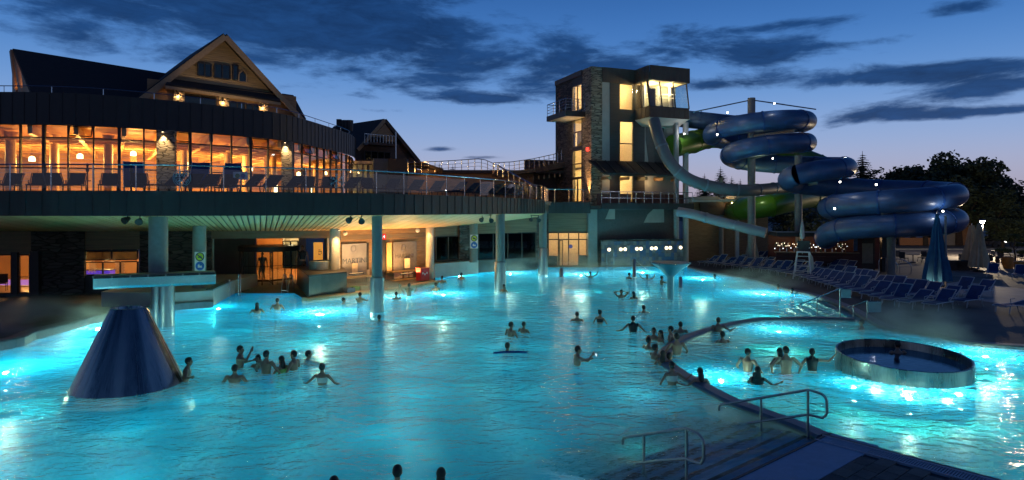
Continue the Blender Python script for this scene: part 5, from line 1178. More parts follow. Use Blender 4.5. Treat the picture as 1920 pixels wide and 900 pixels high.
for q in (P(1300, 210, 53), P(1470, 196, 48.5), P(1530, 205, 52)): MB().tube([Vector((c.x, c.y, 13.6)), q], .05, 6).build('tension_rod', m_steel_d, t)
spost(1497, 51.0, 9.0, .28, 'thick round post under the right side of the upper slide spiral', [Vector((21.7, 45.6, 7.4)), Vector((25.3, 49, 7.7))])
spost(1268, 53.0, 12.0, .22, 'round post carrying the green slide beside the tower')
spost(1671, 43.6, 5.9, .26, 'dark round post in the middle of the lower slide spiral', [Vector((25.7 + 3.9 * math.cos(a), 43.6 + 3.9 * math.sin(a), z)) for a, z in ((-.8, 5.3), (-2.2, 5.2), (2, 4.6))])
spost(1352, 58, 7.6, .2, 'short round post among the far spruces behind the slide')
# lamps mounted on the slide
for k, (px, py, D, e, lb) in enumerate(((1364, 211, 47.6, 45, 'first upper loop at the left'), (1452, 194, 47.6, 35, 'first upper loop at the right'), (1345, 252, 46.6, 60, 'gap between the two upper loops at the left'), (1449, 297, 50, 25, 'inner side of the third loop'), (1584, 296, 47.5, 35, 'third loop at the right'), (1575, 341, 41.8, 45, 'fourth loop at the left'), (1643, 346, 39.2, 35, 'fourth loop in front'), (1768, 396, 39.0, 60, 'gap between the two lowest loops at the right'), (1283, 251, 52.5, 60, 'green slide by the tower'), (1565, 391, 39.4, 25, 'gap between the two lowest loops at the left'))):
    p = P(px, py, D); t = thing('slide_lamp', 'small white lamp at the ' + lb, 'lamp', p, group='small lamps on the slides'); MB().lathe([(0, -.05), (.05, -.04), (.05, .04), (0, .05)], 12).build('lens', emis('slide_lamp_glow', (1, .95, .85), 14), t); MB().box((0, .1, -.06), (.1, .14, .06)).build('mount', m_dark, t)
    lamp('POINT', p + Vector((0, -.18, 0)), (.95, .97, 1), e * .5, .04, name='slide_light')
lamp('POINT', P(1430, 350, 52.5), (.8, 1, .5), 55, .2, name='green_slide_light'); 
# low timber building behind the slides
lb = thingw('timber_annex', 'low timber annex with lit orange wall behind the slides', 'building', (18, 58, 0))
wallseg(eD(1283, 58), eD(1440, 59), .05, Z(372, 58), m_timber, 'wall', .3, lb)
wallseg(eD(1380, 57.4), eD(1386, 57.4), .05, Z(374, 57.4), m_white, 'lit_pillar', .3, lb)
block('window', m_dark, lb, P(1335, 391, 57.8), (2.2, .2, 1.2))
for k in range(9): beam('roof_rafter', m_dwood, lb, P(1285 + k * 9, 345 + k * 3.2, 56.5), P(1300 + k * 9, 341 + k * 3.2, 61), .14, .2)
beam('eaves_beam', m_conc, lb, P(1280, 372, 56.5), P(1400, 369, 57.5), .2, .25); beam('eaves_beam', m_conc, lb, P(1280, 377, 56), P(1520, 374, 56), .15, .2)
lamp('POINT', P(1372, 380, 56.6), (1, .55, .2), 60, .08, name='annex_light')
def reflection_streak_steel(name, c1, c2):
    """brushed sheet steel; colour streaks round the axis stand in for reflected lights"""
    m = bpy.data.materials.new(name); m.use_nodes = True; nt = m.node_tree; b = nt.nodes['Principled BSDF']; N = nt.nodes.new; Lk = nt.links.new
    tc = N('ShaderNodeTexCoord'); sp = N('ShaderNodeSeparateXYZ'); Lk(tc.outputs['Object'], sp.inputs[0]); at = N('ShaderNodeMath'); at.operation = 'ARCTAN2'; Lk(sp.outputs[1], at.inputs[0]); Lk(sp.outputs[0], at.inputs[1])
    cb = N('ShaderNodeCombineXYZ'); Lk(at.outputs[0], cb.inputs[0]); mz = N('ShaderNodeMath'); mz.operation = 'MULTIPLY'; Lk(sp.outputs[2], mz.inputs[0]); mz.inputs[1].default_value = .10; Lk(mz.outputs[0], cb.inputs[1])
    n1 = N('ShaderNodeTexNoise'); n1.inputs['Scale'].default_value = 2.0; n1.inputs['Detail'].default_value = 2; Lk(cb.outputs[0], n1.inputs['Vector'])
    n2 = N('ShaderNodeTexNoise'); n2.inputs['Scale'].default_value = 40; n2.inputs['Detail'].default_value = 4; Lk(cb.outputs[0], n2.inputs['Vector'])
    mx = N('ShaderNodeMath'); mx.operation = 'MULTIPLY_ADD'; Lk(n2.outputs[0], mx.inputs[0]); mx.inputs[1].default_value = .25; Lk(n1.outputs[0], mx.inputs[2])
    r = N('ShaderNodeValToRGB'); Lk(mx.outputs[0], r.inputs[0]); r.color_ramp.elements[0].position = .52; r.color_ramp.elements[0].color = (*c1, 1); r.color_ramp.elements[1].position = .78; r.color_ramp.elements[1].color = (*c2, 1); Lk(r.outputs[0], b.inputs['Base Color'])  # streaks of reflected light painted into the base colour
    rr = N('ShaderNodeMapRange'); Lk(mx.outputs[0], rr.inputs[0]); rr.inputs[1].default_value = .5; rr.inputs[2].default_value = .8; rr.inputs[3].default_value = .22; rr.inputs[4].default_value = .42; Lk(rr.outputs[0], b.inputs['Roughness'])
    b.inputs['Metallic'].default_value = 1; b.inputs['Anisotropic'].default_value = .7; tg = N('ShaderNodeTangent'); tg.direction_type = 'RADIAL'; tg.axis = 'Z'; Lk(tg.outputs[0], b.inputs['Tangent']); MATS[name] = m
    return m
# ---------------------------------------------------------------- steel fixtures in the pool
c = G(241, 720)
cone = thing('steel_cone', 'large brushed steel cone fountain standing in the left of the pool', 'fountain', (c.x, c.y, 0))
MB().lathe([(1.60, -.75), (1.46, -.35), (1.33, 0), (.43, 2.0), (.41, 2.03), (.33, 2.03), (.30, 1.93), (0, 1.91)], 48).build('cone_shell', reflection_streak_steel('cone_steel', (.19, .18, .175), (.50, .47, .44)), cone, True)
for k in range(6): a = k * math.pi / 3 + .2; bar('weld_seam', m_steel_d, cone, (1.332 * math.cos(a), 1.332 * math.sin(a), 0), (.432 * math.cos(a), .432 * math.sin(a), 2.0), .006, 5)
MB().lathe([(.12, 1.91), (.12, 1.97), (.05, 1.99), (0, 1.99)], 14).build('nozzle', m_steel_d, cone)
# waterfall bench: trough on a double post
c = G(301, 612); c.y += .3
wb_ = thingw('waterfall_bench', 'T shaped steel waterfall bench on a round double post behind the cone', 'fountain', (c.x, c.y, 0))
a, b_ = P(176, 530, 23.6), P(403, 521, 25.6); bd = (b_ - a).normalized()
prof = [(-.55, .22), (-.60, .10), (-.42, -.16), (.30, -.22), (.42, -.12), (.45, .18), (.40, .22)]
sd = Vector((bd.y, -bd.x, 0)).normalized(); rows = []
for p in (a, b_): rows.append([p + sd * x + UP * z for x, z in prof])
k = len(prof); MB().add(rows[0] + rows[1], [(i, (i + 1) % k, k + (i + 1) % k, k + i) for i in range(k)] + [tuple(range(k)), tuple(range(k, 2 * k))]).build('trough', mat('trough_steel', (.50, .52, .53), .25, 1.0, var=.08, scale=3), wb_)
for i in range(7):
    p, q = a.lerp(b_, (i + .06) / 7) + UP * .225, a.lerp(b_, (i + .94) / 7) + UP * .225; beam('outlet_slot', m_dark, wb_, p + sd * .42, q + sd * .42, .05, .05)
    block('slot_divider', m_steel, wb_, a.lerp(b_, i / 7) + UP * .24 + sd * .40, (.05, .14, .06), math.atan2(bd.y, bd.x))
beam('top_lip', m_steel, wb_, a + UP * .25 - sd * .1, b_ + UP * .25 - sd * .1, .7, .03)
for dx, r_ in ((-.16, .27), (.12, .31)): MB().lathe([(r_, PZ), (r_, 2.05)], 26, (c.x + dx, c.y - .15 + .15 * dx, 0)).build('post', m_steel, wb_, True)
# mushroom fountain
c = G(1259, 560); c.y += .2
mf = thing('mushroom_fountain', 'steel mushroom fountain dish on a thick stem at the pool end', 'fountain', (c.x, c.y, 0))
MB().lathe([(.17, PZ), (.17, 1.10), (.24, 1.22)], 22).build('stem', m_steel_d, mf, True)
MB().lathe([(.24, 1.20), (.55, 1.50), (1.00, 1.82), (1.04, 1.86), (1.02, 1.89), (.8, 1.87), (0, 1.80)], 40).build('dish', m_steel_d, mf, True)
for k in range(8): a_ = k * math.pi / 4; MB().lathe([(0, -.03), (.05, -.02), (.05, .02), (0, .03)], 8, (1.04 * math.cos(a_), 1.04 * math.sin(a_), 1.86)).build('nozzle', m_rail, mf)
for k, (px, y0, y1, r_, lb) in enumerate(((1053, 503, 521, .13, 'short dark post in the water before the lit glass door'), (1190, 486, 521, .13, 'tall thin dark post in the water before the shower wall'), (1277, 519, 541, .11, 'short dark post right of the mushroom fountain'))):
    c = G(px, y1); c.y += .1; t = thing('water_post', lb, 'post', (c.x, c.y, 0)); zt_ = Z(y0, c.y); MB().lathe([(r_, PZ), (r_, zt_ - .05), (r_ * .7, zt_), (0, zt_ + .02)], 16).build('post_tube', m_steel_d, t, True); MB().lathe([(r_ * 1.15, -.02), (r_ * 1.15, .05), (r_, .06)], 16).build('collar', m_rail, t)
# rope lines from the thin post
rp = thingw('lane_rope', 'thin rope running from the far post to the mushroom fountain', 'rope', G(1190, 521))
MB().tube([P(1192, 489, 50.5), P(1215, 507, 44), P(1245, 515, 36), P(1257, 524, 33.8)], .018, 5).build('cord', m_steel_d, rp)
# tilted steel bowl
bc = thing('steel_bowl', 'wide tilted round steel bowl rising from the bright inner pool', 'fountain', (0, 0, 0))
ctr_ = Vector((X(1691, 18.25), 18.25, .50)); rad = 1.70
tilt_n = Vector((.0, -.06, 1)).normalized()
u_ = Vector((1, 0, 0)); u_ = (u_ - tilt_n * u_.dot(tilt_n)).normalized(); v_ = tilt_n.cross(u_)
bc.location = (ctr_.x, ctr_.y, 0); n_ = 64; vs = []; prof = [(1.0, 'b'), (1.0, 't'), (.985, 't2'), (.965, 't'), (.955, 'w')]
for r_, kx in prof:
    for j in range(n_):
        a_ = 2 * math.pi * j / n_; p = ctr_ + (u_ * math.cos(a_) + v_ * math.sin(a_)) * rad * r_; q = p - Vector((ctr_.x, ctr_.y, 0))
        if kx == 'b': q.z = -.85
        elif kx == 't2': q.z += .015
        elif kx == 'w': q.z -= .30
        vs.append(q)
MB().add(vs, [(i * n_ + j, i * n_ + (j + 1) % n_, (i + 1) * n_ + (j + 1) % n_, (i + 1) * n_ + j) for i in range(len(prof) - 1) for j in range(n_)]).build('bowl_wall', reflection_streak_steel('bowl_steel', (.16, .19, .19), (.52, .56, .54)), bc, True)
wp = [ctr_ + (u_ * math.cos(2 * math.pi * j / n_) + v_ * math.sin(2 * math.pi * j / n_)) * rad * .956 - Vector((ctr_.x, ctr_.y, .22)) for j in range(n_)]
m_bw = mat('bowl_water', (.008, .05, .075), .08, var=.2, scale=1.0, bump=.25, bscale=5)
MB().add(wp, [tuple(range(n_))]).build('bowl_water', m_bw, bc)
BOWL_C, BOWL_Z = ctr_, ctr_.z - .22
# ---------------------------------------------------------------- handrails
def handrail(label, top, loop, posts, m, r_=.028):
    t = thingw('pool_handrail', label, 'handrail', posts[0][0]); MB().tube(spline(top, 5), r_, 8).build('top_rail', m, t, True); MB().tube(loop, r_, 8).build('end_loop', m, t, True)
    for lo_, hi_ in posts: bar('rail_post', m, t, lo_, hi_, r_ * .95, 8)
    return t
def hr(px, py, base): return P(px, py, base.y)
m_hr = mat('hand_rail_steel', (.30, .32, .34), .3, 1.0, var=.1)
pA1, pA2 = G(1287, 918, -.03), G(1207, 893, -.1)
ldir = (pA2 - pA1).normalized()
def railset(label, p1, p2, y1, y2, ext):
    h1, h2 = Z(y1, p1.y), Z(y2, p2.y); a = Vector((p1.x, p1.y, h1)); b = Vector((p2.x, p2.y, h2)); sl = (b - a); e = b + sl * ext
    back = -(p2 - p1).normalized(); back = Vector((back.x, back.y, 0)); 
    lo1, lo2 = a + UP * -.50, b + UP * -.50; e2 = lo2 + sl * ext * .8
    t = thingw('pool_handrail', label, 'handrail', (p1.x, p1.y, -.1))
    o1 = a + back * .34 - UP * .05; o2 = a + back * .34 - UP * .50
    top = [e - UP * .12, e, b, a, a + back * .26 - UP * .02, a + back * .36 - UP * .10, a + back * .37 - UP * .40, a + back * .30 - UP * .50, lo1, lo2, e2]
    MB().tube(resample(top, .08), .026, 10).build('rail_loop', m_hr, t, True)
    bar('rail_post', m_hr, t, (p1.x, p1.y, -.9), a, .026, 10); bar('rail_post', m_hr, t, (p2.x, p2.y, -1.3), b, .026, 10)
railset('steel handrail on the near side of the pool steps', G(1287, 918, -.05), G(1207, 896, -.2), 803, 815, .55)
railset('steel handrail between the pool steps and the divider wall', G(1515, 822, 0), G(1427, 800, 0), 731, 746, 1.0)
m_board = mat('rail_board', (.20, .40, .46), .5, var=.08)
for k, (px, y0, y1, D, ex, ey, ex2, ey2) in enumerate(((1575, 541, 597, 27.5, 1488, 576, 1532, 558), (1626, 564, 603, 26.6, 1590, 576, 1600, 573))):
    b0 = P(px, y1, D); b0.z = .06; top = P(px, y0, D); t = thingw('entry_rail', 'thin steel entry rail with a %s panel %s' % (('dull blue', 'further from the camera') if k == 0 else ('pale turquoise', 'nearer the camera')), 'handrail', b0)
    bar('rail_post', m_rail, t, b0 - UP * .5, top, .03, 8); MB().tube([top, P(ex2, ey2, D + .8), P(ex, ey, D + 1.5)], .025, 8).build('sloping_rail', m_rail, t, True)
    p2 = P(ex2, ey2, D + .8); bar('rail_post', m_rail, t, p2 - UP * 1.3, p2, .022, 8)
    w0, w1 = (px + 2, px + 20) if k == 0 else (px + 2, px + 26); yy0, yy1 = (y0 + 1, y0 + 18) if k == 0 else (y0 + 1, y0 + 22)
    q = P((w0 + w1) / 2, (yy0 + yy1) / 2, D); block('panel', m_board, t, q, ((w1 - w0) / F * D, .02, (yy1 - yy0) / F * D))
    MB().tube([P(w0, yy0, D), P(w1, yy0, D), P(w1, yy1, D), P(w0, yy1, D)], .02, 6).build('panel_frame', m_rail, t)
# submerged wide entry steps at the far right entry
es = struct(thingw('entry_steps', None, None, G(1590, 585)))
e0, e1 = g2(1535, 560), g2(1636, 606); ed = (e1 - e0).normalized(); en = Vector((-ed.y, ed.x, 0)); en = en if en.x < 0 else -en
for k in range(5):
    z1 = -.02 - .16 * k; q = (e0 + e1) / 2 + en * (.25 + .38 * k); q.z = (z1 + PZ) / 2; block('step', m_tile2, es, q, ((e1 - e0).length * .92, .38, z1 - PZ), math.atan2(ed.y, ed.x))
# ---------------------------------------------------------------- sun loungers
m_lframe = mat('lounger_frame', (.50, .52, .54), .4, .3, var=.08)
def make_lounger(m_fab, wd=.62, m_lframe=m_lframe, back=38):
    root = thing('sun_lounger', 'x', 'sun lounger'); hw = wd / 2
    b = MB()
    b.box((0, -.35, .33), (wd - .07, 1.15, .03)); b.build('seat_sling', m_fab, root)
    M = Matrix.Translation((0, .22, .34)) @ Matrix.Rotation(R(back), 4, 'X'); b = MB(); b.box(None, (wd - .07, .80, .03), M=M @ Matrix.Translation((0, .40, 0))); b.build('back_sling', m_fab, root)
    for s_ in (-1, 1):
        b = MB(); b.tube([(s_ * hw, -.98, .30), (s_ * hw, -.9, .34), (s_ * hw, .22, .34), (s_ * hw, .6, .34)], .022, 6); b.build('side_rail', m_lframe, root)
        e = M @ Vector((s_ * hw, .84, .0)); b = MB(); b.tube([(s_ * hw, .22, .34), e], .022, 6); b.build('back_rail', m_lframe, root)
        for y, dy in ((-.72, -.08), (.45, .10)): bar('leg', m_lframe, root, (s_ * hw, y, .33), (s_ * hw, y + dy, 0), .02, 6)
        b = MB(); b.tube([(s_ * (hw + .02), .15, .34), (s_ * (hw + .03), .12, .52), (s_ * (hw + .03), .38, .54)], .018, 5); b.build('armrest', m_lframe, root)
    for y, z in ((-.98, .30),): bar('foot_bar', m_lframe, root, (-hw, y, z), (hw, y, z), .02, 6)
    e0_, e1_ = M @ Vector((-hw, .84, 0)), M @ Vector((hw, .84, 0)); bar('head_bar', m_lframe, root, e0_, e1_, .02, 6)
    return root
protos = [make_lounger(m_blue, back=a_) for a_ in (38, 46, 30, 10)]; used = [False] * 4; rpl = random.Random(17)
proto2 = make_lounger(mat('silhouette_fabric', (.005, .008, .02), .9, var=.25, scale=3), .62, m_dark); used2 = [False]  # terrace copy darkened: silhouette shade put into fabric and frame
def put_lounger(p, rz, label, group, dark=False):
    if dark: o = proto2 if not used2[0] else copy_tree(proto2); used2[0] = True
    else:
        i_ = rpl.choice((0, 0, 0, 1, 1, 2, 2, 3)); o = protos[i_] if not used[i_] else copy_tree(protos[i_]); used[i_] = True
    o.location = p; o.rotation_euler = (0, 0, rz); o['label'] = label; o['group'] = group; return o
def row(pts, step, rz, desc, group, z=DK, jit=.05, maxn=30, flip=None):
    q = resample(pts, step); rg_ = random.Random(len(pts) * 7 + int(abs(q[0].x) * 10))
    for k, p in enumerate(q[:maxn]):
        put_lounger(Vector((p.x + rg_.uniform(-jit, jit), p.y + rg_.uniform(-jit, jit), z)), rz + rg_.uniform(-.06, .06), '%s lounger from the far end, %s' % (ORD[k], desc), group)
rowA = [g2(1330, 499), g2(1480, 518), g2(1572, 543), g2(1688, 574), g2(1762, 582)]
rzA = R(-62)
row(spline(rowA, 6), .98, rzA, 'front row of blue loungers by the pool', 'front row of blue loungers')
rowB = [p + Vector((1.95, .9, 0)) for p in spline(rowA, 6)]
row(rowB, .98, rzA, 'second row of blue loungers behind the front', 'second row of blue loungers')
rowC = [g2(1320, 487), g2(1400, 489), g2(1520, 505), g2(1585, 516)]
row(spline(rowC, 6), 1.0, rzA, 'rear row of blue loungers before the kiosk', 'rear row of blue loungers')
for k, (px, py, rz, lb) in enumerate(((1800, 556, -62, 'left one of a pair of blue loungers apart at the right'), (1838, 559, -62, 'right one of a pair of blue loungers apart at the right'), (1905, 588, -75, 'blue sun lounger cut off by the right edge of the photo'), (1862, 520, -40, 'small blue folding lounger near the beige parasols'), (1912, 524, -45, 'wide blue lounger by the planted tree at the right edge'))):
    p = g2(px, py); put_lounger(Vector((p.x, p.y, DK)), R(rz), lb, 'blue loungers standing apart')
# on the roof terrace, a dark row behind the glass
TE = resample([p + Vector((-.25, 1.75, 0)) for p in EDGE], .05)
def terr_pt(px):
    q = min(TE, key=lambda p: abs(960 + F * p.x / p.y - px)); return q
tpx = [18, 72, 106, 140, 205, 262, 312, 352, 388, 425, 462, 500, 540, 575, 612, 648, 690, 728, 770, 810, 848, 872, 895, 915, 934, 952, 968]
rg_ = random.Random(11)
for k, px in enumerate(tpx):
    q = terr_pt(px); fz = math.atan2(q.x, -q.y) * 0 + rg_.uniform(-.35, .35) + (.5 if px < 300 else -.5 if px > 700 else 0)
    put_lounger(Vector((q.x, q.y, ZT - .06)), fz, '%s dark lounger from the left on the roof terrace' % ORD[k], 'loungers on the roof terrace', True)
for k, px in enumerate((205, 388, 330)):
    q = terr_pt(px + 14) + Vector((0, 1.2, 0)); t = thing('deck_chair', ['upright blue deck chair before the orange windows on the terrace', 'upright blue deck chair right of the stone pier on the terrace', 'upright dark deck chair in front of the stone pier on the terrace'][k], 'deck chair', (q.x, q.y, ZT - .06), (.6, 0, .2)[k])
    M = Matrix.Translation((0, 0, .3)) @ Matrix.Rotation(R(62), 4, 'X'); b = MB(); b.box(None, (.7, 1.25, .04), M=M @ Matrix.Translation((0, .62, 0))); b.build('back_sling', m_blue, t); b = MB(); b.box((0, -.3, .3), (.7, .6, .04)); b.build('seat_sling', m_blue, t)
    for s_ in (-1, 1):
        bar('side_rail', m_lframe, t, (s_ * .37, -.6, .3), (s_ * .37, .05, .3), .02, 6); e = M @ Vector((s_ * .37, 1.28, 0)); bar('back_rail', m_lframe, t, (s_ * .37, 0, .3), e, .02, 6)
        for y in (-.5, .35): bar('leg', m_lframe, t, (s_ * .37, y * .6, .3), (s_ * .37, y, 0), .02, 6)
for k, px in enumerate((55, 136, 221, 434, 558, 640)):                 # ornate rail finials / stands on the terrace
    q = terr_pt(px) + Vector((0, .9, 0)); t = thing('lantern_stand', '%s slim dark lantern stand from the left on the roof terrace' % ORD[k], 'stand', (q.x, q.y, ZT - .06), group='lantern stands on the terrace')
    MB().lathe([(.14, 0), (.14, .04), (.03, .08), (.025, .9), (.06, .95), (.07, 1.05), (.03, 1.12), (.05, 1.2), (0, 1.3)], 10).build('pole', m_dark, t, True); MB().box((0, 0, .55), (.3, .04, .04)).build('cross_bar', m_dark, t)
t = thing('info_board', 'small white notice board with green and blue marks on the terrace', 'sign', terr_pt(440) + Vector((0, .6, ZT - .06)))
bar('stake', m_rail, t, (0, 0, 0), (0, 0, .6), .025); MB().box((0, -.03, .80), (.62, .02, .34)).build('board', m_white, t); MB().lathe([(0, 0), (.1, 0), (.1, .01), (0, .01)], 16, M=Matrix.Translation((-.12, -.045, .8)) @ Matrix.Rotation(R(90), 4, 'X')).build('green_mark', mat('mark_green', (.05, .25, .08), .5), t); MB().lathe([(0, 0), (.1, 0), (.1, .01), (0, .01)], 16, M=Matrix.Translation((.12, -.045, .8)) @ Matrix.Rotation(R(90), 4, 'X')).build('blue_mark', mat('mark_blue', (.02, .1, .4), .5), t)
# ---------------------------------------------------------------- kiosk
kk = thingw('beach_kiosk', 'dark red beach kiosk with glittering bottles behind its counter', 'kiosk', (24, 48, DK))
m_kred = mat('kiosk_red', (.085, .025, .02), .6, var=.25, scale=1.2, stretch=(.4, .4, 6))
k0, k1 = eD(1452, 49), eD(1672, 47.5)
ku = (k1 - k0).normalized(); KL = (k1 - k0).length; krz = math.atan2(ku.y, ku.x)
def kp(px, z, out=0.0):
    best = min(range(301), key=lambda i: abs(960 + F * (k0 + ku * KL * i / 300).x / (k0 + ku * KL * i / 300).y - px)); p = k0 + ku * (KL * best / 300) + Vector((ku.y, -ku.x, 0)) * out; p.z = z; return p
zc0, zc1, zr = Z(474, 48.5), Z(448, 48.5), Z(436, 48)
def kbox(name, m, pa, pb, z0, z1, th, out=0.0):
    a, b_ = kp(pa, 0, out), kp(pb, 0, out); q = (a + b_) / 2; q.z = (z0 + z1) / 2; return block(name, m, kk, q, ((b_ - a).length, th, z1 - z0), krz)
for k in range(5): kbox('front_board', m_kred, 1455, 1606, DK + k * (zc0 - DK) / 5, DK + (k + 1) * (zc0 - DK) / 5 - .012, .10 + .012 * (k % 2))
kbox('counter', m_lintel, 1452, 1608, zc0, zc0 + .07, .6, .15)
kbox('canopy', m_dark, 1448, 1676, zr - .3, zr, 3.0, -.6)
kbox('fascia_board', m_kred, 1450, 1674, zc1 + .15, zr - .3, .12, .1)
kbox('rear_wall', m_kred, 1452, 1674, DK, zr - .3, .1, -2.4)
kbox('side_board', m_kred, 1600, 1616, DK, zr - .3, .12); kbox('poster', mat('poster_blue', (.05, .10, .2), .5, var=.4, scale=4), 1599, 1607, Z(470, 48), Z(447, 48), .03, .12)
kbox('door_frame', m_dwood, 1612, 1640, DK, zr - .3, .10); kbox('menu_board', mat('menu_beige', (.30, .24, .16), .7, var=.15), 1616, 1636, DK + .6, Z(456, 48), .04, .08)
kbox('pillar', m_dark, 1652, 1672, DK, zr - .3, .4)
kbox('shelf', m_dwood, 1456, 1598, zc0 + .38, zc0 + .42, .3, -1.2)
rb = random.Random(9); m_bot = [emis('bottle_glint_warm', (1, .85, .6), 2.2), emis('bottle_glint_white', (.9, .95, 1), 3.0), mat('bottle_green', (.05, .12, .05), .1), mat('bottle_amber', (.2, .09, .02), .1)]
m_bglass = [mat('bottle_clear', (.55, .6, .6), .06, spec=.8), mat('bottle_green', (.05, .12, .05), .1), mat('bottle_amber', (.2, .09, .02), .1)]
bme = {}
for mm in m_bglass:
    o_ = MB().lathe([(0, 0), (.045, 0), (.045, .19), (.016, .25), (.016, .31), (0, .31)], 10).build('bottle', mm, None, True); bme[mm.name] = o_.data; bpy.data.objects.remove(o_)
kid = 0
for (z_, out_, n_) in ((zc0 + .42, -1.2, 24), (zc0 + .07, .02, 14)):
    for k in range(n_):
        px = 1459 + (1594 - 1459) * (k + rb.random() * .7) / n_; p = kp(px, z_, out_); mm = rb.choice(m_bglass); o_ = bpy.data.objects.new('bottle', bme[mm.name]); COL.objects.link(o_); o_.location = p
        tag(o_, '%s small drinks bottle from the left on the %s of the beach kiosk' % (ORD[k], 'back shelf' if out_ < 0 else 'front counter'), 'bottle', 'bottles on the back shelf of the kiosk' if out_ < 0 else 'bottles on the front counter of the kiosk')
rope = thingw('bottle_glints', 'row of tiny glowing beads standing in for glints on the kiosk bottles', 'lights', kp(1500, zc0 + .9, -.9))
pts = []
for k in range(46):
    px = 1458 + 138 * k / 45; z_ = zc0 + .25 + .45 * abs(math.sin(k * 1.9)) * rb.uniform(.4, 1.1); pts.append(kp(px, z_, -.9))
MB().tube(pts, .006, 4).build('cord', m_dark, rope)
for k, p in enumerate(pts): s_ = .05 if k < 30 else .03; MB().lathe([(0, -s_), (s_ * .8, 0), (0, s_)], 6, p).build('bulb', m_bot[1] if k in (24, 25, 26) or k % 5 == 0 else m_bot[0], rope)  # emissive beads added as the sparkle of the bottles
for px, e in ((1490, 18), (1545, 12), (1640, 10)): lamp('POINT', kp(px, zr - .5, -.6), (1, .6, .3), e, .1, name='kiosk_light')
# ---------------------------------------------------------------- lifeguard chair with furled parasol
p = g2(1506, 524); lg = thing('lifeguard_chair', 'tall white ladder lifeguard chair with furled parasol among the loungers', 'lifeguard chair', (p.x, p.y, DK), R(-30))
for sx in (-1, 1):
    bar('leg', m_white, lg, (sx * .55, -.7, 0), (sx * .35, -.15, 1.75), .04, 8); bar('leg', m_white, lg, (sx * .6, .75, 0), (sx * .38, .35, 1.75), .04, 8); bar('armrest', m_white, lg, (sx * .38, -.15, 2.05), (sx * .38, .4, 2.05), .03)
for k in range(5): t_ = (k + .7) / 5.5; block('rung', m_white, lg, (0, -.7 + .55 * t_, 1.75 * t_), (1.1 - .4 * t_, .10, .04))
MB().box((0, .1, 1.76), (.8, .6, .06)).build('seat', m_white, lg); MB().box((0, .42, 2.15), (.8, .05, .7)).build('backrest', m_dark, lg)
MB().lathe([(.02, 0), (.03, 1.0), (.13, 1.05), (.16, 1.3), (.10, 1.9), (.03, 2.3), (0, 2.35)], 14, (-.1, .45, 1.6)).build('furled_parasol', mat('parasol_white', (.45, .46, .45), .8, var=.1), lg, True)
MB().lathe([(.3, 0), (.22, .6), (.12, 1.4), (.02, 1.6)], 14, (.45, .3, .0)).build('draped_towel', mat('towel', (.45, .5, .42), .9, var=.1), lg, True)
# closed parasols
def furled(px, py, D, h, r0, r1, m, label, pole=True, folds=12, base=True):
    c = eD(px, D); t = thing('furled_parasol', label, 'parasol', (c.x, c.y, DK)); b = MB(); vs = []; nz_ = 10; nn = folds * 2
    z0 = .35
    for i in range(nz_ + 1):
        f_ = i / nz_; rr_ = (r0 * (1 - f_) + r1 * f_) * (1 + .05 * math.sin(f_ * 9))
        for j in range(nn): a_ = 2 * math.pi * j / nn; q_ = rr_ * (1 if j % 2 else .66); vs.append((q_ * math.cos(a_), q_ * math.sin(a_), z0 + (h - z0) * f_))
    b.add(vs, [(i * nn + j, i * nn + (j + 1) % nn, (i + 1) * nn + (j + 1) % nn, (i + 1) * nn + j) for i in range(nz_) for j in range(nn)]); b.build('folded_canopy', m, t)
    bar('pole', m_rail, t, (0, 0, 0), (0, 0, h + .15), .035); MB().lathe([(.4, 0), (.4, .08), (.06, .14)], 16).build('foot', m_dark, t)
m_pbeige = mat('parasol_beige', (.66, .54, .36), .85, var=.15, scale=2); m_pblue = mat('parasol_blue', (.02, .13, .26), .8, var=.2, scale=2)
furled(1410, 490, 56, 3.1, .6, .14, mat('parasol_grey', (.38, .36, .33), .85, var=.12), 'pale grey furled parasol standing behind the rear loungers')
furled(1822, 487, 49.5, 3.4, .78, .16, m_pbeige, 'beige furled parasol, left of the two near the street lamp'); furled(1836, 490, 47.5, 3.55, .72, .12, m_pbeige, 'beige furled parasol, right of the two near the street lamp')
furled(1757, 536, 38.3, 4.35, .80, .07, m_pblue, 'tall dark blue furled parasol below the lowest slide loop')
bar_o = spost(1773, 38.0, 4.3, .06, 'thin pale pole right beside the tall blue parasol')
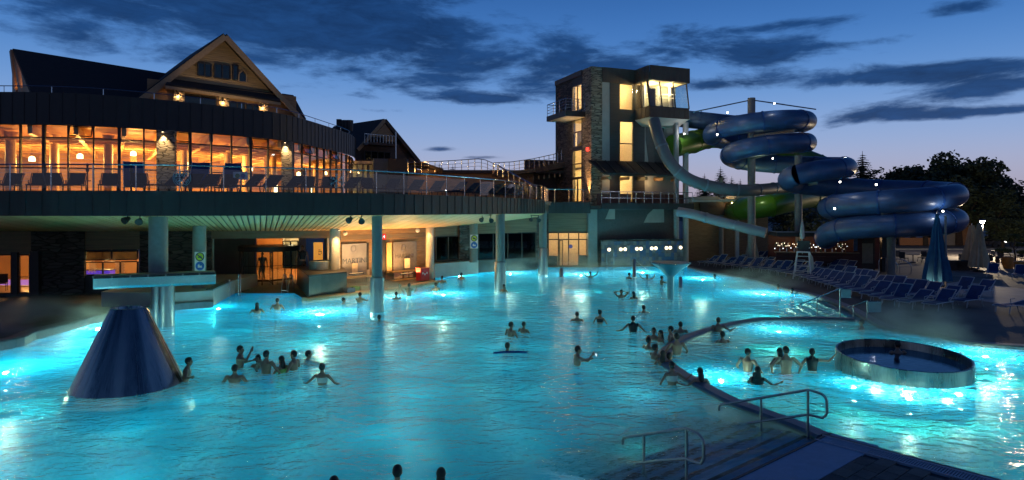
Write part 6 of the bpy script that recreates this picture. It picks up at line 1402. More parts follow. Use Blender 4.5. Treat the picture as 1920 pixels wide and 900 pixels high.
# arched hand rails and benches by the kiosk
for k, px in enumerate((1664, 1690)):
    p = g2(px, 512 + 3 * k); t = thing('arched_rail', ('left', 'right')[k] + ' arched steel rail between the lounger rows and the kiosk', 'rail', (p.x, p.y, DK), R(-20)); MB().tube(spline([(-.55, 0, 0), (-.55, 0, .8), (-.3, 0, 1.05), (.2, 0, .95), (.6, 0, .6), (.6, 0, 0)], 4), .03, 8).build('rail_tube', m_rail, t, True); bar('mid_post', m_rail, t, (-.1, 0, 0), (-.1, 0, 1.0), .02)
def round_table(px, py, label, orange=False):
    p = g2(px, py); t = thing('patio_table', label, 'table', (p.x, p.y, DK), random.uniform(0, 1)); MB().lathe([(0, .72), (.6, .72), (.62, .74), (.6, .76), (0, .76)], 20).build('table_top', m_dark, t); MB().lathe([(.3, 0), (.28, .05), (.04, .1), (.04, .72)], 14).build('pedestal', m_dark, t)
    for k in range(4):
        a_ = k * math.pi / 2 + .4; q = p + Vector((math.cos(a_) * 1.15, math.sin(a_) * 1.15, 0)); c_ = thing('patio_chair', '%s dark patio chair around the %s' % (ORD[k], label.replace('round dark ', '')), 'chair', (q.x, q.y, DK), a_ - math.pi / 2)
        MB().box((0, 0, .44), (.5, .48, .05)).build('seat', m_dark, c_); MB().box((0, .25, .72), (.5, .05, .5)).build('backrest', m_dark, c_)
        for sx in (-1, 1):
            for sy in (-1, 1): bar('leg', m_dark, c_, (sx * .2, sy * .18, .44), (sx * .26, sy * .26, 0), .018, 6)
        
round_table(1712, 494, 'round dark patio table left of the blue parasol'); round_table(1835, 502, 'round dark patio table before the beige parasols'); round_table(1895, 494, 'round dark patio table by the small tree')
for k, (px, py) in enumerate(((1890, 478), (1912, 488))):
    p = P(px, py, 50 - 2 * k); p.z = DK; t = thing('planter_ball', ('tall', 'low')[k] + ' orange planter by the small tree', 'planter', p); MB().lathe([(0, 0), (.3, 0), (.42, .5), (.40, .9 - .2 * k), (.3, .95 - .2 * k), (0, .9 - .2 * k)], 16).build('pot', mat('orange_pot', (.55, .22, .04), .6, var=.15), t, True); MB().lathe([(0, .9 - .2 * k), (.28, .93 - .2 * k), (0, .95 - .2 * k)], 10).build('soil', m_dark, t)
# low hedge boxes and a glowing bollard
for k, px in enumerate((1782, 1802)): 
    p = g2(px, 508); t = thing('planter_box', ('left', 'right')[k] + ' dark planter box beside the blue parasol', 'planter', (p.x, p.y, DK)); MB().box((0, 0, .35), (.95, .6, .7)).build('box', m_dwood, t, bevel=.02); MB().box((0, 0, .72), (.85, .5, .06)).build('soil', m_dark, t)
p = g2(1745, 541); t = thing('ground_lamp', 'small warm ground lamp at the foot of the blue parasol', 'lamp', (p.x, p.y, DK)); MB().lathe([(.14, 0), (.14, .10), (.1, .14)], 14).build('housing', m_dark, t); MB().lathe([(0, .15), (.1, .145)], 14).build('lens', emis('ground_glow', (1, .8, .5), 8), t); lamp('POINT', (p.x, p.y - .15, DK + .3), (1, .7, .4), 14, .06, name='ground_light')
# street lamp
sp_ = eD(1842, 62); t = thing('street_lamp', 'bright street lamp on a thin pole behind the beige parasols', 'street lamp', (sp_.x, sp_.y, DK)); hh = Z(413, 62)
bar('pole', m_rail, t, (0, 0, 0), (0, 0, hh - .2), .06); MB().lathe([(.1, hh - .22), (.3, hh - .1), (.28, hh), (0, hh + .05)], 14).build('lamp_hood', m_dark, t); MB().lathe([(0, hh - .36), (.16, hh - .3), (.2, hh - .18), (0, hh - .16)], 14).build('bulb', emis('street_bulb', (1, .9, .7), 60), t)
lamp('POINT', (sp_.x, sp_.y - .1, hh - .55), (1, .78, .5), 5200, .12, name='street_light')
# lit pavement, low walls and barn behind
rd = struct(fill('service_road', [[(X(1675, 58), 58), (X(2300, 58), 58), (X(2300, 82), 82), (X(1675, 82), 82)]], DK + .006, mat('road_asphalt', (.13, .12, .115), .8, var=.2, scale=.6)))
kb_ = struct(thingw('road_kerb', None, None, (40, 75, DK)))
for k in range(24): block('kerb_stone', m_coping, kb_, (X(1690, 74) + k * 1.5, 74.0, DK + .07), (1.46, .25, .16))
wl_ = struct(fill('lit_terrace', [[(X(1770, 44), 44), (X(2100, 44), 44), (X(2100, 57), 57), (X(1740, 57), 57)]], DK + .006, mat('terrace_paving', (.22, .15, .11), .75, var=.25, scale=1.2)))
pw_ = struct(fill('side_path', [[tuple(g2(1690, 545))[:2], tuple(g2(1930, 580))[:2], tuple(g2(1990, 552))[:2], tuple(g2(1800, 530))[:2]]], DK + .006, mat('path_stone', (.22, .22, .24), .7, var=.2, scale=.8)))
barn = thingw('orange_barn', 'plain building with orange and grey rendered wall beyond the service road', 'building', (50, 84, DK))
wallseg(eD(1688, 84), eD(1755, 84), DK, Z(446, 84), mat('render_orange', (.45, .20, .09), .8, var=.15), 'wall', .3, barn); wallseg(eD(1755, 84.1), eD(1800, 84.1), DK, Z(430, 84), mat('render_grey', (.32, .28, .26), .8, var=.1), 'wall', .3, barn); wallseg(eD(1800, 83.9), eD(1842, 84), DK, Z(405, 84), mat('render_brown', (.36, .18, .09), .8, var=.15), 'wall', .3, barn)
quad('roof', [P(1684, 438, 83), P(1850, 400, 83), P(1850, 392, 90), P(1684, 428, 90)], m_shingle, .2, barn); block('door', m_dwood, barn, P(1798, 446, 83.7), (.8, .1, 2.6)); block('annex_wall', m_concd, barn, P(1600, 452, 88), (14, .3, 4))
car = thing('parked_car', 'dark parked car with a bright lamp beyond the road', 'car', (X(1870, 80), 80, DK), R(10))
MB().extr([(-2.1, -.85, .35), (-2.1, -.85, .75), (-1.4, -.85, .9), (-.8, -.85, 1.4), (.7, -.85, 1.4), (1.3, -.85, .9), (2.1, -.85, .75), (2.1, -.85, .35)], (0, 1.7, 0)).build('body', mat('car_paint', (.04, .04, .05), .25, var=.1, coat=.5), car)
for sx in (-1.3, 1.3):
    for sy in (-.86, .86): MB().lathe([(0, -.1), (.32, -.1), (.32, .1), (0, .1)], 16, M=Matrix.Translation((sx, sy, .32)) @ Matrix.Rotation(R(90), 4, 'X')).build('wheel', m_dark, car)
MB().box((-.1, -.86, 1.12), (1.7, .02, .38)).build('side_window', m_glassd, car)
MB().lathe([(0, -.1), (.12, 0), (0, .1)], 10, (.2, -.95, .7)).build('headlight', emis('car_lamp', (1, .95, .85), 8), car)
# ---------------------------------------------------------------- trees
m_leaf = mat('leaf_dark', (.045, .065, .03), .8, var=.4, scale=1.2); m_needle = mat('spruce_needle', (.025, .045, .028), .85, var=.4, scale=2.0); m_bark = mat('bark', (.06, .045, .035), .9, var=.3)
def leafy(seed, h, rx, n=3400):
    rg_ = random.Random(seed); blobs = []
    for k in range(22):
        a_ = rg_.uniform(0, 6.28); zz_ = rg_.uniform(.28, .97); w_ = math.sin(min(1, zz_ * 1.05) * math.pi * .93) ** .6; rr_ = rx * w_ * rg_.uniform(.2, .85)
        blobs.append((Vector((rr_ * math.cos(a_), rr_ * math.sin(a_), h * zz_)), rx * rg_.uniform(.20, .40)))
    b = MB()
    for i in range(n):
        c_, r_ = blobs[i % len(blobs)]; d_ = Vector((rg_.gauss(0, 1), rg_.gauss(0, 1), rg_.gauss(0, .8))).normalized() * r_ * rg_.uniform(.55, 1.12); p = c_ + d_
        s_ = h * rg_.uniform(.013, .030); a = Vector((rg_.gauss(0, 1), rg_.gauss(0, 1), rg_.gauss(0, 1))).normalized(); u = a.orthogonal().normalized() * s_; v = a.cross(u).normalized() * s_ * .7
        b.add([p - u, p + v, p + u, p - v], [(0, 1, 2, 3)])
    t = MB(); t.tube([(0, 0, 0), (.05, 0, h * .25), (-.05, .05, h * .55), (0, 0, h * .85)], [h * .028, h * .022, h * .014, h * .004], 8)
    for c_, r_ in blobs[::2]: t.tube([(0, 0, c_.z * .55), (c_ * .5) + Vector((0, 0, c_.z * .2)), c_], [h * .010, h * .007, h * .002], 5)
    return b, t
def spruce(seed, h, n=38):
    rg_ = random.Random(seed); b = MB()
    for k in range(n):
        f_ = k / n; z_ = h * (.10 + .88 * f_); R_ = h * .24 * (1 - f_) ** .62 + .05
        for j in range(15):
            a_ = rg_.uniform(0, 6.28); rr_ = R_ * rg_.uniform(.65, 1.15); d_ = Vector((math.cos(a_), math.sin(a_), 0)); sd_ = Vector((-d_.y, d_.x, 0)); p0 = Vector((0, 0, z_)); tip = d_ * rr_ + Vector((0, 0, z_ - rr_ * .28))
            for q in range(4):
                f0, f1 = q / 4, (q + 1) / 4; w0 = rr_ * .34 * (1 - f0 * .8) * rg_.uniform(.6, 1.2); a0, a1 = p0.lerp(tip, f0), p0.lerp(tip, f1 * 1.02)
                b.add([a0 - sd_ * w0 * .4, a1 - sd_ * w0 - UP * w0 * .5, a1, a1 + sd_ * w0 - UP * w0 * .5, a0 + sd_ * w0 * .4], [(0, 1, 2), (0, 2, 4), (2, 3, 4)])
    t = MB(); t.tube([(0, 0, 0), (0, 0, h * .5), (0, 0, h)], [h * .018, h * .012, .015], 8); return b, t
PROT = {}
def tree(kind, px, ptop, D, label, rx=1.0, cat='tree', seed=0, group=None, z0=DK, sc=None):
    key = (kind, seed % 3)
    if key not in PROT:
        b, t = (leafy(seed + 3, 10, 3.6) if kind == 'leaf' else spruce(seed + 5, 10)); 
        r_ = thing('leafy_tree' if kind == 'leaf' else 'spruce_tree', label, cat); b.build('crown', m_leaf if kind == 'leaf' else m_needle, r_); t.build('trunk', m_bark, r_, True); PROT[key] = r_; o = r_
    else: o = copy_tree(PROT[key])
    c_ = eD(px, D); h = (Z(ptop, D) - z0) * (.93 if kind == 'leaf' else 1); o.location = (c_.x, c_.y, z0); s_ = h / 10; o.scale = (s_ * rx * (1.2 if kind == 'leaf' else 1), s_ * rx * (1.2 if kind == 'leaf' else 1), s_); o.rotation_euler = (0, 0, seed * 1.7)
    o['label'] = label
    if group: o['group'] = group
g_ = 'dark trees behind the slides'
tree('leaf', 1772, 282, 92, 'tall dark leafy tree with pointed top right of the slides', .95, seed=1, group=g_)
tree('leaf', 1836, 297, 90, 'broad dark leafy tree at the right end of the tree line', 1.15, seed=2, group=g_)
tree('leaf', 1712, 303, 96, 'rounded dark leafy tree left of the tallest one', 1.05, seed=3, group=g_)
tree('leaf', 1666, 313, 98, 'low rounded dark tree right of the tall spruce', 1.1, seed=4, group=g_)
tree('leaf', 1800, 330, 84, 'dense dark tree in front of the tallest leafy tree', 1.3, seed=5, group=g_)
tree('leaf', 1735, 338, 84, 'dense dark tree behind the lower slide spiral', 1.35, seed=6, group=g_)
tree('leaf', 1868, 352, 82, 'lower dark tree stepping down at the right', 1.2, seed=7, group=g_)
tree('leaf', 1912, 360, 95, 'dark tree cut by the right edge of the photo', 1.3, seed=8, group=g_)
tree('leaf', 1668, 362, 80, 'dark bushy tree behind the gap of the two spirals', 1.3, seed=9, group=g_)
tree('leaf', 1960, 372, 90, 'dark tree mostly outside the right edge', 1.4, seed=10, group=g_)
tree('leaf', 1600, 372, 80, 'dark bushy tree low behind the third slide loop', 1.4, seed=12, group=g_)
tree('leaf', 1520, 385, 78, 'dark bushy tree low behind the slide posts', 1.4, seed=13, group=g_)
tree('leaf', 1470, 395, 74, 'dark bush behind the green slide', 1.5, seed=14, group=g_)
tree('leaf', 1880, 405, 78, 'dark shrub below the right hand trees', 1.8, seed=15, group=g_)
tree('leaf', 1925, 410, 76, 'dark shrub at the right edge below the trees', 1.8, seed=16, group=g_)
for k, (px, pt, D, lb) in enumerate(((1690, 318, 104, 'rear dark tree in the gap left of the rounded tree'), (1742, 300, 102, 'rear dark tree filling behind the tallest one'), (1800, 296, 104, 'rear dark tree between the two tallest crowns'), (1858, 318, 100, 'rear dark tree right of the broad one'), (1640, 335, 100, 'rear dark tree just right of the spruce foot'), (1895, 345, 104, 'rear dark tree low near the right edge'))):
    tree('leaf', px, pt, D, lb, 1.25, seed=20 + k, group=g_)
tree('spruce', 1617, 283, 92, 'tall dark spruce standing alone between the slide spirals', 1.25, seed=1)
g2_ = 'small far spruces'
for k, (px, pt, D, lb) in enumerate(((1351, 312, 120, 'far spruce seen through the gap left of the tall slide post'), (1321, 325, 120, 'smaller far spruce nearest the grey slide'), (1372, 330, 110, 'far spruce close to the tall slide post'), (1388, 335, 105, 'bushy far spruce right beside the tall slide post'), (824, 305, 150, 'far spruce tip left of the walkway railing'), (849, 308, 150, 'slender far spruce tip behind the walkway railing'), (889, 314, 150, 'low far spruce tip at the walkway bend'), (858, 318, 150, 'lowest far spruce tip in the walkway gap'))):
    tree('spruce', px, pt, D, lb, 1.2, seed=2 + k % 2, group=g2_)
# small cloud-pruned tree at the right
p = eD(1902, 52); ct = thing('pruned_tree', 'small cloud pruned tree with flat pads at the right edge', 'tree', (p.x, p.y, DK))
MB().tube([(0, 0, 0), (.08, 0, .8), (-.05, 0, 1.5), (.05, 0, 2.3)], [.09, .07, .05, .03], 8).build('trunk', m_bark, ct, True)
rg_ = random.Random(4)
for (x, z, r_) in ((.05, 2.45, .5), (-.9, 1.3, .55), (.95, 1.15, .6), (.4, 1.75, .35)):
    b = MB()
    for i in range(420):
        d_ = Vector((rg_.gauss(0, 1), rg_.gauss(0, 1), rg_.gauss(0, .4))).normalized(); q = Vector((x, 0, z)) + Vector((d_.x * r_, d_.y * r_, d_.z * r_ * .45)) * rg_.uniform(.6, 1.05); a = Vector((rg_.gauss(0, 1), rg_.gauss(0, 1), rg_.gauss(0, 1))).normalized(); u = a.orthogonal().normalized() * .07; v = a.cross(u).normalized() * .05; b.add([q - u, q + v, q + u, q - v], [(0, 1, 2, 3)])
    b.build('crown', mat('pruned_leaf', (.07, .10, .03), .8, var=.3), ct); MB().tube([(0, 0, z - .5), (x, 0, z)], .025, 6).build('branch', m_bark, ct)
hill = MB(); 
ridge = [(-500, 330, 14), (-260, 320, 17), (-80, 330, 13), (40, 330, 12), (150, 320, 15), (320, 300, 18), (500, 300, 16)]
rs = spline(ridge, 8); hill.add([(p.x, p.y - 60, -1) for p in rs] + [(p.x, p.y, p.z * .55) for p in rs] + [(p.x, p.y + 120, -1) for p in rs], [(i, i + 1, len(rs) + i + 1, len(rs) + i) for i in range(len(rs) - 1)] + [(len(rs) + i, len(rs) + i + 1, 2 * len(rs) + i + 1, 2 * len(rs) + i) for i in range(len(rs) - 1)])
struct(hill.build('far_hill', mat('far_hill', (.03, .04, .035), .95, var=.3, scale=.05)))
# ---------------------------------------------------------------- bathers
m_skin = [mat('skin_a', (.34, .19, .12), .36, var=.1, scale=8), mat('skin_b', (.40, .24, .16), .36, var=.1, scale=8), mat('skin_c', (.28, .15, .09), .36, var=.1, scale=8)]
m_eye = mat('eye_dark', (.03, .025, .02), .3); m_lip = mat('lip', (.28, .09, .07), .5)
m_hair = {'dark': mat('hair_dark', (.015, .011, .009), .55, var=.3, scale=20), 'brown': mat('hair_brown', (.06, .032, .018), .55, var=.3, scale=20), 'fair': mat('hair_fair', (.22, .13, .06), .55, var=.3, scale=20)}
m_cloth = {'navy': mat('trunks_navy', (.015, .025, .09), .7), 'blue': mat('trunks_blue', (.02, .10, .60), .7), 'red': mat('trunks_red', (.55, .03, .03), .7), 'white': mat('swim_white', (.65, .68, .62), .7), 'black': mat('swim_black', (.012, .012, .014), .6), 'lime': mat('swim_lime', (.35, .6, .15), .7), 'grey': mat('swim_grey', (.2, .2, .21), .7)}
PEOPLE = []
def ellring(c, rx, ry, n, ax, ay): return [c + ax * (rx * math.cos(2 * math.pi * j / n)) + ay * (ry * math.sin(2 * math.pi * j / n)) for j in range(n)]
def loft(b, secs, ax, ay, n=14):
    vs = []; 
    for c, rx, ry in secs: vs += ellring(c, rx, ry, n, ax, ay)
    k = len(secs); b.add(vs, [(i * n + j, i * n + (j + 1) % n, (i + 1) * n + (j + 1) % n, (i + 1) * n + j) for i in range(k - 1) for j in range(n)] + [tuple(range(n))[::-1], tuple((k - 1) * n + j for j in range(n))])
def ball(b, c, rx, ry, rz, n=10, k=7):
    vs = [Vector(c) + Vector((rx * math.sin(math.pi * (i + .001) / k) * math.cos(2 * math.pi * j / n), ry * math.sin(math.pi * (i + .001) / k) * math.sin(2 * math.pi * j / n), rz * math.cos(math.pi * i / k))) for i in range(k + 1) for j in range(n)]
    b.add(vs, [(i * n + j, i * n + (j + 1) % n, (i + 1) * n + (j + 1) % n, (i + 1) * n + j) for i in range(k) for j in range(n)])
def limb(b, pts, rads, n=10):
    b.tube(pts, rads, n)
    for p, r_ in zip(pts, rads): ball(b, p, r_, r_, r_, n, 6)
def ik(a, t, l1, l2, pole):
    a, t = Vector(a), Vector(t); d = t - a; L = min(d.length, (l1 + l2) * .995); d = d.normalized(); x = (l1 * l1 - l2 * l2 + L * L) / (2 * L); h = math.sqrt(max(0, l1 * l1 - x * x)); pl = Vector(pole) - d * Vector(pole).dot(d)
    pl = pl.normalized() if pl.length > 1e-4 else Vector((0, -1, 0)); return a + d * x + pl * h, a + d * L
POSES = {   # hand targets relative to each shoulder (out, forward, up) in metres for a 1.75 m body, elbow pole (out, fwd, up)
    'down': (((.18, .22, -.40), (.6, -.4, -.4)), ((.18, .22, -.40), (.6, -.4, -.4))),
    'hang': (((.12, .05, -.52), (.5, -.6, 0)), ((.12, .05, -.52), (.5, -.6, 0))),
    'up': (((.20, .06, .38), (1, .0, -.2)), ((.20, .06, .38), (1, .0, -.2))),
    'upwide': (((.34, .10, .36), (1, 0, -.6)), ((.30, .05, .38), (1, 0, -.6))),
    'reach': (((.0, .46, .02), (.4, -.2, -.8)), ((.02, .44, -.06), (.4, -.2, -.8))),
    'phone': (((-.10, .44, .06), (.5, 0, -.8)), ((-.10, .40, -.10), (.6, 0, -.8))),
    'side': (((.33, .16, -.30), (.3, -.5, -.4)), ((.36, .14, -.26), (.3, -.5, -.4))),
    'akimbo': (((.16, .06, -.42), (1, -.3, .1)), ((.16, .06, -.42), (1, -.3, .1))),
    'right': (((.42, .16, -.10), (.2, -.4, -.7)), ((.14, .16, -.42), (.6, -.5, -.4))),
    'rightup': (((.44, .12, .16), (.3, -.4, -.7)), ((.14, .16, -.42), (.6, -.5, -.4))),
    'left': (((.14, .16, -.42), (.6, -.5, -.4)), ((.42, .16, -.10), (.2, -.4, -.7))),
    'swim': (((.16, .46, -.20), (.8, -.2, 0)), ((.22, .40, -.22), (.8, -.2, 0))),
    'head': (((-.06, .05, .24), (1, .1, .2)), ((-.06, .05, .24), (1, .1, .2))),
    'wave': (((.02, .36, .20), (.4, -.1, -.9)), ((.10, .30, -.18), (.5, -.3, -.8))),
}
def person(px, wy, hy, face, pose, label, female=False, hair='dark', hairlen=0, cloth='navy', lean=0.0, skin=0, size=1.0, zw=0.0, floor=None, D=None, head=0.0, vox=None, stand=False, top=None, name='person'):
    """px, waterline row, head-top row; face: 0 looks away from the camera, 90 to the left, -90 to the right, 180 at the camera"""
    if D is None: D = (H - zw) * F / (wy - HZ)
    p0 = Vector((X(px, D), D, zw)); e = (wy - hy) / F * D
    fl = PZ if floor is None else floor
    S = 1.72 * size * (.95 if female else 1.0)
    if stand: S = e; fl = zw
    k = S / 1.75
    wl_ = p0.z; top_z = wl_ + e
    feet = fl; hipz = top_z - .87 * k - (0); base_h = top_z - S
    crouch = max(0, feet - base_h)
    b = MB(); ax, ay = Vector((1, 0, 0)), Vector((0, 1, 0))
    # local frame: origin at the waterline / floor, y forward
    zt_ = e if not stand else S
    hip = Vector((0, -lean * .55, zt_ - .84 * k)); chest = Vector((0, -lean * .12, zt_ - .46 * k)); neck = Vector((0, 0, zt_ - .30 * k)); hd = Vector((0, .015 * k + lean * .12, zt_ - .125 * k))
    sw_ = (.175 if female else .20) * k; w1 = (.13 if female else .145) * k
    loft(b, [(hip + Vector((0, 0, -.10 * k)), .10 * k, .09 * k), (hip, (.165 if female else .155) * k, .115 * k), (hip.lerp(chest, .45), w1 * .88, .092 * k), (chest, w1 * 1.12, .115 * k), (chest + Vector((0, 0, .09 * k)), w1 * 1.22, .110 * k), (neck + Vector((0, -.01, -.01 * k)), .105 * k, .075 * k), (neck + Vector((0, 0, .05 * k)), .055 * k, .058 * k)], ax, ay, 18)
    if female:
        for s_ in (-1, 1): ball(b, chest + Vector((s_ * .075 * k, .09 * k, .01 * k)), .06 * k, .055 * k, .06 * k)
    limb(b, [neck, hd - Vector((0, 0, .06 * k))], [.056 * k, .05 * k])
    ch, sh_ = math.cos(head), math.sin(head); HM = Matrix.Translation(hd) @ Matrix.Rotation(head, 4, 'Z')
    def hp_(x, y, z): return HM @ Vector((x * k, y * k, z * k))
    ball(b, hp_(0, -.012, .022), .076 * k, .094 * k, .103 * k, 14, 10); ball(b, hp_(0, .022, -.045), .056 * k, .066 * k, .078 * k, 12, 8); ball(b, hp_(0, .06, -.102), .026 * k, .022 * k, .02 * k)
    limb(b, [hp_(0, .083, .015), hp_(0, .104, -.028)], [.010 * k, .016 * k], 8)
    for s_ in (-1, 1): ball(b, hp_(s_ * .078, -.012, -.005), .012 * k, .022 * k, .034 * k); limb(b, [hp_(s_ * .016, .083, .030), hp_(s_ * .046, .070, .028)], [.011 * k, .010 * k], 6)
    sides = []
    for si, s_ in enumerate((1, -1)):
        (tx, ty, tz), (ex, ey, ez) = POSES[pose][si]
        sh2 = neck + Vector((s_ * sw_, -.01, -.045 * k)); tgt = sh2 + Vector((s_ * tx, ty, tz)) * k
        el_, wr = ik(sh2, tgt, .285 * k, .25 * k, (s_ * ex, ey, ez))
        limb(b, [sh2 + Vector((-s_ * .03, 0, 0)), sh2, sh2.lerp(el_, .45), el_], [.055 * k, .058 * k, .047 * k, .036 * k] if not female else [.046 * k, .047 * k, .039 * k, .031 * k])
        limb(b, [el_, el_.lerp(wr, .35), wr], [.037 * k, .038 * k, .026 * k] if not female else [.031 * k, .032 * k, .022 * k])
        d = (wr - el_).normalized(); nrm = Vector((s_, 0, 0)); nrm = nrm - d * nrm.dot(d); nrm = nrm.normalized() if nrm.length > .1 else Vector((0, 0, 1)).cross(d).normalized(); sp = d.cross(nrm)
        palm = wr + d * .085 * k; loft(b, [(wr, .022 * k, .028 * k), (wr + d * .04 * k, .016 * k, .040 * k), (palm, .013 * k, .042 * k)], nrm, sp, 10)
        for q in range(4):
            o_ = sp * ((q - 1.5) * .021 * k); fl_ = (.060, .072, .068, .054)[q] * k; f0 = palm + o_; f1 = f0 + d * fl_ * .55 - nrm * .008 * k; f2 = f1 + d * fl_ * .45 - nrm * .022 * k; limb(b, [f0 - d * .01, f1, f2], [.0095 * k, .009 * k, .008 * k], 6)
        th0 = wr + d * .03 * k + sp * .034 * k; limb(b, [th0, th0 + d * .032 * k + sp * .022 * k, th0 + d * .062 * k + sp * .024 * k], [.012 * k, .011 * k, .009 * k], 6)
        hp2 = hip + Vector((s_ * .09 * k, 0, -.02)); avail = (wl_ + hip.z) - feet - .08 * k if not stand else hip.z - .08 * k
        avail = min(avail, .80 * k); kn, an = ik(hp2, hp2 + Vector((s_ * .04, .06 if not stand else .0, -avail)), .42 * k, .42 * k, (s_ * .15, 1, 0))
        limb(b, [hp2, hp2.lerp(kn, .4), kn], [.088 * k, .076 * k, .052 * k]); limb(b, [kn, kn.lerp(an, .3), an], [.052 * k, .054 * k, .034 * k]); limb(b, [an, an + Vector((0, .12 * k, -.04 * k)), an + Vector((0, .19 * k, -.05 * k))], [.038 * k, .034 * k, .022 * k])
    me = bpy.data.meshes.new('body'); me.from_pydata(b.v, [], b.f)
    o = bpy.data.objects.new(name, me); COL.objects.link(o)
    o.location = p0; o.rotation_euler = (0, 0, R(face))
    tag(o, label, 'person')
    v = vox or (.014 if D < 22 else .02 if D < 36 else .026)
    mod = o.modifiers.new('skin', 'REMESH'); mod.mode = 'VOXEL'; mod.voxel_size = v; mod.use_smooth_shade = True
    m2 = o.modifiers.new('soft', 'SMOOTH'); m2.iterations = 3; m2.factor = .4
    PEOPLE.append(dict(o=o, k=k, hip=hip, chest=chest, neck=neck, hd=hd, HM=HM, female=female, hair=hair, hairlen=hairlen, cloth=cloth, skin=skin, top=top, w1=w1))
    return o
def finish_people():
    bpy.context.view_layer.update(); dg = bpy.context.evaluated_depsgraph_get(); new = []
    for d in PEOPLE: new.append(bpy.data.meshes.new_from_object(d['o'].evaluated_get(dg)))
    for d, me in zip(PEOPLE, new):
        o, k, HM = d['o'], d['k'], d['HM']; old = o.data; o.modifiers.clear(); o.data = me; bpy.data.meshes.remove(old); me.name = 'person_body'
        me.materials.clear()
        for m in (m_skin[d['skin']], m_eye, m_lip): me.materials.append(m)
        inv = HM.inverted(); hz_, cz_ = d['hip'].z, d['chest'].z
        cl_faces = []; tp_faces = []
        for p in me.polygons:
            p.use_smooth = True; c = p.center; q = inv @ c / k
            if q.z > -.12 and q.y > .055 and abs(q.x) < .06:
                if abs(q.z - .008) < .011 and abs(abs(q.x) - .031) < .017: p.material_index = 1
                elif abs(q.z + .066) < .011 and abs(q.x) < .027: p.material_index = 2
            dx = math.hypot(c.x - d['hip'].x, c.y - d['hip'].y)
            if hz_ - (.34 if not d['female'] else .14) * k < c.z < hz_ + .07 * k and dx < .24 * k: cl_faces.append(p)
            if d['top'] and abs(c.z - cz_) < (.075 if d['top'] != 'suit' else .22) * k and abs(c.x) < d['w1'] * 1.35: tp_faces.append(p)
        def garment(name, faces, m, off):
            if not faces: return
            idx = {}; vs = []; fs = []
            for p in faces:
                f = []
                for vi in p.vertices:
                    if vi not in idx: idx[vi] = len(vs); v = me.vertices[vi]; vs.append(v.co + v.normal * off)
                    f.append(idx[vi])
                fs.append(f)
            g = bpy.data.meshes.new(name); g.from_pydata(vs, [], fs); g.materials.append(m); 
            for p in g.polygons: p.use_smooth = True
            go = bpy.data.objects.new(name, g); COL.objects.link(go); go.parent = o
        garment('swim_trunks' if not d['female'] else 'swim_bottoms', cl_faces, m_cloth[d['cloth']], .010)
        if d['top']: garment('swim_top', tp_faces, m_cloth[d['cloth'] if d['top'] in ('suit', 'band') else d['top']], .010)
        # hair
        b = MB(); n, kk2 = 16, 9; vs = []
        for i in range(kk2 + 1):
            for j in range(n):
                a_ = 2 * math.pi * j / n; th = math.pi * (i / kk2) * (.50 if math.sin(a_) > .45 else .62 if math.sin(a_) > -.2 else .78)
                if math.sin(a_) > .45: th = math.pi * (i / kk2) * .40
                vs.append(HM @ (Vector((.085 * math.sin(th) * math.cos(a_), -.014 + .103 * math.sin(th) * math.sin(a_), .026 + .110 * math.cos(th))) * k))
        b.add(vs, [(i * n + j, i * n + (j + 1) % n, (i + 1) * n + (j + 1) % n, (i + 1) * n + j) for i in range(kk2) for j in range(n)])
        hl = d['hairlen']
        if hl == 1: loft(b, [(HM @ (Vector((0, -.05, -.02)) * k), .075 * k, .055 * k), (HM @ (Vector((0, -.075, -.12)) * k), .085 * k, .045 * k), (HM @ (Vector((0, -.095, -.24)) * k), .075 * k, .032 * k), (HM @ (Vector((0, -.10, -.31)) * k), .04 * k, .02 * k)], Vector((1, 0, 0)), Vector((0, 1, 0)), 12)
        if hl == 2: ball(b, HM @ (Vector((0, -.09, .11)) * k), .05 * k, .05 * k, .05 * k)
        if hl == 3: limb(b, [HM @ (Vector((0, -.10, .05)) * k), HM @ (Vector((0, -.15, -.02)) * k), HM @ (Vector((0, -.13, -.18)) * k)], [.03 * k, .035 * k, .018 * k])
        b.build('hair', m_hair[d['hair']], o, True)
A = person
# group by the cone
A(352, 713, 670, -70, 'right', 'boy leaning against the steel cone, facing right', size=.95, cloth='black', lean=.15)
A(450, 689, 648, -80, 'wave', 'man in profile gesturing with raised hand left of the group by the cone', cloth='navy')
A(440, 716, 683, 5, 'down', 'man seen from behind with broad back nearest the cone group', cloth='white', skin=0)
A(484, 688, 665, 170, 'down', 'dark haired bather half hidden in the middle of the cone group', hairlen=1, female=True)
A(499, 700, 657, -15, 'down', 'tall man from behind in the middle of the cone group', cloth='blue')
A(528, 697, 667, 60, 'down', 'woman with wet hair in the cone group', female=True, hairlen=1, cloth='lime', top='band')
A(551, 693, 657, 80, 'down', 'young man in profile at the right of the cone group', cloth='black')
A(577, 674, 657, -60, 'swim', 'swimmer with arms forward right of the cone group', lean=.1)
A(604, 721, 681, 0, 'side', 'woman in a pale swim top seen from behind with arms spread', female=True, hairlen=2, cloth='navy', top='white')
A(482, 586, 567, 20, 'down', 'bather with round dark hair in front of the entrance channel', hairlen=1)
A(520, 580, 559, 0, 'down', 'bather with bare shoulders in front of the entrance channel, right one')
